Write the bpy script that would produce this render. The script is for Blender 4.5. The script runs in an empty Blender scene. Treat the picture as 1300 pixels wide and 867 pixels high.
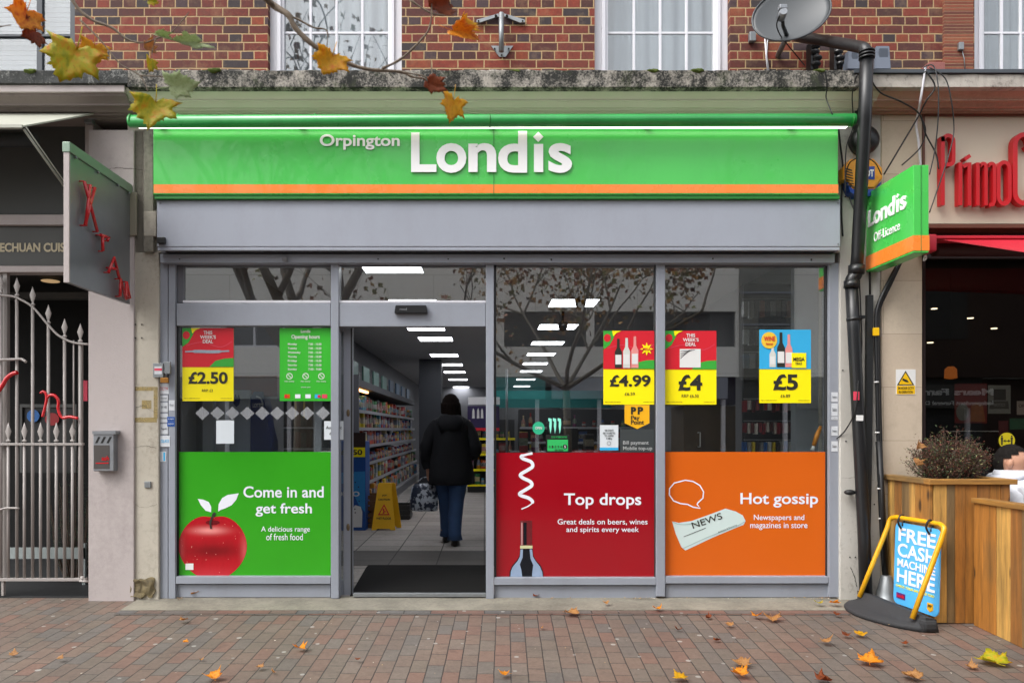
import bpy, bmesh, math, random
from mathutils import Vector, Matrix, noise
random.seed(7)
SC = bpy.context.scene
COL = SC.collection
PI = math.pi
R = math.radians

# ---------------------------------------------------------------- camera, world, sun, exposure
D = 6.13          # camera to shopfront
F = 978.0         # focal length in photo pixels
H = 1.348         # camera height above the shop threshold (the pavement falls towards the road)
VX, VY = 615.0, 545.0
cam_d = bpy.data.cameras.new('camera'); cam = bpy.data.objects.new('camera', cam_d); COL.objects.link(cam)
cam.location = (0, -D, H); cam.rotation_euler = (R(90), 0, 0)
cam_d.sensor_width = 36; cam_d.lens = 36*F/1300
cam_d.shift_x = (650-VX)/1300; cam_d.shift_y = (VY-433.5)/1300
cam_d.clip_start = .05; cam_d.clip_end = 500
cam_d.dof.use_dof = True; cam_d.dof.focus_distance = D; cam_d.dof.aperture_fstop = 4.5
SC.camera = cam
world = bpy.data.worlds.new("World"); SC.world = world; world.use_nodes = True
wn = world.node_tree; bg = wn.nodes['Background']
sky = wn.nodes.new('ShaderNodeTexSky'); sky.sky_type = 'NISHITA'; sky.sun_disc = False
sky.sun_elevation = R(52); sky.sun_rotation = R(235); sky.dust_density = 4; sky.air_density = 1
hs = wn.nodes.new('ShaderNodeHueSaturation'); hs.inputs['Saturation'].default_value = .22
wn.links.new(sky.outputs[0], hs.inputs['Color']); wn.links.new(hs.outputs[0], bg.inputs[0])
bg.inputs[1].default_value = .15
sun_d = bpy.data.lights.new('sun', 'SUN'); sun = bpy.data.objects.new('sun', sun_d); COL.objects.link(sun)
sun_d.energy = .5; sun_d.angle = R(35); sun_d.color = (1, .97, .93)
sun.rotation_euler = (R(38), 0, R(-55)); sun.location = (-9, -10, 12)
SC.view_settings.view_transform = 'Standard'; SC.view_settings.look = 'None'
SC.view_settings.exposure = 1.35; SC.view_settings.gamma = 1; SC.view_settings.use_curve_mapping = False

# ---------------------------------------------------------------- helpers
def W(px, py, y=0.0):
    d = D+y
    return Vector(((px-VX)*d/F, y, H-(py-VY)*d/F))
def X(px, y=0.0): return (px-VX)*(D+y)/F
def Z(py, y=0.0): return H-(py-VY)*(D+y)/F
SLOPE = .048
def G(px, py, up=0.0):
    d = (H+SLOPE*D-up)/((py-VY)/F+SLOPE)
    y = d-D
    return Vector(((px-VX)*d/F, y, SLOPE*y+up))
def C(h):
    h = h.lstrip('#'); v = [int(h[i:i+2], 16)/255 for i in (0, 2, 4)]
    return tuple(((c/12.92) if c <= .04045 else ((c+.055)/1.055)**2.4) for c in v)+(1,)

class NT:
    def __init__(s, name):
        s.mat = bpy.data.materials.new(name); s.mat.use_nodes = True
        s.t = s.mat.node_tree; s.b = s.t.nodes['Principled BSDF']; s.out = s.t.nodes['Material Output']
    def n(s, typ, ins=None, **kw):
        nd = s.t.nodes.new(typ)
        for k, v in kw.items(): setattr(nd, k, v)
        for k, v in (ins or {}).items(): s.set(nd.inputs[k], v)
        return nd
    def set(s, sock, v):
        if isinstance(v, bpy.types.NodeSocket): s.t.links.new(v, sock)
        elif isinstance(v, bpy.types.Node): s.t.links.new(v.outputs[0], sock)
        else: sock.default_value = v
    def m(s, op, a, b=0.0, c=None):
        nd = s.t.nodes.new('ShaderNodeMath'); nd.operation = op
        s.set(nd.inputs[0], a); s.set(nd.inputs[1], b)
        if c is not None: s.set(nd.inputs[2], c)
        return nd.outputs[0]
    def mix(s, f, a, b, blend='MIX'):
        nd = s.t.nodes.new('ShaderNodeMix'); nd.data_type = 'RGBA'; nd.blend_type = blend
        s.set(nd.inputs[0], f); s.set(nd.inputs[6], a); s.set(nd.inputs[7], b)
        return nd.outputs[2]
    def noise(s, scale, detail=4, rough=.55, vec=None, stretch=None):
        if vec is None: vec = s.n('ShaderNodeTexCoord').outputs['Object']
        if stretch:
            mp = s.n('ShaderNodeMapping', {'Vector': vec, 'Scale': stretch}); vec = mp.outputs[0]
        nd = s.n('ShaderNodeTexNoise', {'Vector': vec, 'Scale': scale, 'Detail': detail, 'Roughness': rough})
        return nd.outputs[0]
    def ramp(s, f, stops, interp='LINEAR'):
        nd = s.t.nodes.new('ShaderNodeValToRGB'); cr = nd.color_ramp; cr.interpolation = interp
        while len(cr.elements) < len(stops): cr.elements.new(.5)
        for e, (p, c) in zip(cr.elements, stops):
            e.position = p; e.color = c if isinstance(c, tuple) else (c, c, c, 1)
        s.set(nd.inputs[0], f); return nd.outputs[0]
    def bump(s, h, strength=.3, dist=.01):
        nd = s.n('ShaderNodeBump', {'Height': h, 'Strength': strength, 'Distance': dist})
        s.t.links.new(nd.outputs[0], s.b.inputs['Normal'])
def sc(c, k): return tuple(min(1, v*k) for v in c[:3])+(1,)
MC = {}
def M(name, col, rough=.5, metal=0, var=.08, scale=6, bump=0.0, spec=.5, dirt=0.0, dirtcol='#3a362f', stretch=None, coat=0, dst=(1, 1, .35)):
    if name in MC: return MC[name]
    if isinstance(col, str): col = C(col)
    t = NT(name)
    f = t.noise(scale, 5, .6, stretch=stretch)
    c = t.mix(f, sc(col, 1-var), sc(col, 1+var))
    if dirt:
        g = t.noise(2.3, 8, .7, stretch=dst); g2 = t.noise(38, 4, .7)
        k = t.ramp(t.m('ADD', t.m('MULTIPLY', g, .75), t.m('MULTIPLY', g2, .25)), [(.46, 0.0), (.68, 1.0)])
        c = t.mix(t.m('MULTIPLY', k, dirt), c, C(dirtcol))
    t.set(t.b.inputs['Base Color'], c)
    rr = t.m('ADD', t.m('MULTIPLY', f, .16), rough-.08)
    t.set(t.b.inputs['Roughness'], rr)
    t.b.inputs['Metallic'].default_value = metal
    t.b.inputs['Specular IOR Level'].default_value = spec
    t.b.inputs['Coat Weight'].default_value = coat
    if bump: t.bump(t.noise(scale*6, 6, .65), bump, .01)
    MC[name] = t.mat
    return t.mat
def emit(name, col, s):
    t = NT(name); t.b.inputs['Base Color'].default_value = C(col)
    t.b.inputs['Emission Color'].default_value = C(col); t.b.inputs['Emission Strength'].default_value = s
    MC[name] = t.mat; return t.mat
def glass_mat(name, r0=.09, tint=(.95, .97, .96, 1)):
    t = NT(name); ge = t.n('ShaderNodeNewGeometry')
    dt = t.n('ShaderNodeVectorMath', {0: ge.outputs['Normal'], 1: ge.outputs['Incoming']}, operation='DOT_PRODUCT').outputs['Value']
    c = t.m('SUBTRACT', 1.0, t.m('ABSOLUTE', dt)); fr = t.m('ADD', r0, t.m('MULTIPLY', t.m('POWER', c, 5.0), 1-r0))
    tr = t.n('ShaderNodeBsdfTransparent', {'Color': tint})
    gl = t.n('ShaderNodeBsdfGlossy', {'Roughness': 0.0})
    mx = t.n('ShaderNodeMixShader', {0: fr, 1: tr.outputs[0], 2: gl.outputs[0]})
    t.t.links.new(mx.outputs[0], t.out.inputs[0]); MC[name] = t.mat
    return t.mat

BASE = {}     # world position of each parent
def _tag(o, label, cat, group=None, kind=None):
    if label: o['label'] = label
    if cat: o['category'] = cat
    if group: o['group'] = group
    if kind: o['kind'] = kind
    return o
def thing(name, label, cat, loc=(0, 0, 0), group=None, kind=None):
    o = bpy.data.objects.new(name, None); COL.objects.link(o); o.location = loc; o.empty_display_size = .1
    BASE[o.name] = Vector(loc)
    return _tag(o, label, cat, group, kind)
def link(name, me, mat, parent=None, label=None, cat=None, group=None, kind=None, smooth=False, loc=None):
    o = bpy.data.objects.new(name, me); COL.objects.link(o)
    for mm in (mat if isinstance(mat, (list, tuple)) else [mat]): me.materials.append(mm)
    if parent is not None:
        b = BASE[parent.name]; me.transform(Matrix.Translation(-b)); o.parent = parent; BASE[o.name] = b
        if loc is not None: raise ValueError
    else:
        if loc is None and len(me.vertices):
            xs = [v.co for v in me.vertices]
            loc = Vector(((min(v.x for v in xs)+max(v.x for v in xs))/2, (min(v.y for v in xs)+max(v.y for v in xs))/2, min(v.z for v in xs)))
        me.transform(Matrix.Translation(-Vector(loc))); o.location = loc; BASE[o.name] = Vector(loc)
    if smooth:
        for p in me.polygons: p.use_smooth = True
    return _tag(o, label, cat, group, kind)
def finish(bm, name, mat, parent=None, smooth=False, **kw):
    # recenter child: child local frame = parent's base
    me = bpy.data.meshes.new(name); bmesh.ops.recalc_face_normals(bm, faces=bm.faces[:]); bm.to_mesh(me); bm.free()
    if parent is not None:
        b = BASE[parent.name]; o = bpy.data.objects.new(name, me); COL.objects.link(o)
        me.transform(Matrix.Translation(-b)); o.parent = parent; BASE[o.name] = b
        for mm in (mat if isinstance(mat, (list, tuple)) else [mat]): me.materials.append(mm)
        if smooth:
            for p in me.polygons: p.use_smooth = True
        return _tag(o, kw.get('label'), None, None, kw.get('kind'))
    return link(name, me, mat, None, smooth=smooth, **kw)

def box(bm, x0, x1, y0, y1, z0, z1, bev=0.0, mtx=None, mi=0):
    x0, x1 = min(x0, x1), max(x0, x1); y0, y1 = min(y0, y1), max(y0, y1); z0, z1 = min(z0, z1), max(z0, z1)
    t = bmesh.new(); bmesh.ops.create_cube(t, size=1)
    bmesh.ops.scale(t, vec=(x1-x0, y1-y0, z1-z0), verts=t.verts)
    bmesh.ops.translate(t, vec=((x0+x1)/2, (y0+y1)/2, (z0+z1)/2), verts=t.verts)
    if bev: bmesh.ops.bevel(t, geom=t.edges[:], offset=bev, segments=2, affect='EDGES', profile=.5)
    if mtx is not None: bmesh.ops.transform(t, matrix=mtx, verts=t.verts)
    merge(bm, t, mi)
def merge(bm, t, mi=0):
    vm = [bm.verts.new(v.co) for v in t.verts]; t.verts.index_update()
    for f in t.faces:
        nf = bm.faces.new([vm[v.index] for v in f.verts]); nf.material_index = mi; nf.smooth = f.smooth
    t.free()
def pbox(bm, px0, py0, px1, py1, y0, y1, bev=0.0, at=None):
    """box from photo rectangle measured on its front face (y0)"""
    a = y0 if at is None else at
    box(bm, X(px0, a), X(px1, a), y0, y1, Z(py1, a), Z(py0, a), bev)
def Box(name, px0, py0, px1, py1, y0, y1, mat, parent=None, bev=0.0, **kw):
    bm = bmesh.new(); pbox(bm, px0, py0, px1, py1, y0, y1, bev); return finish(bm, name, mat, parent, **kw)
def tube(bm, pts, rad, seg=10, caps=True, mi=0):
    pts = [Vector(p) for p in pts]; n = len(pts)
    rad = rad if isinstance(rad, (list, tuple)) else [rad]*n
    rings = []; up = None
    for i, p in enumerate(pts):
        t = (pts[min(i+1, n-1)]-pts[max(i-1, 0)]).normalized()
        if up is None: up = t.orthogonal().normalized()
        up = (up-t*up.dot(t)); up = up.normalized() if up.length > 1e-6 else t.orthogonal().normalized()
        s = t.cross(up)
        rings.append([bm.verts.new(p+(up*math.cos(a)+s*math.sin(a))*rad[i]) for a in [2*PI*k/seg for k in range(seg)]])
    for a, b in zip(rings, rings[1:]):
        for k in range(seg):
            f = bm.faces.new((a[k], a[(k+1) % seg], b[(k+1) % seg], b[k])); f.smooth = True; f.material_index = mi
    if caps:
        for r in (rings[0], rings[-1]):
            f = bm.faces.new(r); f.material_index = mi
def smoothpts(pts, n=6):
    pts = [Vector(p) for p in pts]; out = []
    for i in range(len(pts)-1):
        p0, p1, p2, p3 = pts[max(i-1, 0)], pts[i], pts[i+1], pts[min(i+2, len(pts)-1)]
        for k in range(n):
            t = k/n
            out.append(.5*((2*p1)+(-p0+p2)*t+(2*p0-5*p1+4*p2-p3)*t*t+(-p0+3*p1-3*p2+p3)*t**3))
    out.append(pts[-1]); return out
def loft(bm, rings, seg=20, cap=True, mi=0, mtx=None):
    """rings: (cx, cy, z, rx, ry)"""
    R_ = []
    for cx, cy, z, rx, ry in rings:
        r = []
        for k in range(seg):
            a = 2*PI*k/seg; v = Vector((cx+rx*math.cos(a), cy+ry*math.sin(a), z))
            if mtx is not None: v = mtx @ v
            r.append(bm.verts.new(v))
        R_.append(r)
    for a, b in zip(R_, R_[1:]):
        for k in range(seg):
            f = bm.faces.new((a[k], a[(k+1) % seg], b[(k+1) % seg], b[k])); f.smooth = True; f.material_index = mi
    if cap:
        for r in (R_[0], R_[-1]): bm.faces.new(r).material_index = mi
def lathe(bm, prof, c=(0, 0, 0), seg=20, mtx=None, mi=0):
    loft(bm, [(c[0], c[1], c[2]+z, max(r, 1e-4), max(r, 1e-4)) for r, z in prof], seg, True, mi, mtx)
def prism_x(bm, prof, x0, x1, mi=0):
    """extrude a (y,z) profile along x"""
    a = [bm.verts.new((x0, y, z)) for y, z in prof]; b = [bm.verts.new((x1, y, z)) for y, z in prof]
    n = len(prof)
    for k in range(n): bm.faces.new((a[k], a[(k+1) % n], b[(k+1) % n], b[k])).material_index = mi
    bm.faces.new(a).material_index = mi; bm.faces.new(b[::-1]).material_index = mi
def slab(bm, pts, th, mi=0):
    """flat polygon (world points) with real thickness along +normal-ish y"""
    a = [bm.verts.new(p) for p in pts]; b = [bm.verts.new(Vector(p)+Vector(th)) for p in pts]
    n = len(pts)
    for k in range(n): bm.faces.new((a[k], a[(k+1) % n], b[(k+1) % n], b[k])).material_index = mi
    bm.faces.new(a).material_index = mi; bm.faces.new(b[::-1]).material_index = mi
def flat(name, pts, y, mat, parent=None, th=.0008, **kw):
    bm = bmesh.new(); slab(bm, [W(a, b, y) for a, b in pts], (0, th, 0)); return finish(bm, name, mat, parent, **kw)
def rect(x0, y0, x1, y1): return [(x0, y0), (x1, y0), (x1, y1), (x0, y1)]
def ell(cx, cy, rx, ry, n=32, a0=0, a1=2*PI): return [(cx+rx*math.cos(a0+(a1-a0)*k/n), cy+ry*math.sin(a0+(a1-a0)*k/n)) for k in range(n)]
def ribbon(name, pts, w, y, mat, parent=None, n=6, closed=False, th=.0008):
    """a flat band of width w (photo pixels) along a smooth path"""
    P = [Vector((a, b, 0)) for a, b in pts]
    if n > 1: P = smoothpts(P, n)
    L = []; Rr = []
    for i, p in enumerate(P):
        if closed: t = P[(i+1) % len(P)]-P[i-1]
        else: t = P[min(i+1, len(P)-1)]-P[max(i-1, 0)]
        t.normalize(); ww = w[min(len(w)-1, int(i*len(w)/len(P)))] if isinstance(w, list) else w
        s = Vector((-t.y, t.x, 0))*ww/2; L.append(p+s); Rr.append(p-s)
    bm = bmesh.new()
    f1 = [bm.verts.new(W(v.x, v.y, y)) for v in L]; f2 = [bm.verts.new(W(v.x, v.y, y)) for v in Rr]
    m_ = len(P)
    for i in range(m_ if closed else m_-1):
        j = (i+1) % m_; bm.faces.new((f1[i], f1[j], f2[j], f2[i]))
    geo = bmesh.ops.extrude_face_region(bm, geom=bm.faces[:])
    bmesh.ops.translate(bm, vec=(0, th, 0), verts=[v for v in geo['geom'] if isinstance(v, bmesh.types.BMVert)])
    return finish(bm, name, mat, parent)

_tc = {}
def text_mesh(s, bold=0.0, extrude=0.0, bevel=0.0, shear=0.0):
    cu = bpy.data.curves.new('lettering', 'FONT'); cu.body = s; cu.offset = bold; cu.extrude = extrude
    cu.bevel_depth = bevel; cu.shear = shear; cu.resolution_u = 5
    o = bpy.data.objects.new('lettering', cu); COL.objects.link(o)
    bpy.context.view_layer.update()
    me = bpy.data.meshes.new_from_object(o.evaluated_get(bpy.context.evaluated_depsgraph_get()))
    bpy.data.objects.remove(o); bpy.data.curves.remove(cu)
    return me
def text(name, s, box_, y, mat, parent=None, bold=0.012, depth=.0008, frame=None, bevel=0.0, shear=0.0):
    """fit the glyph bounds of s to a photo rectangle (px0,py0,px1,py1) at depth y, or to (u0,v0,u1,v1) of a frame matrix"""
    me = text_mesh(s, bold, .5, bevel, shear)
    xs = [v.co.x for v in me.vertices]; ys = [v.co.y for v in me.vertices]; zs = [v.co.z for v in me.vertices]
    ax, bx, ay, by, az, bz = min(xs), max(xs), min(ys), max(ys), min(zs), max(zs)
    x0, y0, x1, y1 = box_
    if frame is None:
        p = W(x0, y1, y); q = W(x1, y0, y); u0, v0, u1, v1 = p.x, p.z, q.x, q.z
        fr = Matrix(((1, 0, 0, 0), (0, 0, 1, y), (0, 1, 0, 0), (0, 0, 0, 1)))
    else: u0, v0, u1, v1 = box_; fr = frame
    for v in me.vertices:
        u = u0+(v.co.x-ax)/(bx-ax)*(u1-u0); w = v0+(v.co.y-ay)/(by-ay)*(v1-v0); k = -(v.co.z-az)/(bz-az)*depth
        v.co = fr @ Vector((u, w, k))
    bm = bmesh.new(); bm.from_mesh(me); bpy.data.meshes.remove(me)
    return finish(bm, name, mat, parent)
def dup(root, loc, label=None, rotz=None, scale=None, group=None, rot=None):
    r = root.copy(); COL.objects.link(r); r.location = loc
    if rotz is not None: r.rotation_euler = (0, 0, rotz)
    if rot is not None: r.rotation_euler = rot
    if scale is not None: r.scale = scale if hasattr(scale, '__len__') else (scale,)*3
    if label: r['label'] = label
    if group: r['group'] = group
    BASE[r.name] = Vector(loc)
    for ch in list(root.children):
        c = ch.copy(); COL.objects.link(c); c.parent = r
        for g in ch.children:
            d = g.copy(); COL.objects.link(d); d.parent = c
    return r

# ---------------------------------------------------------------- materials
def bond_mat(name, cols, mortar, cw, chh, mort, axes='XZ', english=False, rot=0.0, bumpk=.6, columns=False, dirt=.25, wet=False, jit=.0, stag=.5, rough_=.45):
    t = NT(name)
    pos = t.n('ShaderNodeNewGeometry').outputs['Position']
    if rot: pos = t.n('ShaderNodeMapping', {'Vector': pos, 'Rotation': (0, 0, rot)}).outputs[0]
    wob = t.n('ShaderNodeTexNoise', {'Vector': pos, 'Scale': 9, 'Detail': 2})
    sp = t.n('ShaderNodeSeparateXYZ', {0: pos})
    u = sp.outputs[0]; v = sp.outputs[2] if axes == 'XZ' else sp.outputs[1]
    if columns: u, v = v, u
    wv = t.m('MULTIPLY', t.m('SUBTRACT', wob.outputs[0], .5), .006)
    v = t.m('ADD', v, wv); u = t.m('ADD', u, t.m('MULTIPLY', t.m('SUBTRACT', t.noise(14, 2, vec=pos), .5), .006))
    vr = t.m('DIVIDE', v, chh); row = t.m('FLOOR', vr); fv = t.m('MULTIPLY', t.m('FRACT', vr), chh)
    par = t.m('MODULO', t.m('ADD', row, 1000), 2)
    rn = t.n('ShaderNodeTexWhiteNoise', {'W': row}, noise_dimensions='1D').outputs[0]
    if english:
        bw = t.m('SUBTRACT', cw, t.m('MULTIPLY', par, cw/2)); off = t.m('ADD', t.m('MULTIPLY', par, cw/4), t.m('MULTIPLY', rn, .05))
    else:
        bw = cw; off = t.m('ADD', t.m('MULTIPLY', par, cw*stag), t.m('MULTIPLY', rn, jit))
    ur = t.m('DIVIDE', t.m('ADD', u, off), bw); col = t.m('FLOOR', ur); fu = t.m('MULTIPLY', t.m('FRACT', ur), bw)
    cv = t.n('ShaderNodeCombineXYZ', {0: col, 1: row, 2: 0.0})
    rnd = t.n('ShaderNodeTexWhiteNoise', {'Vector': cv.outputs[0]}, noise_dimensions='2D')
    # distance to joint
    eu = t.m('MINIMUM', fu, t.m('SUBTRACT', bw, fu)); ev = t.m('MINIMUM', fv, t.m('SUBTRACT', chh, fv))
    e = t.m('MINIMUM', eu, ev)
    e = t.m('ADD', e, t.m('MULTIPLY', t.m('SUBTRACT', t.noise(60, 4, .7, vec=pos), .5), mort*.7))
    mask = t.n('ShaderNodeMapRange', {0: e, 1: mort*.35, 2: mort*.65, 3: 0.0, 4: 1.0}).outputs[0]
    n_ = len(cols); bc = t.ramp(rnd.outputs[0], [(i/n_, C(c)) for i, c in enumerate(cols)], 'CONSTANT')
    fine = t.noise(55, 6, .75, vec=pos); big = t.noise(1.1, 5, .6, vec=pos); mid = t.noise(7, 5, .7, vec=pos)
    bc = t.mix(rough_, bc, t.mix(t.ramp(t.m('ADD', t.m('MULTIPLY', fine, .6), t.m('MULTIPLY', t.noise(24, 6, .8, vec=pos), .4)), [(.36, .0), (.62, 1.0)]), (.36, .29, .28, 1), (1.0, 1.0, 1.0, 1)), 'MULTIPLY')
    bc = t.mix(t.ramp(mid, [(.52, 0.0), (.75, .5)]), bc, t.mix(.5, bc, C(mortar)))
    mc = t.mix(t.noise(30, 4, .7, vec=pos), sc(C(mortar), .75), sc(C(mortar), 1.15))
    c = t.mix(mask, mc, bc)
    c = t.mix(t.m('MULTIPLY', t.ramp(big, [(.4, 0.0), (.65, 1.0)]), dirt), c, (.05, .045, .04, 1))
    if wet:
        vo = t.n('ShaderNodeTexVoronoi', {'Vector': pos, 'Scale': 9}, feature='F1')
        gs = t.n('ShaderNodeTexWhiteNoise', {'Vector': vo.outputs['Position']}, noise_dimensions='3D').outputs[0]
        gum = t.m('MULTIPLY', t.m('LESS_THAN', vo.outputs['Distance'], t.m('MULTIPLY', gs, .16)), t.m('GREATER_THAN', gs, .62))
        c = t.mix(t.m('MULTIPLY', gum, .75), c, t.mix(gs, (.06, .06, .055, 1), (.34, .33, .3, 1)))
    t.set(t.b.inputs['Base Color'], c)
    t.set(t.b.inputs['Roughness'], t.m('ADD', .55, t.m('MULTIPLY', mid, .4)) if wet else t.m('ADD', .7, t.m('MULTIPLY', fine, .25)))
    hgt = t.m('ADD', t.m('MULTIPLY', mask, .6), t.m('ADD', t.m('MULTIPLY', fine, .3), t.m('MULTIPLY', rnd.outputs[0], .25)))
    t.bump(hgt, bumpk, .008)
    MC[name] = t.mat; return t.mat
bond_mat('brick', ['#863524', '#6e2a1f', '#8a3724', '#4e2b26', '#652a20', '#8f4226', '#3a3033', '#7a3627', '#582924', '#4a363a'], '#b0946b', .225, .0742, .0098, english=True, rough_=.75, dirt=.2)
bond_mat('paving', ['#71655b', '#756357', '#6b635b', '#745f53', '#6f6055', '#6e645a', '#765d51', '#67615b', '#6d6257', '#726155'], '#2a2724', .2, .1, .0058, axes='XY', rot=R(1.55), columns=True, bumpk=.5, wet=True, jit=.05, dirt=.35)
bond_mat('paving_edge', ['#67605a', '#75564b', '#605d5a', '#775a4e', '#6b5a50'], '#26231f', .2, .105, .007, axes='XY', bumpk=.5, wet=True, dirt=.3)
bond_mat('floor_tiles', ['#a29e98', '#9c9993', '#a7a39d', '#999590'], '#3c3a38', .45, .45, .012, axes='XY', rot=R(0), columns=False, bumpk=.1, dirt=.15, stag=0)
bond_mat('floor_tiles_shaded', ['#5c5a57', '#575552'], '#2a2928', .45, .45, .012, axes='XY', bumpk=.1, dirt=.15, stag=0)
MC['floor_tiles'].node_tree.nodes['Principled BSDF'].inputs['Specular IOR Level'].default_value = .4
bond_mat('tile_creasing', ['#7c3f2c', '#8b4a33', '#6a372b', '#95553a'], '#8a6a4e', .6, .028, .006, dirt=.2)
bond_mat('travertine', ['#c4b5a0', '#c0b09a', '#c9bba6', '#c3b39e'], '#8d7b68', .9, .42, .003, dirt=.04, bumpk=.1, rough_=.12)
bond_mat('render_block', ['#ebe9e3', '#e8e6e0', '#edebe5'], '#bdbab2', 3.2, 3.1, .02, dirt=.02, bumpk=.1, rough_=.1)

def stained(name, base, stain, lo, hi, base2=None, sc_=(5, 26), spots=True, stretch=(1, 1, .5), mossk=0.0, rough=.85):
    t = NT(name)
    a = t.noise(sc_[0], 8, .72, stretch=stretch); b = t.noise(sc_[1], 7, .75)
    k = t.m('ADD', t.m('MULTIPLY', a, .6), t.m('MULTIPLY', b, .4))
    c0 = t.mix(t.noise(3, 4), C(base), C(base2 or base))
    c = t.mix(t.ramp(k, [(lo, 0.0), (hi, 1.0)]), c0, C(stain))
    if mossk:
        mo = t.ramp(t.noise(7, 6, .7), [(.55, 0.0), (.63, 1.0)])
        c = t.mix(t.m('MULTIPLY', mo, mossk), c, C('#3b4620'))
    t.set(t.b.inputs['Base Color'], c); t.b.inputs['Roughness'].default_value = rough
    t.bump(t.m('ADD', k, t.m('MULTIPLY', t.noise(90, 4, .7), .4)), .5, .012)
    MC[name] = t.mat; return t.mat
stained('ledge_stone', '#b5afa6', '#1b1c18', .40, .53, '#858074', mossk=.3, stretch=(1, 1, .8), sc_=(8, 60))
stained('ledge_aggregate', '#3a3c3b', '#8d8e8a', .52, .6, '#232524', sc_=(4, 80))
stained('ledge_pale', '#b9b3aa', '#3a3a36', .52, .66, '#9c958b')
stained('slab_concrete', '#8b8678', '#57534a', .42, .7, '#7c776b', sc_=(3, 40), stretch=(1, 1, 1))
stained('pier_cream', '#c0baac', '#756d60', .5, .78, '#a59e90', sc_=(2.5, 30), stretch=(1, 1, .4))
stained('pier_mauve', '#b3aaa7', '#8f8683', .52, .8, '#aaa19f', sc_=(1.5, 20), stretch=(1, 1, .4), rough=.75)
stained('pier_dirty', '#8f8b80', '#423d34', .46, .64, '#7c776b', sc_=(3, 25), stretch=(1, 1, .3))
stained('pier_white', '#c6c3bc', '#6f685d', .56, .74, '#aba79e', sc_=(3, 30), stretch=(1, 1, .4))
stained('rubble', '#8b7a4e', '#4b4230', .4, .6, '#6b6350', sc_=(6, 30), stretch=(1, 1, 1))
stained('cornice_cream', '#cac7ba', '#8c8a78', .58, .85, '#bdbaa8', sc_=(2, 30), stretch=(.3, 1, 2))
stained('cornice_mauve', '#857b76', '#5b5450', .5, .75, '#7d736f', sc_=(2, 30), stretch=(.3, 1, 2))
stained('cornice_peach', '#b99a88', '#7e6456', .5, .8, '#ad8d7a', sc_=(2, 30), stretch=(.3, 1, 2))
M('frame_grey', '#8f949e', .42, 0, .05, 4, spec=.5, dirt=.18, dirtcol='#6a665f')
M('frame_grey_dark', '#62636a', .5, dirt=.3)
M('shutter_grey', '#989dA8', .4, 0, .05, 2, dirt=.2, dirtcol='#7b7980', dst=(1.6, 1, .5))
M('sign_green', '#48c051', .28, 0, .06, 1.2, coat=.3, dirt=.12, dirtcol='#23702d', dst=(1.6, 1, .5))
M('sign_green_dark', '#1f7a2c', .45)
M('sign_orange', '#ef8531', .28, coat=.3)
M('sign_white', '#f2f2f2', .35, var=.02)
M('white', '#dcdcda', .5, var=.03)
M('upvc', '#d5d5db', .3, var=.02)
M('black', '#0f0f10', .5)
M('dark_grey', '#2a2b2c', .5)
M('black_plastic', '#17181a', .38, var=.2)
M('steel', '#8d9094', .38, .6, var=.15, scale=12)
M('galv', '#8b8f91', .45, .6, var=.25, scale=14)
M('rubber', '#2a2b2d', .8, bump=.3, var=.3, scale=9)
M('yellow_paint', '#e0a511', .32, var=.05, coat=.2, dirt=.12)
M('lead', '#43494f', .6, var=.2)
M('gate_paint', '#9c9692', .45, var=.08)
M('red_vinyl', '#960d1b', .12, var=.05, scale=2, spec=.7)
M('orange_vinyl', '#cf5f16', .2, var=.07, scale=1.6)
M('green_vinyl', '#339c1c', .2, var=.16, scale=1.4)
M('vinyl_white', '#e3e6ee', .4, var=.02)
M('poster_red', '#cf1f2e', .35, var=.06); M('poster_yellow', '#fbea08', .35, var=.03)
M('poster_green', '#3aa53a', .35, var=.06); M('poster_blue', '#35a9dc', .35, var=.05)
M('poster_pink', '#d8455c', .35); M('ink', '#25251c', .5)
M('paper', '#cfd6da', .6, var=.03)
glass_mat('window_glass', .215)
glass_mat('upper_glass', .14)
glass_mat('dark_glass', .06, (.6, .6, .58, 1))
# ---------------------------------------------------------------- ground
def sheet(name, x0, x1, y0, y1, zf, mat, nx=1, ny=1, **kw):
    bm = bmesh.new(); V = []
    for i in range(nx+1):
        V.append([bm.verts.new((x0+(x1-x0)*i/nx, y0+(y1-y0)*j/ny, zf(x0+(x1-x0)*i/nx, y0+(y1-y0)*j/ny))) for j in range(ny+1)])
    for i in range(nx):
        for j in range(ny): bm.faces.new((V[i][j], V[i+1][j], V[i+1][j+1], V[i][j+1]))
    return finish(bm, name, mat, **kw)
KERB = -9.2
M('asphalt', '#3b3b3c', .85, bump=.3, var=.2, scale=14)
M('earth', '#4a463c', .9)
sheet('ground', -150, 150, -150, 150, lambda x, y: -.75, MC['earth'], kind='structure')
sheet('pavement', -30, 30, KERB, .1, lambda x, y: SLOPE*y, MC['paving'], kind='structure', ny=12)
sheet('paving_edge', -2.74, 2.86, -.445, -.335, lambda x, y: SLOPE*y+.004, MC['paving_edge'], kind='structure')
bm = bmesh.new()
prism_x(bm, [(.06, .010), (-.3, -.004), (-.332, -.008), (-.335, -.03), (.06, -.03)], -2.74, 2.88)
bmesh.ops.subdivide_edges(bm, edges=[e for e in bm.edges if abs(e.verts[0].co.x-e.verts[1].co.x) > 1], cuts=60)
for v in bm.verts: v.co.z += .004*noise.noise(v.co*2.2); v.co.y += (.008*noise.noise(v.co*4) if v.co.y < -.3 else 0)
finish(bm, 'threshold_slab', MC['slab_concrete'], kind='structure')
bm = bmesh.new(); box(bm, -30, 30, KERB-.15, KERB, -.75, SLOPE*KERB+.004, .01); finish(bm, 'kerb', MC['slab_concrete'], kind='structure')
sheet('road', -30, 30, -15.5, KERB-.15, lambda x, y: -.56, MC['asphalt'], kind='structure')
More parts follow.
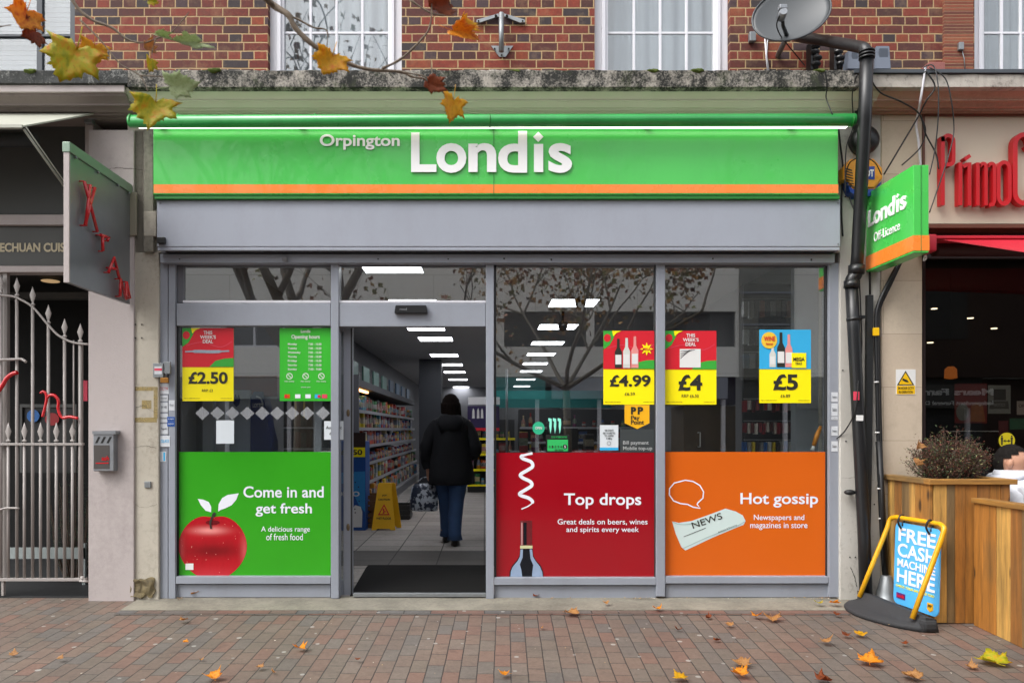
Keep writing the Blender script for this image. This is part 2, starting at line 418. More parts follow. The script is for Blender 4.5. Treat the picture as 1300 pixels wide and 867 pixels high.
bm = bmesh.new(); box(bm, -30, 30, -18.2, -15.5, -.7, -.44); finish(bm, 'far_pavement', MC['slab_concrete'], kind='structure')

# ---------------------------------------------------------------- the parade building (upper wall, ledge, cornice, piers)
BY = .5
bld = thing('brick_building', 'red brick parade building with white windows over a lichened stone ledge', 'building', (0, .5, 0))
wins = [(-40, 95, 'dark'), (340, 510, 'white'), (755, 927, 'white'), (1237, 1372, 'white')]
bm = bmesh.new()
edges = [-9.0]+[v for a, b, k in wins for v in (X(a, BY), X(b, BY))]+[9.0]
for i in range(0, len(edges), 2): box(bm, edges[i], edges[i+1], BY, BY+.3, 3.72, 5.9)
box(bm, -9, 9, BY, BY+.3, 5.9, 7.6)
finish(bm, 'brick_wall', MC['brick'], bld)
Box('tile_pier', 1199, -60, 1236, 98, BY-.03, BY-.002, MC['tile_creasing'], bld)
bm = bmesh.new(); box(bm, -9, 9, .5, 12, 7.6, 7.8); finish(bm, 'roof', MC['lead'], bld)
bm = bmesh.new(); box(bm, -9, 9, .8, 26.5, 3.35, 3.45); finish(bm, 'floor_slab', MC['dark_grey'], bld)
M('curtain', '#9da3ad', .9, var=.04); M('blind', '#6f747e', .7); M('window_frame_dark', '#3a4046', .5)
for a, b, k in wins:
    x0, x1 = X(a, BY), X(b, BY); z0, z1 = 3.93, 5.9; y = BY+.06
    m = MC['upvc'] if k == 'white' else MC['window_frame_dark']
    bm = bmesh.new(); fw = .125 if k == 'white' else .075
    pad = .012
    box(bm, x0, x0+fw, y, y+.07, z0, z1, .006); box(bm, x1-fw, x1, y, y+.07, z0, z1, .006)
    box(bm, x0+fw, x1-fw, y+.002, y+.068, z0, z0+.09, .006); box(bm, x0+fw, x1-fw, y+.002, y+.068, z1-fw, z1, .006)
    if k == 'white':
        box(bm, x0+fw*.55, x0+fw*.8, y-.018, y-.001, z0, z1-.03, .003); box(bm, x1-fw*.8, x1-fw*.55, y-.018, y-.001, z0, z1-.03, .003)
        for q in range(1, 4): xx = x0+fw+(x1-x0-2*fw)*q/4; box(bm, xx-.011, xx+.011, y+.02, y+.045, z0+.09, z1-fw, .003)
        for zz in (4.33, 4.8, 5.27): box(bm, x0+fw, x1-fw, y+.022, y+.043, zz-.01, zz+.01, .003)
    else:
        xx = X(44, BY); box(bm, xx-.025, xx+.025, y+.01, y+.05, z0+.09, z1-fw, .003)
        for zz in (Z(40, BY),): box(bm, x0+fw, x1-fw, y+.008, y+.052, zz-.012, zz+.012, .003)
    wf = finish(bm, 'window', m, bld)
    bm = bmesh.new(); box(bm, x0+fw*.9, x1-fw*.9, y+.03, y+.036, z0+.05, z1-fw*.9); finish(bm, 'pane', MC['upper_glass'], wf)
    bm = bmesh.new()
    if k == 'white':
        nn = 64; V = []
        for q in range(nn+1):
            xx = x0+(x1-x0)*q/nn; yy = y+.22+.02*math.sin(q*.9)+.015*noise.noise((q*.4, a, 0)); V.append((bm.verts.new((xx, yy, z0)), bm.verts.new((xx, yy, z1))))
        for p, q in zip(V, V[1:]): bm.faces.new((p[0], q[0], q[1], p[1]))
        finish(bm, 'net_curtain', MC['curtain'], wf, smooth=True)
    else:
        for q in range(44): zz = z0+.12+q*.042; box(bm, x0+fw, x1-fw, y+.09, y+.11, zz, zz+.034)
        finish(bm, 'blind', MC['blind'], wf)
    bm = bmesh.new(); box(bm, x0-.2, x1+.2, BY+.55, BY+.6, 3.6, 6.2); finish(bm, 'room_wall', MC['dark_grey'], wf)

# stone ledge in three lengths
LY = -.33
for nm, pa, pb, mat, t0, b0, yy in (('stone_ledge', -300, 162, 'ledge_aggregate', 88, 107, LY+.01), ('stone_ledge', 162, 1090, 'ledge_stone', 88, 112, LY), ('stone_ledge', 1090, 1700, 'ledge_pale', 93, 112, LY+.006)):
    bm = bmesh.new(); x0, x1 = X(pa, yy), X(pb, yy); zt, zb = Z(t0, yy), Z(b0, yy)
    n = max(2, int((x1-x0)/.03)); prev = None
    for i in range(n+1):
        xx = x0+(x1-x0)*i/n; wv = lambda s, q: s*noise.noise((xx*7, q, .3))+s*.6*noise.noise((xx*31, q, 2.3))
        ring = [bm.verts.new((xx, BY-.005, zt+.02)), bm.verts.new((xx, yy+.02, zt+wv(.007, 1))), bm.verts.new((xx, yy+wv(.007, 7), zt-.012)), bm.verts.new((xx, yy+wv(.009, 3), (zt+zb)/2)), bm.verts.new((xx, yy+wv(.007, 5), zb+.008)), bm.verts.new((xx, yy+.02, zb)), bm.verts.new((xx, BY-.005, zb))]
        if prev:
            for k in range(7): bm.faces.new((prev[k], prev[(k+1) % 7], ring[(k+1) % 7], ring[k]))
        else: bm.faces.new(ring)
        prev = ring
    bm.faces.new(prev)
    finish(bm, nm, MC[mat], bld)
bm = bmesh.new(); yy = LY-.012; box(bm, X(1085, yy), X(1700, yy), yy, BY-.01, Z(93, yy)+.003, Z(88, yy)); finish(bm, 'lead_flashing', MC['lead'], bld)
# moss cushions on the ledge
M('moss', '#4c5a1e', .95, bump=.8, var=.5, scale=30)
bm = bmesh.new()
for px, r in ((38, .045), (272, .055), (263, .035), (655, .04), (700, .03), (742, .03), (830, .045), (886, .05), (1008, .03), (1042, .045), (510, .03), (430, .025), (575, .025), (960, .03)):
    t = bmesh.new(); bmesh.ops.create_icosphere(t, subdivisions=3, radius=r)
    for v in t.verts: v.co *= 1+.35*noise.noise(v.co*40); v.co.z *= .45; v.co.x *= 1.3
    bmesh.ops.translate(t, vec=(X(px, LY), LY+.035, Z(92, LY)+.012), verts=t.verts); merge(bm, t)
finish(bm, 'moss', MC['moss'], bld, smooth=True)
# moulded cornice below
prof_px = [(-.28, 111.6), (-.272, 116), (-.235, 122), (-.215, 126), (-.215, 128), (-.17, 130), (-.15, 136), (-.12, 138), (-.12, 140.5), (-.085, 141), (-.085, 144), (-.06, 145)]
def cornice(pa, pb, mat, dz=0):
    bm = bmesh.new(); pr = [(y, Z(p+dz, y)) for y, p in prof_px]
    prism_x(bm, [(BY-.01, pr[0][1])]+pr+[(BY-.01, pr[-1][1])], X(pa, -.2), X(pb, -.2)); return finish(bm, 'cornice', MC[mat], bld)
cornice(-300, 165, 'cornice_mauve', 6); cornice(165, 1112, 'cornice_cream'); cornice(1112, 1700, 'cornice_peach')
Box('cornice_rail', -300, 108, 158, 117, -.3, -.2, MC['pier_mauve'], bld, .004)
# wall behind the fascias (solid band between cornice and shop openings)
zt = Z(144, -.06)
bm = bmesh.new(); box(bm, X(165, 0), X(1118, 0), -.04, BY-.02, Z(322), zt); finish(bm, 'fascia_backing', MC['pier_cream'], bld)
Box('cornice_band', 165, 145, 1090, 161, -.055, -.041, MC['cornice_cream'], bld)
# piers
def pier(name, p0, p1, top, bot, y0, mat, y1=.45):
    bm = bmesh.new(); box(bm, X(p0, y0), X(p1, y0), y0, y1, -.05, Z(top, y0), .006)
    return finish(bm, name, MC[mat], bld)
pier('pier', 112, 170, 165, 755, -.06, 'pier_mauve')
pier('pier', 170.6, 201.5, 165, 755, -.04, 'pier_cream')
pier('pier', 1066.5, 1118, 145, 755, -.045, 'pier_white')
pier('pier', 1119, 1171, 146, 755, -.05, 'travertine')
bm = bmesh.new()   # dirty stone strip beside the fascia, with a moulded edge
box(bm, X(182, -.07), X(194.5, -.07), -.07, -.041, Z(320, -.07), Z(160, -.07), .006); finish(bm, 'dirty_strip', MC['pier_dirty'], bld)
bm = bmesh.new()
box(bm, X(182, -.075), X(198, -.075), -.075, -.042, Z(300, -.075), Z(268, -.075), .006); finish(bm, 'capping_block', MC['pier_cream'], bld)
# crumbling base of the cream pier
bm = bmesh.new(); t = bmesh.new(); bmesh.ops.create_cube(t, size=1); bmesh.ops.subdivide_edges(t, edges=t.edges[:], cuts=9, use_grid_fill=True)
bmesh.ops.scale(t, vec=(X(199)-X(170), .08, Z(733)-Z(756)), verts=t.verts); bmesh.ops.translate(t, vec=((X(199)+X(170))/2, -.015, (Z(733)+Z(756))/2), verts=t.verts)
for v in t.verts: v.co += Vector((noise.noise(v.co*18), noise.noise(v.co*18+Vector((5, 0, 0))), noise.noise(v.co*18+Vector((0, 9, 0)))))*.025
merge(bm, t); finish(bm, 'broken_base', MC['rubble'], bld)
M('stain_ochre', '#b09a62', .85, var=.2)
bm = bmesh.new()
for a, b, c_, d in ((170.8, 491, 200, 496), (170.8, 530, 199, 536), (195, 496, 200, 531), (180, 508, 192, 519)): slab(bm, [W(p, q, -.0415) for p, q in rect(a, b, c_, d)], (0, .001, 0))
t_ = NT('ochre_wash'); t_.b.inputs['Base Color'].default_value = C('#a99663'); t_.b.inputs['Roughness'].default_value = .9
t_.set(t_.b.inputs['Alpha'], t_.ramp(t_.noise(9, 6, .7), [(.25, .1), (.55, .6)])); MC['ochre_wash'] = t_.mat
finish(bm, 'paint_stain', MC['ochre_wash'], bld)
# hairline cracks in the render
def crack(px, y, w=.0022):
    bm = bmesh.new(); pts = []
    P = smoothpts([Vector((a, b, 0)) for a, b in px], 7)
    for p in P: pts.append(W(p.x+random.uniform(-.7, .7), p.y+random.uniform(-.6, .6), y))
    tube(bm, pts, [w*random.uniform(.3, 1) for _ in pts], 4); finish(bm, 'crack', MC['ink'], bld)
crack([(120, 223), (142, 214), (160, 214), (181, 216)], -.061)
crack([(172, 517), (183, 515), (190, 520), (199, 524)], -.041)
crack([(172, 568), (185, 566), (199, 569)], -.041, .0012)
crack([(172, 640), (182, 644), (199, 640)], -.041, .0012)
crack([(1068, 607), (1085, 606), (1110, 609)], -.046, .0012)
crack([(1080, 720), (1084, 730), (1088, 745)], -.046, .003)
crack([(560, 143), (600, 146), (650, 144), (700, 150)], -.056, .0016)
crack([(215, 147), (245, 150), (262, 144), (275, 148)], -.056, .002)
crack([(820, 152), (850, 146), (870, 149), (888, 143)], -.056, .0018)
# holes / fixings in the piers
bm = bmesh.new()
for px, py in ((1079, 707), (1086, 707), (172, 412), (180, 412), (172, 429), (180, 429), (1073, 250), (1070, 470), (1074, 560), (1112, 470), (1110, 640), (1090, 640)):
    tube(bm, [W(px, py, -.05), W(px, py, -.038)], .006, 8)
finish(bm, 'screw_hole', MC['black'], bld)
bm = bmesh.new(); pbox(bm, 183, 611, 191, 619, -.055, -.038, .003); finish(bm, 'blanking_plate', MC['galv'], bld)

# ---------------------------------------------------------------- shop room
M('wall_paint', '#77787b', .8, var=.04); M('ceiling_paint', '#b4b5b8', .85, var=.04); M('partition', '#8d949c', .6)
LWX, RWX, BK = -2.45, 2.98, 24.0
bm = bmesh.new(); box(bm, LWX-.1, RWX+.1, .9, BK, -.05, .08); finish(bm, 'floor', MC['floor_tiles'], kind='structure')
bm = bmesh.new(); prism_x(bm, [(.02, -.04), (.02, .004), (.9, .08), (.9, -.04)], LWX, X(446, .1)); prism_x(bm, [(.02, -.04), (.02, .004), (.9, .08), (.9, -.04)], X(617, .1), RWX); prism_x(bm, [(.02, -.04), (.02, .002), (.9, .078), (.9, -.04)], X(446, .1), X(617, .1)); finish(bm, 'entrance_ramp', MC['floor_tiles'], kind='structure')
bm = bmesh.new(); box(bm, LWX-.1, RWX+.1, .46, BK, 3.0, 3.1); finish(bm, 'ceiling', MC['ceiling_paint'], kind='structure')
bm = bmesh.new(); box(bm, LWX-.15, LWX, .1, BK, -.05, 3.0); finish(bm, 'wall', MC['wall_paint'], kind='structure')
bm = bmesh.new(); box(bm, RWX, RWX+.15, .1, BK, -.05, 3.0); finish(bm, 'wall', MC['wall_paint'], kind='structure')
bm = bmesh.new(); box(bm, LWX, RWX, BK, BK+.15, -.05, 3.0); finish(bm, 'wall', MC['wall_paint'], kind='structure')
# front nibs beside the frame and the soffit above
bm = bmesh.new(); box(bm, LWX-.15, X(222, .1), .1, .2, -.05, 3.0); box(bm, X(1050, .1), RWX+.15, .1, .2, -.05, 3.0); box(bm, X(222, .1), X(1050, .1), .1, .2, Z(336, .1), 3.0); finish(bm, 'front_soffit', MC['wall_paint'], kind='structure')
# rubber entrance mat
t_ = NT('ribbed_rubber'); ps = t_.n('ShaderNodeSeparateXYZ', {0: t_.n('ShaderNodeNewGeometry').outputs['Position']})
rb = t_.m('SINE', t_.m('MULTIPLY', ps.outputs[1], 260)); nz = t_.noise(60, 5, .8)
t_.set(t_.b.inputs['Base Color'], t_.mix(t_.ramp(nz, [(.66, 0.0), (.76, 1.0)]), C('#121211'), C('#57524a'))); t_.b.inputs['Roughness'].default_value = .8; t_.b.inputs['Specular IOR Level'].default_value = .15; t_.bump(rb, .7, .006); MC['ribbed_rubber'] = t_.mat
bm = bmesh.new()
prism_x(bm, [(.06, .006), (.06, .018), (.9, .089), (1.04, .089), (1.04, .07)], X(448, .2), X(617, .2)); finish(bm, 'entrance_mat', MC['ribbed_rubber'], label='black ribbed entrance mat lying inside the open shop doorway', cat='mat')

bm = bmesh.new(); box(bm, LWX, RWX, 1.045, 1.92, .07, .084); finish(bm, 'shaded_floor_strip', MC['floor_tiles_shaded'], kind='structure')  # shade band behind the mat, painted as a strip of darker tiles
# ---------------------------------------------------------------- shopfront
sf = thing('shopfront', 'grey aluminium shopfront with open sliding door and two large windows under the green fascia', 'shopfront', (0, 0, 0))
FG = MC['frame_grey']
def bars(name, rects, y0, y1, mat=FG, bev=.004, par=None):
    bm = bmesh.new()
    for r in rects: pbox(bm, *r, y0, y1, bev)
    return finish(bm, name, mat, par or sf)
bars('jamb', [(203, 334, 213.2, 759.7)], -.012, .1); bars('jamb', [(213.8, 334, 222.5, 759.7)], -.02, .1)
bars('jamb', [(1052.5, 334, 1065.5, 758)], -.02, .1)
bars('head_rail', [(203, 322.5, 1060, 333.7)], -.07, .1)
bars('head_rail', [(214, 319.2, 1056, 321.8)], -.075, -.02, MC['frame_grey_dark'], .001)
bars('mullion', [(420, 334.2, 430, 759.5)], -.022, .09); bars('mullion', [(617, 334.2, 627, 760)], -.022, .09); bars('mullion', [(833.5, 334.2, 844.5, 757)], -.022, .09)
bars('transom_rail', [(224, 385, 419.6, 413.5)], -.012, .085); bars('transom_rail', [(430.4, 385, 616.6, 414.5)], -.012, .085)
bars('transom_bead', [(232, 381.5, 419.6, 384.6), (430.4, 381.5, 616.6, 384.6)], -.002, .08, MC['upvc'], .002)
bars('sill_rail', [(223, 731.5, 419.6, 741)], -.018, .085); bars('sill_rail', [(627.4, 733, 833.1, 742.5)], -.018, .085); bars('sill_rail', [(844.9, 731.5, 1052.1, 740.5)], -.018, .085)
bars('riser_panel', [(223, 741.4, 419.6, 758)], .012, .085); bars('riser_panel', [(627.4, 743, 833.1, 759)], .012, .085); bars('riser_panel', [(844.9, 741, 1052.1, 758)], .012, .085)
bars('door_track', [(448, 753.5, 616.6, 757.5)], .0, .05, MC['galv'], .001)
bars('glazing_bead', [(223, 414, 226.4, 731)], .012, .06, MC['black'], .001)
bars('glazing_bead', [(225, 334, 233, 384)], .012, .06, MC['frame_grey_dark'], .001)
bars('glazing_bead', [(1048.6, 338, 1052.1, 731)], .012, .06, MC['dark_grey'], .001)
bars('glazing_bead', [(627.4, 334, 630, 733), (831, 334, 833.2, 733)], .012, .06, MC['dark_grey'], .001)
bars('glazing_bead', [(234, 334, 1048, 337.5)], .014, .06, MC['frame_grey_dark'], .001)
def pane(r, y=.03):
    bm = bmesh.new(); pbox(bm, *r, y, y+.006); finish(bm, 'glass_pane', MC['window_glass'], sf)
pane((226, 413, 420.5, 732)); pane((233, 337, 420.5, 382)); pane((429.5, 337, 617.5, 382)); pane((629, 337, 832, 734)); pane((844, 337, 1049, 732))
# sliding door leaf, open, standing behind the left window's edge
door = bars('sliding_door', [(436, 415, 447.8, 757), (398, 415, 408, 757)], .105, .145, bev=.003)
bm = bmesh.new(); pbox(bm, 408.3, 415, 435.7, 421, .106, .144); pbox(bm, 408.3, 736, 435.7, 757, .106, .144); finish(bm, 'door_rail', FG, sf)
bm = bmesh.new(); pbox(bm, 408, 421, 436, 736, .12, .126); finish(bm, 'glass_pane', MC['window_glass'], sf)
bm = bmesh.new(); pbox(bm, 445.2, 416, 447.2, 756, .1, .104); finish(bm, 'door_seal', MC['dark_grey'], sf)
for py in (524, 669):
    bm = bmesh.new(); t = bmesh.new(); bmesh.ops.create_uvsphere(t, u_segments=16, v_segments=10, radius=1); bmesh.ops.scale(t, vec=(.014, .008, .03), verts=t.verts); bmesh.ops.translate(t, vec=W(442, py, .104), verts=t.verts); merge(bm, t); finish(bm, 'finger_pull', M('brass', '#6f604a', .5, .5), sf, smooth=True)
# door sensor
bm = bmesh.new(); slab(bm, [W(a, b, -.055) for a, b in ((502, 387.5), (541, 387.5), (542.5, 397.5), (500.5, 397.5))], (0, .045, 0)); bmesh.ops.bevel(bm, geom=bm.edges[:], offset=.004, segments=2, affect='EDGES')
sn = finish(bm, 'door_sensor', MC['black_plastic'], label='black automatic door sensor on the grey rail above the doorway', cat='sensor')
text('sensor_lettering', 'reed', (507.5, 391, 516.5, 394), -.0565, MC['steel'], sn)
# manifestation diamonds on the left window and the row of vinyl
bm = bmesh.new(); 
for px in (257, 276, 295, 314, 333, 352, 371, 390, 410):
    slab(bm, [W(a, b, .029) for a, b in ((px, 516), (px+9, 524.5), (px, 533), (px-9, 524.5))], (0, .0006, 0))
t_ = NT('frosted_vinyl'); t_.b.inputs['Base Color'].default_value = C('#b9bcc0'); t_.b.inputs['Alpha'].default_value = .33; t_.b.inputs['Roughness'].default_value = .6; MC['frosted_vinyl'] = t_.mat
finish(bm, 'manifestation_diamonds', MC['frosted_vinyl'], sf)
# locks and screws on the head rail
bm = bmesh.new(); tube(bm, [W(361.5, 329, -.095), W(361.5, 329, -.07)], .022, 14); tube(bm, [W(361.5, 329, -.105), W(361.5, 329, -.095)], .012, 12); finish(bm, 'shutter_lock', MC['steel'], sf)
bm = bmesh.new()
for px in (228, 480, 569, 640, 700, 905, 1030): tube(bm, [W(px, 329+random.uniform(-2, 2), -.074), W(px, 329, -.07)], .006, 8)
finish(bm, 'rail_screw', MC['ink'], sf)
bm = bmesh.new()   # grimy line at the foot of the risers
# shutter housing
sb = thing('shutter_box', 'lilac grey roller shutter housing below the green fascia', 'shutter box', tuple(W(633, 318, -.1)))
Box('housing', 199, 253.5, 1067, 313.5, -.16, -.042, MC['shutter_grey'], sb, .006)
Box('bottom_lip', 200, 313.8, 1066, 318, -.156, -.045, MC['shutter_grey'], sb, .003)
Box('shutter_slot', 210, 318.2, 1060, 320.2, -.12, -.05, MC['black'], sb)
bm = bmesh.new()
for px in (203.5, 1064): 
    for py in (258, 310): tube(bm, [W(px, py, -.164), W(px, py, -.158)], .006, 8)
finish(bm, 'rivet', MC['steel'], sb)
bm = bmesh.new(); pbox(bm, 199, 301, 209, 309, -.19, -.161, .004); finish(bm, 'guide_bracket', MC['black'], sb)

# ---------------------------------------------------------------- main fascia sign
FY = -.2
fs = thing('fascia_sign', 'long green fascia sign with white lettering and an orange stripe over the shop', 'shop sign', tuple(W(630, 250, -.1)))
bm = bmesh.new(); pbox(bm, 194.5, 159.6, 1064, 247.3, FY, -.1, .004)
panel = finish(bm, 'panel', MC['sign_green'], fs)
Box('stripe', 195, 234.3, 1064.3, 245.3, FY-.003, FY-.0005, MC['sign_orange'], fs)
Box('lower_trim', 196, 247.6, 1066, 252.6, FY+.01, -.1, MC['sign_green_dark'], fs, .002)
M('seam', '#2d7a36', .6)
for px in (626.5,): Box('panel_joint', px, 161, px+.7, 247, FY-.0045, FY-.001, MC['seam'], fs)
text('lettering', 'Orpington', (406, 171, 507.5, 190.5), FY-.006, MC['sign_white'], fs, bold=.02, depth=.004)
# the big name: each letter cut from thick acrylic with a dark return
def londis(parent, x0, x1, cap, base, y, depth, frame=None):
    """letters fitted to a common baseline; widths as on the real sign. With a frame: units of the frame, v upwards"""
    w = x1-x0; V = lambda t: cap+(base-cap)*t
    for ch, a, b, t, u in [('L', 0.0, .157, 0, 1), ('o', .157, .343, .27, 1.02), ('n', .356, .529, .27, 1), ('d', .541, .721, -.04, 1.015), ('\u0131', .764, .821, .29, 1), ('s', .854, 1.0, .27, 1.02)]:
        bx = (x0+a*w, V(t), x0+b*w, V(u)) if frame is None else (x0+a*w, V(u), x0+b*w, V(t))
        text('letter', ch, bx, y, MC['sign_white'], parent, bold=.027, depth=depth, frame=frame)
    cx, cy, r = x0+.791*w, V(.098), .13*abs(cap-base)
    pts = [(cx, cy-r), (cx+r, cy), (cx, cy+r), (cx-r, cy)]
    bm = bmesh.new()
    if frame is None: slab(bm, [W(p, q, y) for p, q in pts], (0, depth, 0))
    else: slab(bm, [frame @ Vector((p, q, 0)) for p, q in pts], frame.to_3x3() @ Vector((0, 0, -depth)))
    finish(bm, 'letter_dot', MC['sign_white'], parent)
londis(fs, 522, 726, 169, 219, FY-.009, .0075)
# green tube trough with the lamp below it
tb = thing('trough_light', 'green tube trough light running above the fascia sign', 'light', tuple(W(625, 153, -.32)))
bm = bmesh.new(); tube(bm, [W(164, 154.4, -.32), W(164.5, 154.4, -.32), W(1084.5, 152.4, -.32), W(1085, 152.4, -.32)], [.043, .046, .046, .043], 24); finish(bm, 'tube', M('tube_green', '#2f9a4b', .3, coat=.4, dirt=.3, dirtcol='#1d4a25'), tb)
bm = bmesh.new()
for px in (167, 622, 1081): tube(bm, [W(px-.8, 153.5, -.32), W(px+.8, 153.5, -.32)], .0485, 24)
for px in (226, 400, 860, 1020): tube(bm, [W(px, 144.5, -.32), W(px, 148, -.32)], .008, 8)
finish(bm, 'joint_ring', MC['sign_green_dark'], tb)
emit('tube_lamp', '#fffaf0', 1.15)
bm = bmesh.new(); box(bm, X(172, -.3), X(1078, -.3), -.315, -.235, Z(159.5, -.3), Z(158.4, -.3)); finish(bm, 'lamp_diffuser', MC['tube_lamp'], tb)
bm = bmesh.new()
for px in (200, 380, 625, 825, 1010): box(bm, X(px-4, -.3), X(px+4, -.3), -.23, -.06, Z(158.6, -.3)+.004, Z(156, -.3))
finish(bm, 'bracket', MC['sign_green_dark'], tb)
# ---------------------------------------------------------------- window graphics (all inside the glass)
PY = .045
def layer(k): return PY-.0016*k
def poster(name, r, mat, label, cat='poster', y=None, group=None):
    y = PY if y is None else y
    t = thing(name, label, cat, tuple(W((r[0]+r[2])/2, r[3], y)), group)
    bm = bmesh.new(); pbox(bm, *r, y, y+.0012); finish(bm, 'sheet', mat, t); return t
# green apple graphic (the three large graphics are stuck on the outside of the glass)
PY = .0275
g = poster('window_graphic', (226, 573.5, 420, 731.5), MC['green_vinyl'], 'large green window graphic with a red apple, Come in and get fresh')
t_ = NT('apple_print'); gg = t_.n('ShaderNodeTexCoord').outputs['Generated']; sp_ = t_.n('ShaderNodeSeparateXYZ', {0: gg})
def bump_(u0, v0, su, sv): 
    du = t_.m('DIVIDE', t_.m('SUBTRACT', sp_.outputs[0], u0), su); dv = t_.m('DIVIDE', t_.m('SUBTRACT', sp_.outputs[2], v0), sv)
    return t_.m('POWER', 2.718, t_.m('MULTIPLY', t_.m('ADD', t_.m('MULTIPLY', du, du), t_.m('MULTIPLY', dv, dv)), -1.0))
ca_ = t_.mix(t_.m('MULTIPLY', t_.noise(9, 5, .7, vec=gg, stretch=(1, 1, .25)), .7), C('#bd1220'), C('#850812'))
ca_ = t_.mix(t_.m('MULTIPLY', bump_(.5, .42, .45, .13), .75), ca_, C('#5e050c'))
ca_ = t_.mix(t_.m('MULTIPLY', bump_(.45, .76, .22, .06), .75), ca_, C('#f0a09a'))
ca_ = t_.mix(t_.m('MULTIPLY', bump_(.97, .4, .06, .3), .5), ca_, C('#e06a6a')); ca_ = t_.mix(t_.m('MULTIPLY', bump_(.03, .45, .05, .25), .45), ca_, C('#d65a5a'))
ca_ = t_.mix(t_.m('MULTIPLY', bump_(.5, .02, .5, .12), .25), ca_, C('#d8505a'))
vo_ = t_.n('ShaderNodeTexVoronoi', {'Vector': gg, 'Scale': 17}); ca_ = t_.mix(t_.m('MULTIPLY', t_.m('LESS_THAN', vo_.outputs['Distance'], .1), .5), ca_, C('#f0c0b0'))
t_.set(t_.b.inputs['Base Color'], ca_); t_.b.inputs['Roughness'].default_value = .25; MC['apple_print'] = t_.mat
def appleshape(cx, cy, rx, ry, n=60):
    o = []
    for k in range(n):
        a = 2*PI*k/n; c, s = math.cos(a), math.sin(a)
        o.append((cx+rx*c*(1-.10*max(0, s)**1.3), cy+ry*s+(4*math.exp(-(c/.28)**2) if s < 0 else 0)))
    return o
ap = [(x, min(y, 730.5)) for x, y in appleshape(270, 694, 43.5, 42)]
ap = [p for i, p in enumerate(ap) if i == 0 or p != ap[i-1]]
seen = []; 
for p in ap:
    if p[1] >= 730.4 and seen and seen[-1][1] >= 730.4: 
        if not (ap.index(p) and p[0] < 250): continue
    seen.append(p)
flat('apple', [(x, min(y, 730.4)) for x, y in appleshape(270, 694, 43.5, 42) if y < 730.4 or abs(x-270) > 20], layer(1), MC['apple_print'], g)
M('apple_light', '#d2505a', .25, var=.3, scale=20); M('apple_pale', '#dba9a6', .3, var=.2); M('apple_dark', '#6d0912', .25, var=.3, scale=14)
flat('hollow', ell(270, 663, 9, 3), layer(2), MC['apple_dark'], g)
ribbon('stalk', [(268, 671), (267, 663), (270, 655), (273, 650.5)], [2.2, 2.4, 3.6], layer(4), MC['ink'], g)
flat('leaf_print', [(277, 649), (277.5, 640), (282, 632), (289, 628), (303, 626), (300, 634), (294, 641), (286, 645), (280, 647)], layer(1), MC['vinyl_white'], g)
flat('leaf_print', [(268, 650), (261, 648), (255, 641), (251, 633), (258, 634), (265, 637), (268, 643)], layer(1), MC['vinyl_white'], g)
flat('label', rect(235.5, 715, 245.5, 723), layer(3), MC['white'], g)
for s, b in (('Come in and', (309, 617, 411, 631.5)), ('get fresh', (324.5, 638.5, 396, 655.5)), ('A delicious range', (331.5, 668, 393.5, 676.5)), ('of fresh food', (338, 677, 384.5, 685.5))):
    text('lettering', s, b, layer(1), MC['vinyl_white'], g, bold=.0155 if b[3]-b[1] > 12 else .004)
# red graphic
g = poster('window_graphic', (629.5, 574.5, 832.5, 733.5), MC['red_vinyl'], 'large red window graphic with a corkscrew and bottle neck, Top drops')
ribbon('corkscrew', [(662, 646), (671, 642), (676, 637), (671, 632), (662, 629), (660, 626), (668, 621), (675, 616), (673, 611), (663, 606), (661, 602), (669, 597), (676, 592), (674, 586), (664, 582), (662, 579), (668, 577), (676, 575.3)], [1.5]+[4.3]*8+[3], layer(1), MC['vinyl_white'], g)
M('bottle_glass_print', '#10151c', .2); M('bottle_blue', '#8d9fb8', .3, var=.2, scale=12); M('capsule', '#6a1f24', .3, var=.3, scale=20); M('label_gold', '#c9c89a', .4)
flat('capsule', rect(660.5, 660.5, 675.5, 692), layer(1), MC['capsule'], g); flat('capsule_shine', rect(664.5, 663, 668.5, 691.5), layer(2), MC['bottle_glass_print'], g); flat('capsule_shine', rect(661.5, 663, 663.5, 691.5), layer(2), M('capsule_pale', '#b98a8a', .3), g)
flat('collar', rect(660.3, 692.3, 676, 696), layer(1), MC['label_gold'], g)
bt = [(660.5, 696.3), (676, 696.3), (677, 705), (680.5, 711), (686.5, 718), (689.5, 725), (690, 732.5), (646.5, 732.5), (647, 725), (650, 718), (656, 711), (659.5, 705)]
flat('bottle', bt, layer(1), MC['bottle_glass_print'], g)
flat('bottle_shine', [(660.8, 697), (664, 697), (663.5, 707), (660, 716), (662, 724), (663, 731.5), (648, 731.5), (648.5, 725), (651, 719), (657, 712), (660, 706)], layer(2), MC['bottle_blue'], g)
flat('bottle_shine', [(672.5, 697), (675.5, 697), (676.5, 706), (680, 712), (685.5, 719), (688.5, 726), (689, 731.5), (675.5, 731.5), (676, 724), (677, 717), (673.5, 709)], layer(2), MC['bottle_blue'], g)
for s, b in (('Top drops', (716, 626, 814, 645.5)), ('Great deals on beers, wines', (708, 658.5, 822, 666.5)), ('and spirits every week', (719, 668.5, 811, 677))):
    text('lettering', s, b, layer(1), MC['vinyl_white'], g, bold=.0155 if b[3]-b[1] > 12 else .004)
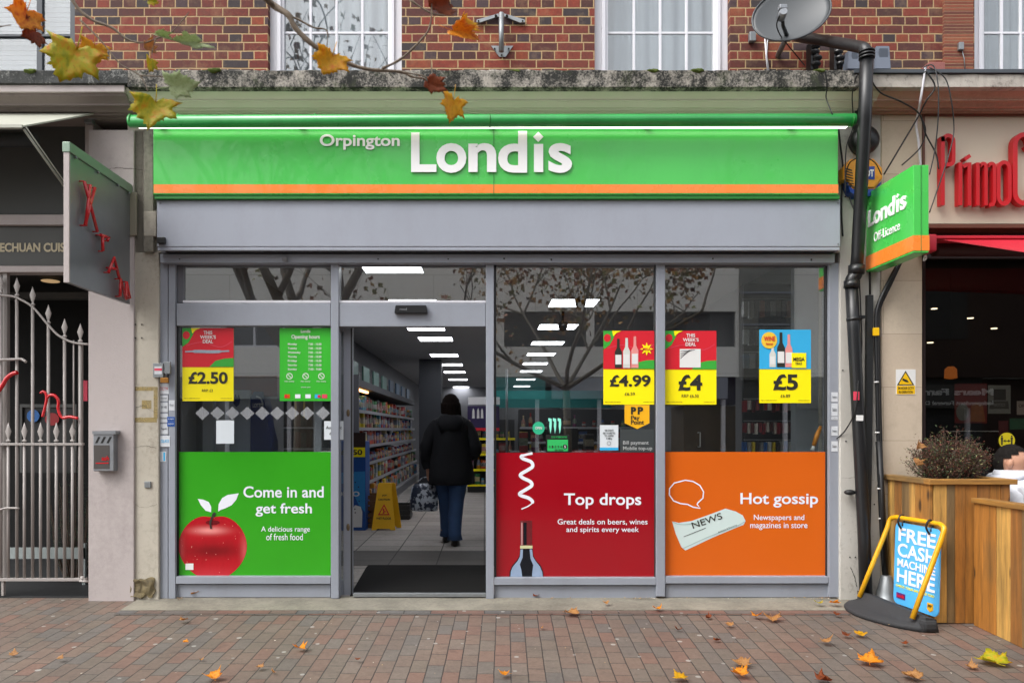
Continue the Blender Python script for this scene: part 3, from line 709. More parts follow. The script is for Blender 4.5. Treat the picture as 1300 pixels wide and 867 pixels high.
# orange graphic
g = poster('window_graphic', (844.5, 573.5, 1048.7, 731), MC['orange_vinyl'], 'large orange window graphic with a newspaper and speech bubble, Hot gossip')
bub = [(870, 609.3), (880, 611), (888.5, 616), (893.2, 624), (892.5, 632), (886, 638), (885, 640), (889, 645), (880, 643.5), (873, 640), (864, 639), (855, 635.5), (849.8, 628), (850, 620), (856, 613)]
ribbon('speech_bubble', bub, 1.5, layer(1), MC['vinyl_white'], g, n=1, closed=True)
M('news_print', '#c5d6d3', .5, var=.04); M('news_fold', '#9db3b0', .5)
flat('newspaper', [(853.2, 661.5), (862, 663.5), (878, 661), (898, 654), (921, 645.3), (934, 649), (943, 654), (946.5, 661), (944, 666), (936, 669), (905, 682), (870, 698.5), (865, 694), (858, 678)], layer(1), MC['news_print'], g)
ribbon('fold_line', [(853.5, 662), (864, 665.5), (882, 664), (896, 659)], .8, layer(2), MC['news_fold'], g)
ribbon('fold_line', [(867, 696), (900, 681), (935, 667.5), (945, 662)], .9, layer(2), MC['news_fold'], g)
ca, sa = math.cos(R(17.5)), math.sin(R(17.5))
def tilt(px, py, ang, y):
    o = W(px, py, y); a = R(ang)
    return Matrix(((math.cos(a), -math.sin(a), 0, o.x), (0, 0, 1, o.y), (math.sin(a), math.cos(a), 0, o.z), (0, 0, 0, 1)))
text('headline', 'NEWS', (0, 0, .25, .052), 0, MC['ink'], g, bold=.006, frame=tilt(880, 671, 19, layer(2)))
text('byline', 'Business & Economy', (0, 0, .16, .014), 0, MC['ink'], g, bold=.0, frame=tilt(912.5, 676.6, 22, layer(2)))
ribbon('rule_line', [(868, 681), (896, 670)], .7, layer(2), MC['ink'], g, n=1)
for s, b in (('Hot gossip', (940, 625.5, 1038.5, 644)), ('Newspapers and', (957, 653, 1021, 662)), ('magazines in store', (952.5, 663, 1025, 672.5))):
    text('lettering', s, b, layer(1), MC['vinyl_white'], g, bold=.0155 if b[3]-b[1] > 12 else .004)

# price posters
def deal(x0, x1, top, mid, bot, topmat, price, pbx, rrp, rbx, label, head=True):
    g = poster('price_poster', (x0, top, x1, bot), MC['poster_yellow'], label, y=PY-.001)
    flat('upper_panel', rect(x0, top, x1, mid), layer(2), topmat, g)
    if topmat is not MC['poster_blue']:
        flat('green_corner', [(x0, top), (x0+17, top), (x0+13, top+9), (x0+8, top+18), (x0, top+24)], layer(3), MC['poster_green'], g)
        flat('red_bauble', ell(x0+5, top+9, 4.5, 5), layer(4), MC['poster_red'], g)
        flat('yellow_corner', [(x0+11, top), (x0+23, top), (x0+17, top+2.5), (x0+12.5, top+7)], layer(4), MC['poster_yellow'], g)
        flat('green_swoosh', [(x0+34, mid-.2), (x0+42, mid-8), (x0+54, mid-11), (x1, mid-11.5), (x1, mid-.2)], layer(3), MC['poster_green'], g)
        ribbon('streak', [(x0+5, top+22), (x0+25, top+18), (x0+48, top+24), (x1-2, top+17)], .8, layer(3), MC['poster_pink'], g)
    if head:
        for i, (s, w) in enumerate((('THIS', 11), ("WEEK'S", 20), ('DEAL', 13))):
            cx = x0+(x1-x0)*.5; text('heading', s, (cx-w/2, top+3.5+i*5.6, cx+w/2, top+8+i*5.6), layer(4), MC['white'], g, bold=.02)
    text('price', price, pbx, layer(2), MC['ink'], g, bold=.03)
    text('was_price', rrp, rbx, layer(2), MC['ink'], g, bold=0)
    text('small_print', 'Subject to availability while stocks last', (x0+2, bot-4, x0+22, bot-2.6), layer(2), MC['ink'], g, bold=0); text('small_print', 'promotion ends soon', (x1-16, bot-4, x1-2, bot-2.6), layer(2), MC['ink'], g, bold=0)
    return g
M('print_silver', '#9aa2b0', .4, var=.3, scale=60)
p = deal(231.5, 296.5, 416.5, 466, 509, MC['poster_red'], '\u00a32.50', (239, 472, 289, 487.5), 'RRP: \u00a33', (256.5, 494, 270, 497.5), "price poster on the left window with a toothbrush and \u00a32.50")
ribbon('toothbrush_print', [(235, 446.5), (250, 446), (270, 446.5), (291, 445.5)], [2, 4, 4, 2], layer(4), MC['print_silver'], p)
def bottle_print(px, base, top, w, mat, par, k=4):
    h = base-top
    flat('bottle_print', [(px-w/2, base), (px-w/2, base-h*.55), (px-w*.2, base-h*.7), (px-w*.17, top), (px+w*.17, top), (px+w*.2, base-h*.7), (px+w/2, base-h*.55), (px+w/2, base)], layer(k), mat, par)
    flat('bottle_label', rect(px-w*.42, base-h*.45, px+w*.42, base-h*.12), layer(k+1), MC['white'], par)
p = deal(766, 833, 420, 468.5, 513.5, MC['poster_red'], '\u00a34.99', (774, 476, 826, 491), '\u00a36.59', (793, 498, 806, 502), "price poster on the third window with three bottles and \u00a34.99", head=False)
M('rose_wine', '#e0928d', .3); M('white_wine', '#cfd2cb', .3)
bottle_print(785, 467, 430, 9, MC['ink'], p); bottle_print(795.5, 467, 429, 9, MC['white_wine'], p); bottle_print(806, 467, 427, 9, MC['rose_wine'], p)
flat('star', [(821+(8.5 if k % 2 == 0 else 4)*math.sin(2*PI*k/16), 443+(8.5 if k % 2 == 0 else 4)*math.cos(2*PI*k/16)) for k in range(16)], layer(4), MC['poster_yellow'], p)
text('offer', 'MEGA', (816, 441.5, 826, 445), layer(5), MC['poster_red'], p)
p = deal(844.3, 909.5, 420, 469, 513.5, MC['poster_red'], '\u00a34', (861, 475.5, 891.5, 496), 'RRP \u00a36.50', (865.5, 500.5, 887, 504.5), "price poster between two windows' mullion and \u00a35 poster, showing \u00a34")
flat('packet_print', rect(863, 443, 889.5, 466.5), layer(4), MC['white'], p)
for k in range(4): ribbon('packet_line', [(864, 455-k*3), (876+k*2, 444.2)], .6, layer(5), MC['dark_grey'], p, n=1)
p = deal(964, 1029.5, 418.5, 468.5, 511.5, MC['poster_blue'], '\u00a35', (981.5, 475, 1013, 495.5), '\u00a36.89', (991, 500.5, 1003, 504.5), "blue and yellow price poster on the right window with wine bottles and \u00a35", head=False)
bottle_print(981, 466, 436, 8, MC['white_wine'], p); bottle_print(991.5, 466, 422, 10, MC['ink'], p); bottle_print(1001.5, 466, 424.5, 9, MC['rose_wine'], p)
flat('round_flash', ell(976.5, 432, 10, 10.5), layer(5), M('flash_orange', '#e9c23c', .35), p); text('flash_lettering', 'WINE', (970, 427, 984, 433), layer(6), MC['poster_red'], p, bold=.03); text('flash_lettering', 'festival', (972.5, 435, 981, 438), layer(6), MC['poster_red'], p)
flat('mega_flash', rect(1005, 448, 1023.5, 467), layer(6), MC['poster_yellow'], p); text('flash_lettering', 'MEGA', (1007, 453.5, 1021.5, 458.5), layer(7), MC['ink'], p, bold=.03); text('flash_lettering', 'DEALS', (1010, 460, 1018, 463), layer(7), MC['ink'], p)
# opening hours
p = poster('opening_hours', (355, 416.5, 420, 509), M('hours_green', '#35b02c', .35, var=.06), 'bright green opening hours poster at the top of the left window', y=PY-.001)
text('heading', 'Londis', (382, 418.5, 394, 422.5), layer(2), MC['white'], p, bold=.02); text('heading', 'Opening hours', (370, 425, 406, 431.5), layer(2), MC['white'], p, bold=.015)
for i, dd in enumerate(('Monday', 'Tuesday', 'Wednesday', 'Thursday', 'Friday', 'Saturday', 'Sunday')):
    y0 = 435.5+i*5.3; w = {'Wednesday': 16}.get(dd, 11.5)
    text('day', dd, (365.5, y0, 365.5+w, y0+3.3), layer(2), MC['white'], p, bold=.012); text('hours', '7.00 - %s' % ('9.00' if i == 6 else '10.00'), (391.5, y0, 408, y0+2.8), layer(2), MC['white'], p, bold=.012)
for px in (367.5, 388, 408): ribbon('round_icon', ell(px, 477.5, 3.6, 3.6, 18), .9, layer(2), MC['white'], p, n=1, closed=True); ribbon('round_icon', [(px-2, 475.5), (px+2, 479.5)], .8, layer(2), MC['white'], p, n=1); text('icon_caption', 'No entry', (px-6, 483, px+6, 485.5), layer(2), MC['white'], p, bold=0)
text('note', 'thank you', (382, 490.5, 394, 492.5), layer(2), MC['white'], p, bold=0)
for px, m in ((364.5, MC['orange_vinyl']), (378, MC['vinyl_white']), (391, MC['vinyl_white']), (403, MC['poster_blue']), (412, MC['poster_pink'])):
    flat('card_logo', rect(px-3.4, 500.5, px+3.4, 505.5), layer(2), m, p)
flat('card_logo_dot', ell(363, 503, 2, 2, 16), layer(3), MC['poster_red'], p); flat('card_logo_dot', ell(405, 503, 2, 2, 16), layer(3), MC['poster_red'], p)
# smaller window stickers
def paper(r, label, lines, mat=None, name='notice', cat='notice', ink=None, y=PY-.001):
    g = poster(name, r, mat or MC['paper'], label, cat, y=y)
    for s, b in lines: text('lettering', s, b, y-.0016, ink or MC['ink'], g, bold=.008)
    return g
paper((274.5, 533.5, 297, 563), 'blank white sheet taped inside the left window under the diamonds', [], M('sheet_white', '#d5dde2', .6))
paper((411.5, 534.5, 436, 558), 'white automatic door sticker beside the sliding door edge', [('Automatic', (414, 540.5, 434, 544.5)), ('door', (418, 548.5, 428, 552))], y=.0275)
p = paper((761.5, 539.5, 785, 571.5), 'white notice with blue foot above the red graphic', [("WE DON'T", (767.5, 545, 779, 547.4)), ('SELL CIGARETTES', (765.5, 548.6, 781, 550.8)), ('TO UNDER', (767.5, 552, 779, 554.2)), ('18s', (770, 555.4, 777, 557.6))])
flat('blue_foot', rect(761.5, 568, 785, 571.5), layer(3), MC['poster_blue'], p); ribbon('ring', ell(773, 562.5, 2.4, 2.4, 16), .5, layer(3), MC['steel'], p, n=1, closed=True)
p = poster('sticker', (676, 535.5, 691.5, 551.5), MC['hours_green'], 'round mint green sticker low on the third window', 'sticker')
bpy.data.objects.remove(p.children[0]); M('mint', '#2fae83', .4)
flat('disc', [(683.7+(7.6+(.5 if k % 2 else -.3))*math.cos(2*PI*k/40), 543.3+(8+(.5 if k % 2 else -.3))*math.sin(2*PI*k/40)) for k in range(40)], layer(1), MC['mint'], p); text('lettering', 'OPEN', (679.5, 541.5, 688, 545), layer(2), MC['white'], p)
p = thing('energy_drink_sign', 'dark sticker with three glowing mint claw strokes on the third window', 'sign', tuple(W(704, 551, PY)))
flat('backing', ell(704.5, 540.5, 10.5, 11.5), layer(0), M('sticker_black', '#101a1c', .4), p)
for px in (698.6, 704.3, 710.4):
    e = M('claw_mint', '#8ff0d4', .4)
    flat('claw', [(px-2.3, 530.5), (px+1.7, 531.5), (px+2, 538), (px+1.4, 545), (px+.2, 550.5), (px-.6, 545), (px-1.2, 541), (px-.9, 535), (px-2.6, 534)], layer(1), e, p)
p = paper((693, 551.5, 722.5, 574), 'black and green food hygiene rating sticker above the red graphic', [], MC['black'], 'rating_sticker', 'sticker')
flat('green_panel', rect(695, 558, 721, 572.5), layer(3), M('rating_green', '#2fb35e', .4), p); text('lettering', 'FOOD HYGIENE RATING', (700, 553.5, 720, 556), layer(3), MC['rating_green'], p)
for i, ch in enumerate('01234'): text('digit', ch, (697+i*3.6, 565.5, 698.8+i*3.6, 568.5), layer(4), MC['ink'], p)
flat('score_disc', ell(717.3, 567, 2.8, 3), layer(4), MC['black'], p); text('digit', '5', (716.3, 565.3, 718.4, 568.7), layer(5), MC['white'], p, bold=.02); text('lettering', 'VERY GOOD', (704, 570, 715, 572), layer(4), MC['ink'], p)
p = thing('payment_sign', 'yellow shield-shaped PayPoint sign hanging under the \u00a34.99 poster', 'sign', tuple(W(808, 544, PY)))
flat('shield', [(793, 514), (824.5, 514), (824.5, 537), (809, 544.5), (793, 537)], layer(2), M('pay_yellow', '#eeb01c', .35), p)
text('logo', 'P', (801, 516.5, 807.5, 526), layer(3), MC['ink'], p, bold=.05); text('logo', 'P', (809.5, 516.5, 816.5, 526), layer(3), MC['ink'], p, bold=.05)
text('lettering', 'Pay', (801, 527.5, 812, 534), layer(3), MC['ink'], p, bold=.02); text('lettering', 'Point', (801, 533, 817.5, 538.8), layer(3), MC['ink'], p, bold=.02)
p = thing('payment_lettering', 'grey Bill payment Mobile top-up lettering above the red graphic', 'lettering', tuple(W(808, 571, PY)))
flat('tint', rect(787, 544.8, 832.5, 573.8), layer(0), MC['frosted_vinyl'] if False else M('smoke_panel', '#3a3f40', .4), p)
text('lettering', 'Bill payment', (791, 559.5, 823.5, 565.5), layer(1), M('letter_grey', '#a9adac', .5), p, bold=.012); text('lettering', 'Mobile top-up', (791, 566.5, 828, 572.5), layer(1), MC['letter_grey'], p, bold=.012)

# ---------------------------------------------------------------- stickers and boxes on the jambs
M('sticker_white', '#c9cdd2', .5, var=.1, scale=30); M('sticker_blue', '#1e4f9a', .4)
def jam(r, label, mat='sticker_white', s=None, tone=None, y=-.0225):
    g = thing('jamb_sticker', label, 'sticker', tuple(W((r[0]+r[2])/2, r[3], y)))
    bm = bmesh.new(); pbox(bm, *r, y, y+.0012); finish(bm, 'sheet', MC[mat], g)
    if s: text('lettering', s, (r[0]+1.2, r[1]+(r[3]-r[1])*.35, r[2]-1.2, r[1]+(r[3]-r[1])*.62), y-.0012, tone or M('faint_ink', '#6d7176', .6), g, bold=0)
    return g
jy = -.0145
jam((201.5, 487, 214.5, 500), 'torn white sticker just below the padlock boxes on the left jamb', s='CCTV', tone=MC['poster_red'], y=jy)
jam((202, 502, 213, 509), 'small white sticker third down on the left jamb', s='Locksmith', y=jy)
jam((203, 511, 213, 523), 'grey printed sticker with a frame left of the blue ones', s='24 HR', y=jy)
jam((214.3, 508, 221.6, 521), 'tall white sticker on the inner left jamb strip', s='Keys', y=-.0215)
jam((202, 525, 213, 536), 'white sticker level with the blue sticker on the jamb', s='Shutters', y=jy)
jam((212.2, 529, 221.8, 534.5), 'upper of two small blue stickers on the left jamb', 'sticker_blue', 'CALL', MC['white'], -.0225)
jam((212.2, 535, 221.8, 541.3), 'lower of two small blue stickers on the left jamb', 'sticker_blue', 'NOW', MC['white'], -.0225)
jam((203.5, 538, 213.2, 551), 'white sticker below the blue ones with a bent corner', s='Repairs', y=jy)
jam((203, 553, 215.8, 567), 'white and pale blue sticker second from bottom on the left jamb', s='GLASS', tone=MC['poster_blue'], y=-.0225)
g = jam((202.5, 573, 211, 586), 'lowest white sticker with a blue bar on the left jamb', y=jy); flat('bar', rect(207.5, 574, 209.5, 585), jy-.0015, MC['poster_blue'], g)
for i, (a, b, lab) in enumerate(((498, 510, 'highest of the white stickers on the right jamb'), (512, 528, 'largest white sticker on the right jamb'), (529, 533, 'thin grey printed sticker on the right jamb'), (541, 553, 'white sticker below the thin grey one on the right jamb'), (560, 573, 'lowest white sticker on the right jamb by the black cable'))):
    jam((1055.5, a, 1063.5, b), lab, s='Shutters' if i != 2 else 'CALL')
def lockbox(r, label, y0=-.07):
    g = thing('padlock_box', label, 'padlock box', tuple(W((r[0]+r[2])/2, r[3], y0)))
    bm = bmesh.new(); pbox(bm, *r, y0, -.0405, .003); finish(bm, 'case', MC['galv'], g); return g
g = lockbox((194, 461, 207, 479), 'grey metal lock box with a red and white label on the left jamb'); flat('label', rect(196, 465, 205.5, 475), -.0715, MC['sticker_white'], g); flat('red_band', rect(196, 467.5, 205.5, 470.5), -.073, MC['poster_pink'], g)
g = lockbox((207.6, 459, 216, 474.5), 'smaller dark metal lock box with a brass padlock on the left jamb', -.06)
bm = bmesh.new(); pbox(bm, 203.5, 479.5, 213.5, 486, -.075, -.055, .003); finish(bm, 'padlock', M('brass_bright', '#9a6a2c', .4, .6), g)
bm = bmesh.new(); tube(bm, [W(206, 480, -.065), W(206, 474, -.065), W(208.5, 471.5, -.065), W(211, 474, -.065), W(211, 480, -.065)], .003, 8); finish(bm, 'shackle', MC['steel'], g)

# ---------------------------------------------------------------- projecting shop sign (right)
sg = thing('projecting_sign', 'green double-sided Londis Off-Licence sign projecting from the right pier', 'shop sign', (3.06, -.4, 2.58))
x0s, x1s = 3.008, 3.115; yn, yf = -.73, -.06
bm = bmesh.new(); box(bm, x0s, x1s, yn, yf, 2.585, 3.2, .004); finish(bm, 'box_panel', MC['sign_green'], sg)
bm = bmesh.new(); box(bm, x0s-.003, x1s+.003, yn-.003, yf+.002, 2.60, 2.706); finish(bm, 'stripe', MC['sign_orange'], sg)
bm = bmesh.new(); box(bm, x0s+.05, x0s+.053, yn-.0045, yn, 2.585, 3.2); finish(bm, 'panel_joint', MC['seam'], sg)
fr = Matrix(((0, 0, -1, x0s-.007), (-1, 0, 0, yf), (0, 1, 0, 2.585), (0, 0, 0, 1)))     # u from wall to street, v up, normal -x
fr2 = fr.copy()
londis(sg, .04, .583, .47, .341, 0, .006, frame=fr)
text('lettering', 'Off-Licence', (.13, .205, .50, .275), 0, MC['sign_white'], sg, bold=.0, frame=fr, depth=.004)
bm = bmesh.new(); box(bm, x0s+.04, x1s-.04, yf+.003, -.045, 2.7, 2.75); box(bm, x0s+.04, x1s-.04, yf+.003, -.045, 3.0, 3.05); finish(bm, 'wall_bracket', MC['steel'], sg)

# ---------------------------------------------------------------- neon sign (left)
sg = thing('neon_sign', 'dark metal hanging sign with red neon letters Xi An on the left pier', 'shop sign', (-2.8, -.5, 2.33))
xs = -2.783
M('dark_metal_sheet', '#8d9094', .42, .7, var=.25, scale=3)
bm = bmesh.new(); box(bm, xs-.03, xs, -.96, -.08, 2.33, 3.2, .003); finish(bm, 'panel', MC['dark_metal_sheet'], sg)
bm = bmesh.new(); box(bm, xs-.034, xs+.004, -.975, -.961, 2.33, 3.2, .002); finish(bm, 'edge_strip', MC['pier_mauve'], sg)
bm = bmesh.new(); box(bm, xs-.04, xs+.012, -.98, -.065, 3.201, 3.27, .004); finish(bm, 'support_arm', M('arm_green', '#7d9181', .4, .3), sg)
bm = bmesh.new()
for yy in (-.9, -.6, -.3, -.12): tube(bm, [(xs+.005, yy, 3.19), (xs+.02, yy, 3.19)], .008, 8)
finish(bm, 'bolt', MC['steel'], sg)
bm = bmesh.new(); box(bm, xs-.07, xs+.05, -.0795, -.0605, 2.87, 3.21, .004); finish(bm, 'wall_plate', M('plate_tan', '#8a8372', .6), sg)
M('neon_red', '#c4101c', .25, coat=.5)
def neon(strokes, u0, v0, w, h):
    bm = bmesh.new()
    for st in strokes:
        P = [(xs+.035, -.96+u0+a*w, 2.33+v0+b*h) for a, b in st]
        tube(bm, P, .0115, 8)
        for p_ in (P[0], P[-1]): tube(bm, [p_, (xs, p_[1], p_[2])], .005, 6)
    finish(bm, 'neon_letter', MC['neon_red'], sg)
neon([[(0, 1), (1, 0)], [(.8, 1), (.05, 0)], [(.45, 1), (.1, 0)]], .12, .42, .18, .3)
neon([[(.3, .95), (.35, 0)], [(.1, .9), (1, 1)], [(.95, 1), (.8, .75)]], .33, .3, .14, .12)
neon([[(0, .1), (.5, 1), (1, 0)], [(.2, .4), (.8, .45)]], .46, .15, .17, .14)
neon([[(0, 0), (.05, 1), (.6, 0), (.65, 1)], [(.65, 1), (1, .1)]], .64, .02, .16, .13)

# ---------------------------------------------------------------- left neighbour: awning, fascia, gate
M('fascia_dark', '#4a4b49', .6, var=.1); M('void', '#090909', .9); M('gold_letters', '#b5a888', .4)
lf = thing('restaurant_front', 'dark restaurant frontage with gold lettering left of the mauve pier', 'shopfront', tuple(W(0, 755, 0)))
Box('upper_panel', -300, 146, 107.5, 272, .1, .16, MC['fascia_dark'], lf)
Box('rail', -300, 272.5, 112, 285.5, .03, .16, MC['pier_mauve'], lf, .003)
Box('rail', -300, 337.5, 112, 345.5, .03, .16, MC['pier_mauve'], lf, .003)
Box('name_panel', -300, 286, 112, 337, .07, .16, M('name_board', '#3b3b37', .5), lf)
text('lettering', 'SZ', (-17, 308.5, -1.5, 320), .066, MC['gold_letters'], lf, bold=.035); text('lettering', 'ECHUAN CUISI', (0, 308.5, 85, 320), .066, MC['gold_letters'], lf, bold=.035); text('lettering', 'NE', (86.5, 308.5, 101, 320), .066, MC['gold_letters'], lf, bold=.035)
Box('post', 107.8, 146, 118, 271.9, -.01, .16, MC['pier_mauve'], lf, .003)
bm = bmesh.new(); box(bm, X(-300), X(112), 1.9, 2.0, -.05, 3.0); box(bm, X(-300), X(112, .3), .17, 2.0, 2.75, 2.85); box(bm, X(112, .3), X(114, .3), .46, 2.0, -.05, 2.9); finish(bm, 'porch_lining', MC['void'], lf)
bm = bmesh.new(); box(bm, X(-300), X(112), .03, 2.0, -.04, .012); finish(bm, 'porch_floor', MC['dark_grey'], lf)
bm = bmesh.new(); pbox(bm, -60, 371, 112, 379, 1.2, 1.3); finish(bm, 'porch_beam', MC['fascia_dark'], lf)
emit('dim_lamp', '#c9a77a', .25)
bm = bmesh.new(); t = bmesh.new(); bmesh.ops.create_uvsphere(t, u_segments=20, v_segments=8, radius=1); bmesh.ops.scale(t, vec=(.08, .08, .012), verts=t.verts); bmesh.ops.translate(t, vec=W(64, 357, 1.0), verts=t.verts); merge(bm, t); finish(bm, 'ceiling_lamp', MC['dim_lamp'], lf)
aw = thing('awning_box', 'pale metal awning hood with a folding arm above the dark restaurant front', 'awning', tuple(W(60, 160, -.1)))
yn_, yf_ = -.75, -.06
M('awning_metal', '#a8a99c', .5, dirt=.1)
bm = bmesh.new()
A = [W(127, 142.5, yf_), W(-300, 142.5, yf_)]; B = [W(27.5, 160, yn_), W(-400, 160, yn_)]
slab(bm, [A[0], A[1], B[1], B[0]], (0, 0, -.012)); finish(bm, 'hood', MC['awning_metal'], aw)
bm = bmesh.new(); tube(bm, [W(-300, 162.5, yn_+.02), W(27, 162.5, yn_+.02)], .012, 8); box(bm, X(-300, yn_), X(29, yn_), yn_-.012, yn_, Z(163, yn_), Z(159, yn_)); finish(bm, 'front_bar', MC['awning_metal'], aw)
bm = bmesh.new(); tube(bm, [W(-300, 178, -.35), W(46, 178, -.35)], .055, 20); finish(bm, 'roller', MC['dark_grey'], aw)
bm = bmesh.new(); tube(bm, [W(30, 164, yn_+.03), W(84, 240, -.3)], .009, 8); tube(bm, [W(33, 162, yn_+.03), W(88, 240, -.3)], .005, 8); tube(bm, [W(86, 240, -.3), W(110, 262, -.02)], .009, 8); finish(bm, 'folding_arm', MC['awning_metal'], aw)
bm = bmesh.new(); pbox(bm, 106.5, 149, 117, 156, -.06, -.012, .003); pbox(bm, 112, 147, 122, 151, -.08, -.061, .003); finish(bm, 'hinge', MC['steel'], aw)
# gate
gt = thing('railing_gate', 'grey spearhead metal gate with red ribbon letters across the dark porch', 'gate', tuple(W(60, 752, .02)))
GP = MC['gate_paint']; gy = .03
def bar(name, px, t, b, r=.011):
    bm = bmesh.new(); tube(bm, [W(px, b, gy), W(px, t, gy)], r, 10); return finish(bm, name, GP, gt)
def spear(px, base, h=22):
    bm = bmesh.new(); c = W(px, base, gy); s = (D+gy)/F
    mt = Matrix.Translation(c) @ Matrix.Diagonal((1, .45, 1, 1))
    lathe(bm, [(.012, 0), (.02, .006), (.02, .014), (.009, .02), (.008, .028), (.026, .028+h*s*.36), (.014, h*s*.75), (.001, h*s)], (0, 0, 0), 12, mt)
    o = finish(bm, 'spearhead', GP, gt)
arch = [(-60, 352), (-20, 368), (0, 374.5), (10, 375.5), (21, 378), (41, 389.5), (61.5, 413), (72, 424), (82, 430.5), (92, 434.5), (102, 436.5), (112, 437)]
def archy(px):
    for (a, b), (c_, d) in zip(arch, arch[1:]):
        if a <= px <= c_: return b+(d-b)*(px-a)/(c_-a)
    return 437
for px in (-60, -40, -20, 1, 21.5, 41.5, 61.5, 82, 102): bar('upright', px, archy(px)-2, 735, .0125); spear(px, archy(px)-2, 24)
for px in (-50, -30, -10, 10.5, 31, 51.5, 71.5, 92): bar('upright', px, 562, 735, .0115); spear(px, 561, 25)
bar('upright', 93.5, 432, 562, .006)
bm = bmesh.new(); tube(bm, smoothpts([W(a, b, gy-.014) for a, b in arch], 5), .009, 8); finish(bm, 'arched_rail', GP, gt)
bm = bmesh.new(); pbox(bm, -70, 562.3, 104, 565.3, gy-.02, gy+.02, .002); pbox(bm, -70, 734, 108, 737.6, gy-.02, gy+.02, .002); finish(bm, 'cross_rail', GP, gt)
bm = bmesh.new(); pbox(bm, 99, 437, 103.5, 735, gy+.021, gy+.05, .002); pbox(bm, 3, 340, 9, 735, gy+.03, gy+.07, .003); finish(bm, 'frame_post', GP, gt)
bm = bmesh.new(); pbox(bm, 1.5, 737, 4.5, 756, gy-.01, gy+.02, .002); finish(bm, 'drop_foot', GP, gt)
bm = bmesh.new(); tube(bm, smoothpts([W(-5, 457, gy-.03), W(22, 456, gy-.03), (W(28, 456, gy-.03)), W(33, 459.5, gy-.04)], 4), .011, 8); tube(bm, smoothpts([W(-5, 650, gy-.03), W(6, 645, gy-.03), W(24, 645, gy-.04)], 4), .008, 8); finish(bm, 'latch', GP, gt)
bm = bmesh.new(); tube(bm, [W(101, 737, gy-.02), W(112, 738, gy-.02)], .009, 8); tube(bm, [W(104, 731, gy-.01), W(106, 737, gy-.01)], .015, 10); tube(bm, [W(104, 436, gy), W(112, 437.5, gy)], .008, 8); finish(bm, 'hinge', GP, gt)
for st, r_ in (([(51, 499), (55, 497), (58.5, 500), (59, 508), (57, 518), (54, 529)], .011), ([(58, 508), (63, 502), (69, 502), (74, 508), (74, 520), (79, 530), (88, 529), (99, 531)], .012), ([(-12, 506), (0, 494), (8, 481), (15, 475), (22, 473)], .017), ([(-12, 520), (-20, 500), (-26, 480)], .014)):
    bm = bmesh.new(); P = smoothpts([W(a, b, gy-.035) for a, b in st], 5); tube(bm, P, [r_*(.5+.5*math.sin(PI*min(1, (i+2)/(len(P)*.6)))) if i < len(P)*.3 else r_ for i in range(len(P))], 8); finish(bm, 'ribbon_letter', MC['neon_red'], gt)
# things behind the gate
nb = thing('notice_case', 'framed notice case with a blue and a red disc behind the gate', 'notice case', tuple(W(60, 580, .9)))
Box('back_board', 26, 515, 96, 600, .9, .93, MC['black'], nb)
bm = bmesh.new(); pbox(bm, 25, 513, 97, 517, .88, .9); pbox(bm, 25, 517.2, 28, 600, .88, .9); pbox(bm, 94, 517.2, 97, 600, .88, .9); finish(bm, 'case_frame', MC['fascia_dark'], nb)
flat('blue_disc', ell(42, 528, 8, 8), .88, M('porch_blue', '#1e62a8', .4), nb); flat('red_disc', ell(66, 532, 9, 8), .88, M('porch_red', '#9a1a20', .4), nb)
Box('red_poster', 104, 483, 111, 509, .6, .61, MC['poster_pink'], lf)
bm = bmesh.new(); pbox(bm, 10, 695, 108, 709, .5, .52); pbox(bm, 104, 690, 108, 752, .5, .53); finish(bm, 'low_board', M('board_pale', '#8f9897', .6), label='pale low board leaning behind the bottom of the gate', cat='board')
# ---------------------------------------------------------------- right side: restaurant front
rf = thing('restaurant_front', 'cream fascia with tall red Primo letters over a dark restaurant window', 'shopfront', tuple(W(1240, 780, 0)))
M('cream_panel', '#c4b8a4', .45, var=.03); M('brown_trim', '#5e3524', .5); M('red_letters', '#b5121b', .35, var=.04); M('maroon_dark', '#2a1613', .5)
yp = -.04
Box('fascia_panel', 1174, 147, 1700, 284, yp, .1, MC['cream_panel'], rf)
Box('side_trim', 1171.5, 139, 1174.5, 290, yp-.02, .1, MC['brown_trim'], rf, .002)
Box('top_trim', 1174.8, 139.5, 1700, 146.5, yp-.03, .1, MC['brown_trim'], rf, .002); Box('bottom_trim', 1174.8, 284.5, 1700, 289.5, yp-.02, .1, MC['brown_trim'], rf, .002)
Box('light_rail', 1171, 133, 1700, 138.8, yp-.06, .1, MC['pier_cream'], rf, .003)
# tall condensed red letters, built from rounded strokes
def rl(name, bars_, th=.055):
    bm = bmesh.new()
    for r in bars_: pbox(bm, *r, yp-.1, yp-.002, .004)
    return finish(bm, name, MC['red_letters'], rf)
yq = yp-.075
def arcpts(cx, cy, rx, ry, a0, a1, n=10): return [(cx+rx*math.cos(R(a0+(a1-a0)*k/n)), cy+ry*math.sin(R(a0+(a1-a0)*k/n))) for k in range(n+1)]
def rstroke(name, pts, w, closed=False): 
    return ribbon(name, pts, w, yq, MC['red_letters'], rf, n=1, closed=closed, th=.055)
rstroke('letter', [(1197.2, 260.5), (1197.2, 173.5)]+arcpts(1204, 180, 6.8, 8, 180, 360)+[(1210.8, 203)]+arcpts(1206.5, 203, 4.3, 6, 0, 90, 5)+[(1200.5, 209)], 4.6)
rstroke('letter', [(1219.5, 260.5), (1219.5, 206.5)], 4.7)
rstroke('letter', [(1222.9, 211.5), (1228.5, 208.6)], 5)
rstroke('letter', [(1231, 261), (1231, 206.5)], 4.7); rstroke('letter_accent', [(1225, 202.5), (1232, 197.5)], 4.5)
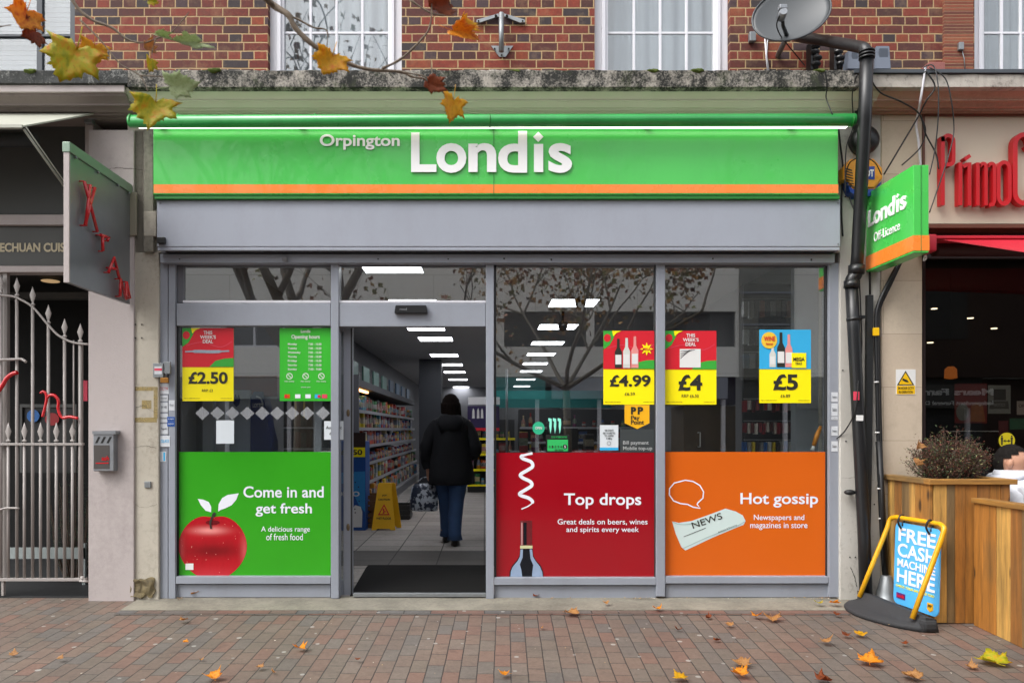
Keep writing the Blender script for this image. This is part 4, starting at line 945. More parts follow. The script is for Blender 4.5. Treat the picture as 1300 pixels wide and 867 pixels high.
rstroke('letter', [(1241.6, 261), (1241.6, 206.5)], 4.6); rstroke('letter', [(1244.8, 210.5)]+arcpts(1248.4, 212, 3.6, 4.4, 200, 360, 8)+[(1252, 261)], 4.2); rstroke('letter', [(1254.8, 210.5)]+arcpts(1259, 212, 3.8, 4.4, 200, 360, 8)+[(1262.8, 255), (1261, 260), (1256, 260.5)], 4.2)
rstroke('letter', arcpts(1275, 215, 7, 9, 180, 360)+arcpts(1275, 250, 7, 9, 0, 180), 4.7, closed=True)
rstroke('letter', [(1304, 188)]+arcpts(1300, 184, 9, 13, 0, -90, 5)+arcpts(1300, 184, 11, 13, 270, 180, 5)[1:]+[(1289, 245)]+arcpts(1300, 245, 11, 13, 180, 0, 10)+[(1311, 236)], 6)
M('awning_red', '#b3142a', .6); M('awning_dark', '#3b070c', .6)
ra = thing('red_awning', 'folded red awning in its cassette under the cream restaurant fascia', 'awning', tuple(W(1240, 325, -.1)))
bm = bmesh.new(); pbox(bm, 1182, 299, 1700, 303, -.30, -.05, .004); finish(bm, 'cassette', MC['awning_red'], ra)
bm = bmesh.new(); slab(bm, [W(1195, 303.5, -.28), W(1700, 303.5, -.28), W(1750, 335, -.62), W(1308, 320.5, -.62)], (0, 0, -.006)); finish(bm, 'canvas', MC['awning_red'], ra)
bm = bmesh.new(); pbox(bm, 1179, 297, 1190, 319, -.34, -.2, .012); finish(bm, 'end_cap', MC['awning_red'], ra, smooth=True)
bm = bmesh.new(); tube(bm, [W(1186, 316, -.1), W(1700, 316, -.1)], .06, 16); finish(bm, 'roller', MC['awning_dark'], ra)
bm = bmesh.new(); tube(bm, smoothpts([W(1174.5, 322, -.12), W(1176, 328, -.12), (W(1172.5, 331, -.12)), W(1174, 325, -.12)], 4), .006, 6); finish(bm, 'winding_eye', MC['white'], ra)
Box('head_panel', 1172, 290, 1700, 328, .1, .2, MC['maroon_dark'], rf)
gz = .12
bm = bmesh.new(); pbox(bm, 1172, 320, 1700, 785, gz, gz+.006); finish(bm, 'glass_pane', glass_mat('restaurant_glass', .10, (.75, .75, .72, 1)), rf)
bm = bmesh.new(); pbox(bm, 1171.8, 320, 1175, 785, gz-.02, gz-.001); finish(bm, 'frame', MC['maroon_dark'], rf)
# dark dining room behind
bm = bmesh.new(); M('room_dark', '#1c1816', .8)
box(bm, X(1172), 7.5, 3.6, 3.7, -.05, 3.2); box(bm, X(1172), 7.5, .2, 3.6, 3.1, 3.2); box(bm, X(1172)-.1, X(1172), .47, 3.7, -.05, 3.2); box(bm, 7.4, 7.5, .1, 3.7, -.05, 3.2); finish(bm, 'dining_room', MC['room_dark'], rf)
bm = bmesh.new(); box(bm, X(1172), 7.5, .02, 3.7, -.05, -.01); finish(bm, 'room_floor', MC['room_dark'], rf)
emit('downlight', '#ffe9c8', 1.6); emit('pendant_glow', '#b9652a', .25)
for px, py, w in ((1186, 392, 5), (1232, 404, 4), (1181, 435, 3), (1262, 417, 2)):
    bm = bmesh.new(); y = 978*1.7/(545-py)-D; y = min(y, 3.4); t = bmesh.new(); bmesh.ops.create_cone(t, cap_ends=True, segments=14, radius1=.035, radius2=.035, depth=.01); bmesh.ops.translate(t, vec=W(px, py, y), verts=t.verts); merge(bm, t); finish(bm, 'downlight', MC['downlight'], rf)
pl = thing('pendant_lamp', 'small orange pendant lamp glowing inside the restaurant', 'lamp', tuple(W(1207, 480, 2.5)))
bm = bmesh.new(); lathe(bm, [(.03, .13), (.06, .1), (.065, 0), (.02, -.01)], tuple(W(1207, 480, 2.5)), 14); finish(bm, 'shade', MC['pendant_glow'], pl, smooth=True)
bm = bmesh.new(); tube(bm, [W(1207, 469, 2.5), W(1207, 330, 2.5)], .004, 6); finish(bm, 'flex', MC['black'], pl)
yl = gz+.012
def rposter(name, r, mat, label, cat='poster'):
    g = thing(name, label, cat, tuple(W((r[0]+r[2])/2, r[3], yl))); bm = bmesh.new(); pbox(bm, *r, yl, yl+.0015); finish(bm, 'sheet', mat, g); return g
g = rposter('menu_poster', (1212, 487, 1253, 537), M('menu_red', '#5e100c', .4), 'dark red menu poster inside the restaurant window above the shrub'); flat('dish_photo', [(1231, 535), (1233, 515), (1240, 510), (1248, 515), (1251, 535)], yl-.001, M('dish_brown', '#7a4520', .5, var=.4, scale=30), g); flat('plate_photo', ell(1222, 523, 8, 11), yl-.001, M('plate_grey', '#5b5a57', .5, var=.3, scale=30), g)
g = rposter('framed_notice', (1254.5, 489, 1283, 525), M('notice_grey', '#6f6f6d', .5), 'pale framed notice with a small grey picture in the restaurant window', 'notice'); flat('picture', rect(1261.5, 494, 1277, 508), yl-.001, MC['dark_grey'], g); flat('card', [(1257.5, 509), (1280, 509), (1281, 519), (1256, 519)], yl-.001, M('card_dark', '#3f3f3d', .5), g); text('lettering', 'NOTICE', (1262, 512, 1276, 516), yl-.002, MC['notice_grey'], g)
g = rposter('small_notice', (1291, 509, 1310, 526.5), M('notice_pinkish', '#8a7d78', .5), 'pinkish white card at the right edge of the restaurant window', 'notice'); text('lettering', 'OPEN', (1293, 513, 1308, 517), yl-.001, MC['awning_dark'], g)
g = rposter('leaflet', (1268, 534, 1280, 552), M('leaflet_red', '#4e1216', .5), 'dark red leaflet low in the restaurant window', 'leaflet'); g = rposter('leaflet', (1282, 531, 1308, 545), M('leaflet_green', '#1d5038', .5), 'dark green leaflet low in the restaurant window', 'leaflet')
g = thing('distancing_sticker', 'round yellow keep-distance sticker with two black figures on the restaurant window', 'sticker', tuple(W(1278, 570, yl-.1)))
ys = gz-.004
flat('disc', ell(1278.3, 559.3, 10.3, 10.3), ys, M('distancing_yellow', '#c9b81a', .4), g)
for px in (1272, 1284.5): flat('figure', [(px-1.6, 555), (px+1.6, 555), (px+1, 560), (px+1, 565), (px-1, 565), (px-1, 560)], ys-.001, MC['ink'], g); flat('figure_head', ell(px, 553.6, 1.1, 1.2, 12), ys-.001, MC['ink'], g)
ribbon('arrow', [(1273.5, 559.5), (1283, 559.5)], 1, ys-.001, MC['ink'], g, n=1)
flat('arrow_head', [(1276.5, 557.5), (1276.5, 561.5), (1274, 559.5)], ys-.0015, MC['ink'], g); flat('arrow_head', [(1280, 557.5), (1280, 561.5), (1282.5, 559.5)], ys-.0015, MC['ink'], g)
bm = bmesh.new(); tube(bm, [W(1206, 547.3, .5), W(1267, 547.3, .5), W(1272, 550.5, .48)], .004, 8); finish(bm, 'chair_rail', MC['white'], label='thin white metal rail seen through the restaurant window', cat='rail')
# warning sign on the travertine pier
g = thing('warning_sign', 'small white and yellow 24 hour CCTV warning sign on the beige tiled pier', 'sign', tuple(W(1149, 501, -.053)))
yw = -.0535
Box('plate', 1137.5, 469, 1162.5, 501, yw, -.0505, MC['white'], g, .001)
flat('yellow_band', rect(1138.3, 489.5, 1161.7, 500.3), yw-.001, MC['poster_yellow'] if False else M('warn_yellow', '#e9b800', .4), g)
flat('triangle_edge', [(1149.7, 470.5), (1160.7, 489), (1138.7, 489)], yw-.001, MC['ink'], g); flat('triangle', [(1149.7, 473.3), (1158.3, 487.7), (1141.1, 487.7)], yw-.002, MC['warn_yellow'], g)
flat('camera_symbol', [(1146, 480), (1152, 482.5), (1154, 485.5), (1150, 484.8), (1145.5, 482.8)], yw-.003, MC['ink'], g)
text('lettering', '24 HOUR CCTV', (1140, 491, 1160, 494.3), yw-.002, MC['ink'], g); text('lettering', 'IN OPERATION', (1141, 496, 1159, 499), yw-.002, MC['ink'], g)

# ---------------------------------------------------------------- ashtray box on the left pier
g = thing('ashtray_box', 'small steel wall ashtray on the mauve pier left of the shop', 'ashtray', tuple(W(132, 598, -.1)))
bm = bmesh.new(); pbox(bm, 118, 550, 144.5, 598, -.13, -.062, .006); finish(bm, 'case', MC['steel'], g)
bm = bmesh.new(); slab(bm, [W(117, 547, -.14), W(146.5, 546.5, -.14), W(146.5, 551, -.14), W(117, 551, -.14)], (0, .078, 0)); finish(bm, 'lid', MC['steel'], g)
bm = bmesh.new()
for px in (120.5, 127.5, 135): slab(bm, [W(a, b, -.1315) for a, b in ((px, 562.5), (px+4, 554.5), (px+7, 554.5), (px+3, 562.5))], (0, .001, 0))
finish(bm, 'slot', MC['black'], g)
flat('lower_plate', rect(119, 565, 139, 595), -.132, M('steel_dull', '#4e4a48', .5, .4), g)
text('mark', 'ash', (129, 578.5, 138.5, 584.5), -.1345, MC['neon_red'], g); ribbon('mark', [(121.5, 588), (138, 587.5)], 1.2, -.1345, MC['neon_red'], g, n=1)

# ---------------------------------------------------------------- pole bracket on the brick
g = thing('pole_bracket', 'galvanised steel bracket with a spread foot bolted to the brickwork', 'bracket', tuple(W(637, 72, .45)))
yb = BY-.075
bm = bmesh.new(); tube(bm, [W(636.5, 17, yb), W(636.5, 66, yb)], .021, 16); finish(bm, 'tube', MC['galv'], g)
bm = bmesh.new(); slab(bm, [W(a, b, BY-.008) for a, b in ((623.5, 58.5), (651.5, 58.5), (642, 72.5), (634, 72.5))], (0, .006, 0)); finish(bm, 'foot_plate', MC['galv'], g)
bm = bmesh.new(); slab(bm, [W(a, b, BY-.03) for a, b in ((605, 25.5), (604.8, 28.5), (609, 29), (634, 20.8), (633, 17.5))], (0, .02, 0)); slab(bm, [W(a, b, BY-.03) for a, b in ((640, 17.5), (640, 21), (660, 29), (666.5, 28.5), (666, 25.3))], (0, .02, 0)); finish(bm, 'arm', MC['galv'], g)
bm = bmesh.new()
for a, b in ((607.5, 27), (663.5, 27), (628, 62), (646, 62), (637, 70)): tube(bm, [W(a, b, BY-.04), W(a, b, BY-.006)], .007, 8)
for a in (629.5, 643.5): tube(bm, [W(a, 20.5, BY-.06), W(a, 20.5, BY-.006)], .011, 8)
finish(bm, 'bolt', MC['ink'], g)

# ---------------------------------------------------------------- satellite dish
g = thing('satellite_dish', 'grey satellite dish with a black feed arm on the brick wall', 'satellite dish', tuple(W(1000, 50, .35)))
c = W(1003, 24, .08)
bm = bmesh.new(); nrm = Vector((-.18, -.92, .30)).normalized(); ax = Vector((.78, -.1, .45)); ax = (ax-nrm*ax.dot(nrm)).normalized(); ay = nrm.cross(ax)
rad, asp = .315, .8; rings = []
for k in range(9):
    r = rad*k/8 if k else .004; z = .055*(r/rad)**2
    rings.append([bm.verts.new(c+ax*r*math.cos(a)+ay*r*asp*math.sin(a)+nrm*z) for a in [2*PI*q/40 for q in range(40)]])
for a, b in zip(rings, rings[1:]):
    for q in range(40): bm.faces.new((a[q], a[(q+1) % 40], b[(q+1) % 40], b[q])).smooth = True
bm.faces.new(rings[0])
geo = bmesh.ops.extrude_face_region(bm, geom=bm.faces[:]); bmesh.ops.translate(bm, vec=-nrm*.008, verts=[v for v in geo['geom'] if isinstance(v, bmesh.types.BMVert)])
finish(bm, 'reflector', M('dish_grey', '#4b4e50', .45, var=.12, scale=3), g, smooth=False)
bm = bmesh.new(); P = [c+nrm*.06+ax*rad*math.cos(q)+ay*rad*asp*math.sin(q)-nrm*.004 for q in [2*PI*k/48 for k in range(49)]]; tube(bm, P, .007, 8); finish(bm, 'rim', M('dish_rim', '#3c3f42', .4), g)
lnb = W(993, 17, -.22)
bm = bmesh.new(); tube(bm, [W(999, 46, .02), W(994, 33, -.12), lnb], [.017, .014, .012], 10); finish(bm, 'feed_arm', MC['black_plastic'], g)
bm = bmesh.new(); tube(bm, [lnb+Vector((0, -.03, 0)), lnb+Vector((.01, .05, -.01))], [.028, .034], 14); box(bm, lnb.x-.03, lnb.x+.03, lnb.y-.03, lnb.y+.02, lnb.z+.02, lnb.z+.055, .006); finish(bm, 'receiver_head', MC['steel'], g)
bm = bmesh.new(); tube(bm, smoothpts([lnb+Vector((-.02, 0, -.02)), W(986, 32, -.15), W(990, 44, -.1), W(998, 55, .2), W(1012, 72, .44), W(1022, 84, .46)], 5), .005, 6); finish(bm, 'cable', MC['black'], g)
bm = bmesh.new(); tube(bm, [c-nrm*.01, c+Vector((.05, .2, -.05)), Vector((c.x+.06, BY, c.z-.1))], .022, 12); finish(bm, 'mount_arm', MC['galv'], g)
bm = bmesh.new(); pbox(bm, 952, 40, 960, 52, BY-.05, BY-.003, .005); finish(bm, 'junction_box', MC['galv'], label='small grey junction box left of the satellite dish', cat='junction box')
bm = bmesh.new(); tube(bm, [W(971, 50, BY-.01), W(972.5, 70, BY-.01), W(974.5, 90, BY-.02)], .006, 6); tube(bm, [W(974, 0, BY-.01), W(974.5, 50, BY-.01), W(973, 70, BY-.01), W(976, 90, BY-.02)], .006, 6); finish(bm, 'white_cable', MC['upvc'], label='pair of white cables hanging below the satellite dish', cat='cable')
# ---------------------------------------------------------------- black waste pipe
g = thing('waste_pipe', 'black plastic waste pipe turning down the right pier from the brick wall', 'pipe', tuple(W(1095, 740, -.1)))
PB = MC['black_plastic']
bm = bmesh.new(); P = smoothpts([W(1012, 47, .44), W(1050, 52.5, .1), W(1088, 59.5, -.3), W(1097.5, 62.5, -.4), W(1100.5, 69, -.42)], 6); tube(bm, P, .042, 20); finish(bm, 'upper_run', PB, g)
bm = bmesh.new(); tube(bm, [W(1100.5, 66, -.42), W(1098, 150, -.38), W(1093.5, 235, -.26), W(1088.5, 325, -.14), W(1087, 346, -.13)], .047, 20); finish(bm, 'down_pipe', PB, g)
bm = bmesh.new()
for py, dx in ((66, 0), (70, 0), (74, 0)): tube(bm, [W(1100.4, py-1, -.42), W(1100.4, py+1, -.42)], .056, 20)
tube(bm, [W(1087.4, 337, -.13), W(1087, 348, -.13)], .06, 20); tube(bm, [W(1081, 357, -.13), W(1080.5, 366, -.13)], .056, 20)
finish(bm, 'collar', PB, g)
bm = bmesh.new(); tube(bm, smoothpts([W(1087, 345, -.13), W(1086, 350, -.13), W(1081.5, 354, -.13), W(1080.7, 362, -.13)], 5), .047, 20); finish(bm, 'swan_neck', PB, g)
bm = bmesh.new(); tube(bm, [W(1080.7, 360, -.13), W(1084, 420, -.13), W(1090, 540, -.13), W(1097, 680, -.13), W(1099.5, 764, -.13)], .047, 20); finish(bm, 'lower_pipe', PB, g)
bm = bmesh.new()
for py, px in ((405, 1083.5),): 
    tube(bm, [W(px-.2, py-2, -.13), W(px+.2, py+2, -.13)], .053, 20); box(bm, X(px+6, -.1), X(px+14, -.1), -.12, -.046, Z(py+2), Z(py-2), .003)
finish(bm, 'clip', PB, g)
g = thing('cable_conduit', 'grey-black square conduit running down between the waste pipe and cables', 'conduit', tuple(W(1105, 740, -.08)))
bm = bmesh.new(); slab(bm, [W(1101.3, 374.5, -.085), W(1109, 374.5, -.085), W(1107.5, 560, -.085), W(1104, 745, -.085), W(1096, 745, -.085), W(1100, 560, -.085)], (0, .036, 0)); finish(bm, 'cover', M('conduit_grey', '#232526', .5, var=.2), g)
bm = bmesh.new(); tube(bm, [W(1104, 334, -.06), W(1104.5, 374, -.07)], .008, 8); finish(bm, 'cable', MC['black'], g)
g = thing('cable_bundle', 'black cables taped down to a galvanised cone at the pier foot', 'cable', tuple(W(1125, 762, -.1)))
bm = bmesh.new(); tube(bm, smoothpts([W(1139, 338, -.12), W(1125, 365, -.1), W(1115, 388, -.09), W(1112.5, 412, -.09), W(1114, 500, -.1), W(1117, 620, -.11), W(1122, 725, -.12)], 5), .016, 10); tube(bm, smoothpts([W(1143, 334, -.12), W(1130, 362, -.1), W(1117, 390, -.08), W(1115, 412, -.08), W(1116.5, 500, -.08), W(1120, 620, -.1), W(1125, 725, -.12)], 5), .013, 10); finish(bm, 'cables', MC['black_plastic'], g)
bm = bmesh.new(); tube(bm, [W(1115.7, 560, -.1), W(1124, 730, -.12)], .024, 12); finish(bm, 'sleeve', MC['black'], g)
bm = bmesh.new(); b_ = W(1126, 762, -.15); lathe(bm, [(.095, -.0), (.097, .012), (.085, .02), (.068, .1), (.04, .215), (.036, .22), (.001, .221)], (b_.x, -.14, -.006), 24); finish(bm, 'cone', MC['galv'], g)
bm = bmesh.new(); pbox(bm, 1109.5, 416, 1116.5, 426, -.125, -.1, .003); finish(bm, 'yellow_tag', MC['warn_yellow'], g)
bm = bmesh.new()
for py, px in ((485, 1113.5), (549, 1114.5), (620, 1117), (658, 1119)): tube(bm, [W(px-3.5, py, -.12), W(px+2, py, -.12)], .006, 8)
finish(bm, 'cable_clip', MC['white'], g)
for (r, lab, m) in (((1083.5, 497, 1091, 508), 'pink and white sticker on the black waste pipe', 'poster_pink'), ((1087, 527, 1096, 534), 'white strip sticker on the black waste pipe below the pink one', 'white')):
    bm = bmesh.new(); slab(bm, [W(a, b, -.184) for a, b in rect(*r)], (0, .002, 0)); finish(bm, 'pipe_sticker', MC[m], label=lab, cat='sticker')
bm = bmesh.new(); tube(bm, [W(1072, 624.5, -.09), W(1090, 626, -.12)], .008, 8)
t = bmesh.new(); bmesh.ops.create_uvsphere(t, u_segments=14, v_segments=8, radius=1); bmesh.ops.scale(t, vec=(.045, .03, .022), verts=t.verts); bmesh.ops.translate(t, vec=W(1079, 624.8, -.1), verts=t.verts); merge(bm, t)
tube(bm, [W(1079, 624.8, -.1), W(1079, 624.8, -.044)], .01, 8); finish(bm, 'wall_hook', MC['black'], smooth=True, label='black iron shutter hook on the white pier beside the waste pipe', cat='hook')
# bell and siren
g = thing('alarm_bell', 'round black alarm bell behind the waste pipe beside the fascia', 'alarm bell', tuple(W(1096, 195, -.1)))
bm = bmesh.new(); cc = W(1098, 178, -.1); mt = Matrix.Translation(cc) @ Matrix.Rotation(R(90), 4, 'X'); lathe(bm, [(.11, -.05), (.112, 0), (.108, .02), (.085, .045), (.04, .06), (.001, .064)], (0, 0, 0), 32, mt); finish(bm, 'gong', MC['black_plastic'], g)
bm = bmesh.new(); tube(bm, [W(1099, 178, -.18), W(1099, 178, -.16)], .012, 10); finish(bm, 'nut', MC['steel'], g)
g = thing('siren_box', 'black siren box with a white light above the alarm bell', 'siren', tuple(W(1098, 164, -.1)))
bm = bmesh.new(); pbox(bm, 1089, 137, 1107, 163, -.13, -.046, .01); pbox(bm, 1090, 160, 1106, 168, -.12, -.046, .006); finish(bm, 'case', MC['black_plastic'], g); bm = bmesh.new(); pbox(bm, 1103, 145, 1107, 150, -.14, -.131, .002); finish(bm, 'lamp', MC['white'], g)
# yellow alarm
g = thing('alarm_box', 'yellow hexagonal alarm box lettered ADT with a blue base behind the waste pipe', 'alarm', tuple(W(1096, 250, -.15)))
hexa = [(1081, 201.5), (1110, 201), (1121, 213), (1121.5, 226), (1111, 240), (1083, 240), (1071.5, 227), (1071.5, 212)]
bm = bmesh.new(); slab(bm, [W(a, b, -.14) for a, b in hexa], (0, .095, 0)); bmesh.ops.bevel(bm, geom=[e for e in bm.edges if all(v.co.y < -.1 for v in e.verts)], offset=.015, segments=3, affect='EDGES'); finish(bm, 'cover', M('alarm_yellow', '#d8901a', .35, var=.08, dirt=.2), g)
bm = bmesh.new(); slab(bm, [W(a, b, -.137) for a, b in ((1074, 230), (1083, 240.3), (1111, 240.3), (1119, 231), (1114, 245), (1104, 249), (1088, 249), (1080, 244))], (0, .09, 0)); finish(bm, 'base', M('alarm_blue', '#1d3f8e', .4), g)
bm = bmesh.new()
for k in range(7): slab(bm, [W(a, b, -.143) for a, b in ((1072.5, 213+k*3.4), (1082+k*.4, 216+k*3.4), (1082+k*.4, 217.2+k*3.4), (1072.5, 214.4+k*3.4))], (0, .003, 0))
finish(bm, 'louvre', MC['ink'], g)
flat('badge', rect(1092, 211.5, 1110.5, 228), -.1425, MC['alarm_blue'], g, th=.002); text('lettering', 'ADT', (1093.5, 215.5, 1109.5, 224.5), -.1445, MC['white'], g, bold=.04)
# black pots and blue-grey lamps on the ledge
for i, (px, lab) in enumerate(((1036, 'left of two stacks of black insulators on the ledge under the dish arm'), (1066, 'right of two stacks of black insulators, beside the blue-grey lamp'))):
    bm = bmesh.new(); b_ = W(px, 86, .4)
    for k in range(4):
        t = bmesh.new(); bmesh.ops.create_uvsphere(t, u_segments=14, v_segments=8, radius=1); bmesh.ops.scale(t, vec=(.04, .035, .026), verts=t.verts); bmesh.ops.translate(t, vec=(b_.x+.012*math.sin(k*2+i), .4, b_.z+.03+k*.05), verts=t.verts); merge(bm, t)
    tube(bm, [(b_.x, .4, b_.z-.02), (b_.x, .4, b_.z+.2)], .02, 10); box(bm, b_.x-.045, b_.x-.02, .4, .495, b_.z-.02, b_.z+.23, .004)
    finish(bm, 'insulator_stack', MC['black_plastic'], smooth=False, label=lab, cat='insulator')
for px0, px1, py0, lab in ((1077, 1093, 63, 'blue-grey floodlight on the ledge left of the pipe'), (1111.5, 1131.5, 58.5, 'blue-grey floodlight on the ledge right of the pipe')):
    g = thing('floodlight', lab, 'floodlight', tuple(W((px0+px1)/2, 88, .3)))
    bm = bmesh.new(); slab(bm, [W(px0+1, py0, .33), W(px1-2, py0, .33), W(px1, 88, .24), W(px0-1, 88, .24)], (0, .1, 0)); bmesh.ops.bevel(bm, geom=bm.edges[:], offset=.006, segments=2, affect='EDGES'); finish(bm, 'housing', M('lamp_slate', '#59606c', .5), g)
    bm = bmesh.new(); pbox(bm, px0+5, py0+3, px1-4, py0+17, .285, .30, .003); finish(bm, 'back_plate', M('lamp_slate_dark', '#434a55', .5), g)
bm = bmesh.new(); pbox(bm, 1179, 79, 1200, 90, BY-.14, BY-.01, .006); finish(bm, 'loose_brick', M('loose_brick_pink', '#8a5650', .85, bump=.3), label='loose pink brick lying on the lead flashing', cat='brick')
bm = bmesh.new(); pbox(bm, 1218, 53.5, 1224, 63, BY-.06, BY-.031, .003); tube(bm, [W(1221, 63, BY-.04), W(1224, 75, BY-.035), W(1225, 88, BY-.035)], .004, 6); finish(bm, 'junction_box', MC['galv'], label='small pale junction box with a wire on the tile pier', cat='junction box')

# ---------------------------------------------------------------- loose cables
def cable(pts, r, label, mat='black', k=6):
    bm = bmesh.new(); tube(bm, smoothpts([W(a, b, y) for a, b, y in pts], k), r, 6); finish(bm, 'cable', MC[mat], label=label, cat='cable')
cable([(1105, 100, -.36), (1118, 118, -.3), (1145, 130, -.3), (1167, 145, -.25), (1175, 170, -.22), (1188, 195, -.2), (1192, 215, -.2)], .006, 'black cable sagging from the pipe across to the cream fascia')
cable([(1175, 85, -.34), (1169, 125, -.3), (1166, 142, -.2), (1163, 158, -.12), (1166, 180, -.1), (1169, 214, -.08)], .009, 'thick white cable dropping beside the brown trim', 'upvc')
cable([(1175, 90, -.35), (1187, 110, -.35), (1176, 128, -.32), (1166, 148, -.25), (1150, 175, -.2), (1122, 222, -.12)], .006, 'black cable running down diagonally to the yellow alarm box')
cable([(1172, 86, -.35), (1185, 84, -.36), (1191, 110, -.38), (1191, 150, -.35), (1187, 190, -.3), (1180, 222, -.28)], .0045, 'thin grey cable looping down to the projecting sign', 'dark_grey')
cable([(1180, 86, -.35), (1200, 100, -.36), (1208, 130, -.35), (1211, 160, -.3), (1209, 180, -.3), (1199, 215, -.3), (1180, 270, -.28)], .0045, 'outermost grey cable loop hanging across the red letter P', 'dark_grey')
cable([(1167, 145, -.2), (1175, 165, -.18), (1168, 188, -.15), (1145, 210, -.12)], .005, 'short curled black cable above the projecting sign')
cable([(1048, 90, -.36), (1050, 110, -.33), (1049, 125, -.3), (1057, 146, -.36)], .0045, 'thin black cable from the ledge to the green tube')
cable([(1088, 95, -.36), (1082, 120, -.3), (1083, 160, -.22), (1075, 185, -.2), (1073, 215, -.18), (1073, 245, -.18)], .0045, 'thin black cable hanging left of the waste pipe')
cable([(1064, 160, -.12), (1067, 185, -.1), (1070, 215, -.08), (1068, 260, -.07), (1070, 300, -.07)], .007, 'black cable down the pier edge right of the fascia')
cable([(1078, 250, -.16), (1080, 256, -.16), (1090, 280, -.2)], .006, 'short black cable under the yellow alarm box')
cable([(1091, 356, -.1), (1093, 400, -.1), (1094, 440, -.12), (1090, 480, -.17), (1086, 520, -.18), (1074, 545, -.08), (1062, 557, -.03)], .005, 'thin black cable drooping from the pipe to the right jamb')
cable([(1072, 232, -.15), (1078, 208, -.17), (1094, 200, -.33), (1110, 206, -.3), (1119, 222, -.17)], .0045, 'thin black cable looped over the yellow alarm box')

# ---------------------------------------------------------------- planter, shrub, fence
def wood(name, cols, axis_scale):
    t = NT(name)
    p = t.n('ShaderNodeTexCoord').outputs['Object']; ge = t.n('ShaderNodeNewGeometry')
    rnd = ge.outputs['Random Per Island']
    off = t.n('ShaderNodeCombineXYZ', {0: t.m('MULTIPLY', rnd, 37), 1: t.m('MULTIPLY', rnd, 11), 2: t.m('MULTIPLY', rnd, 53)})
    v = t.n('ShaderNodeVectorMath', {0: p, 1: off.outputs[0]}, operation='ADD').outputs[0]
    grain = t.noise(2.2, 8, .72, vec=v, stretch=axis_scale); big = t.noise(2.0, 3, .5, vec=v)
    n_ = len(cols); base = t.ramp(rnd, [(i/n_, C(c)) for i, c in enumerate(cols)], 'CONSTANT')
    c = t.mix(t.ramp(grain, [(.3, 0.0), (.68, 1.0)]), base, t.mix(.7, base, (.03, .02, .01, 1)))
    c = t.mix(t.ramp(big, [(.5, 0.0), (.8, .6)]), c, C('#4e4a35'))
    vo = t.n('ShaderNodeTexVoronoi', {'Vector': t.n('ShaderNodeMapping', {'Vector': v, 'Scale': (1, 1, .45)}).outputs[0], 'Scale': 5.5})
    c = t.mix(t.m('MULTIPLY', t.ramp(vo.outputs['Distance'], [(.07, 1.0), (.15, 0.0)]), .9), c, (.035, .018, .008, 1))
    t.set(t.b.inputs['Base Color'], c); t.b.inputs['Roughness'].default_value = .6; t.bump(grain, .35, .006); MC[name] = t.mat
wood('deck_wood', ['#d0903e', '#bd7c32', '#dca04c', '#a46c32', '#e0ac5a', '#8c714a', '#ca8a3a'], (9, 9, .7))
wood('rail_wood', ['#b98a48', '#ae7c38', '#a07c48'], (.9, .9, 12))
M('soil', '#2b211a', .95, bump=.8)
X0, X1, Y0, Y1 = 3.17, 3.735, -.66, -.07
g = thing('planter_box', 'square wooden plank planter standing in front of the beige pier', 'planter', (3.45, -.36, -.02))
bm = bmesh.new()
def planks(bm, x0, x1, y0, y1, z0, z1, n, axis):
    cuts = [0]; 
    for k in range(n): cuts.append(cuts[-1]+random.uniform(.75, 1.25))
    cuts = [c_/cuts[-1] for c_ in cuts]
    for a, b in zip(cuts, cuts[1:]):
        d_ = random.uniform(-.003, .003)
        if axis == 'x': box(bm, x0+(x1-x0)*a+.0015, x0+(x1-x0)*b-.0015, y0+d_, y1+d_, z0+random.uniform(0, .006), z1, .002)
        else: box(bm, x0+d_, x1+d_, y0+(y1-y0)*a+.0015, y0+(y1-y0)*b-.0015, z0+random.uniform(0, .006), z1, .002)
zz0 = lambda y: SLOPE*y
planks(bm, X0+.024, X1, Y0+.003, Y0+.025, -.03, .955, 7, 'x'); planks(bm, X0, X0+.022, Y0+.01, Y1, -.03, .955, 6, 'y'); planks(bm, X1-.02, X1+.002, Y0+.03, Y1, -.03, .955, 6, 'y')
finish(bm, 'planks', MC['deck_wood'], g)
bm = bmesh.new(); ov = .02
box(bm, X0-ov, X1+ov+.02, Y0-ov, Y0+.06, .957, .995, .004); box(bm, X0-ov, X0+.06, Y0+.061, Y1+.02, .957, .995, .004); box(bm, X1-.05, X1+ov+.02, Y0+.061, Y1+.02, .957, .995, .004); finish(bm, 'rim', MC['rail_wood'], g)
bm = bmesh.new(); box(bm, X0+.05, X1-.04, Y0+.05, Y1, .85, .96); finish(bm, 'soil', MC['soil'], g)
# rosemary-like shrub
t_ = NT('shrub_leaf'); rr = t_.n('ShaderNodeNewGeometry').outputs['Random Per Island']
t_.set(t_.b.inputs['Base Color'], t_.ramp(rr, [(0, C('#2c3a20')), (.18, C('#4a2a20')), (.42, C('#3f522c')), (.55, C('#5e3020')), (.8, C('#4d3524')), (.95, C('#8d8a58'))], 'CONSTANT')); t_.b.inputs['Roughness'].default_value = .6; MC['shrub_leaf'] = t_.mat
M('twig', '#4a3a30', .8, var=.3, scale=20)
def leafquad(bm, p, d, l, w, up=None):
    s = d.cross(Vector((random.uniform(-1, 1), random.uniform(-1, 1), random.uniform(-1, 1)))).normalized()*w/2
    n_ = d.cross(s).normalized()*l*.12
    vs = [bm.verts.new(p), bm.verts.new(p+d*l*.5+s+n_), bm.verts.new(p+d*l), bm.verts.new(p+d*l*.5-s+n_)]
    bm.faces.new(vs)
rnd = random.Random(3)
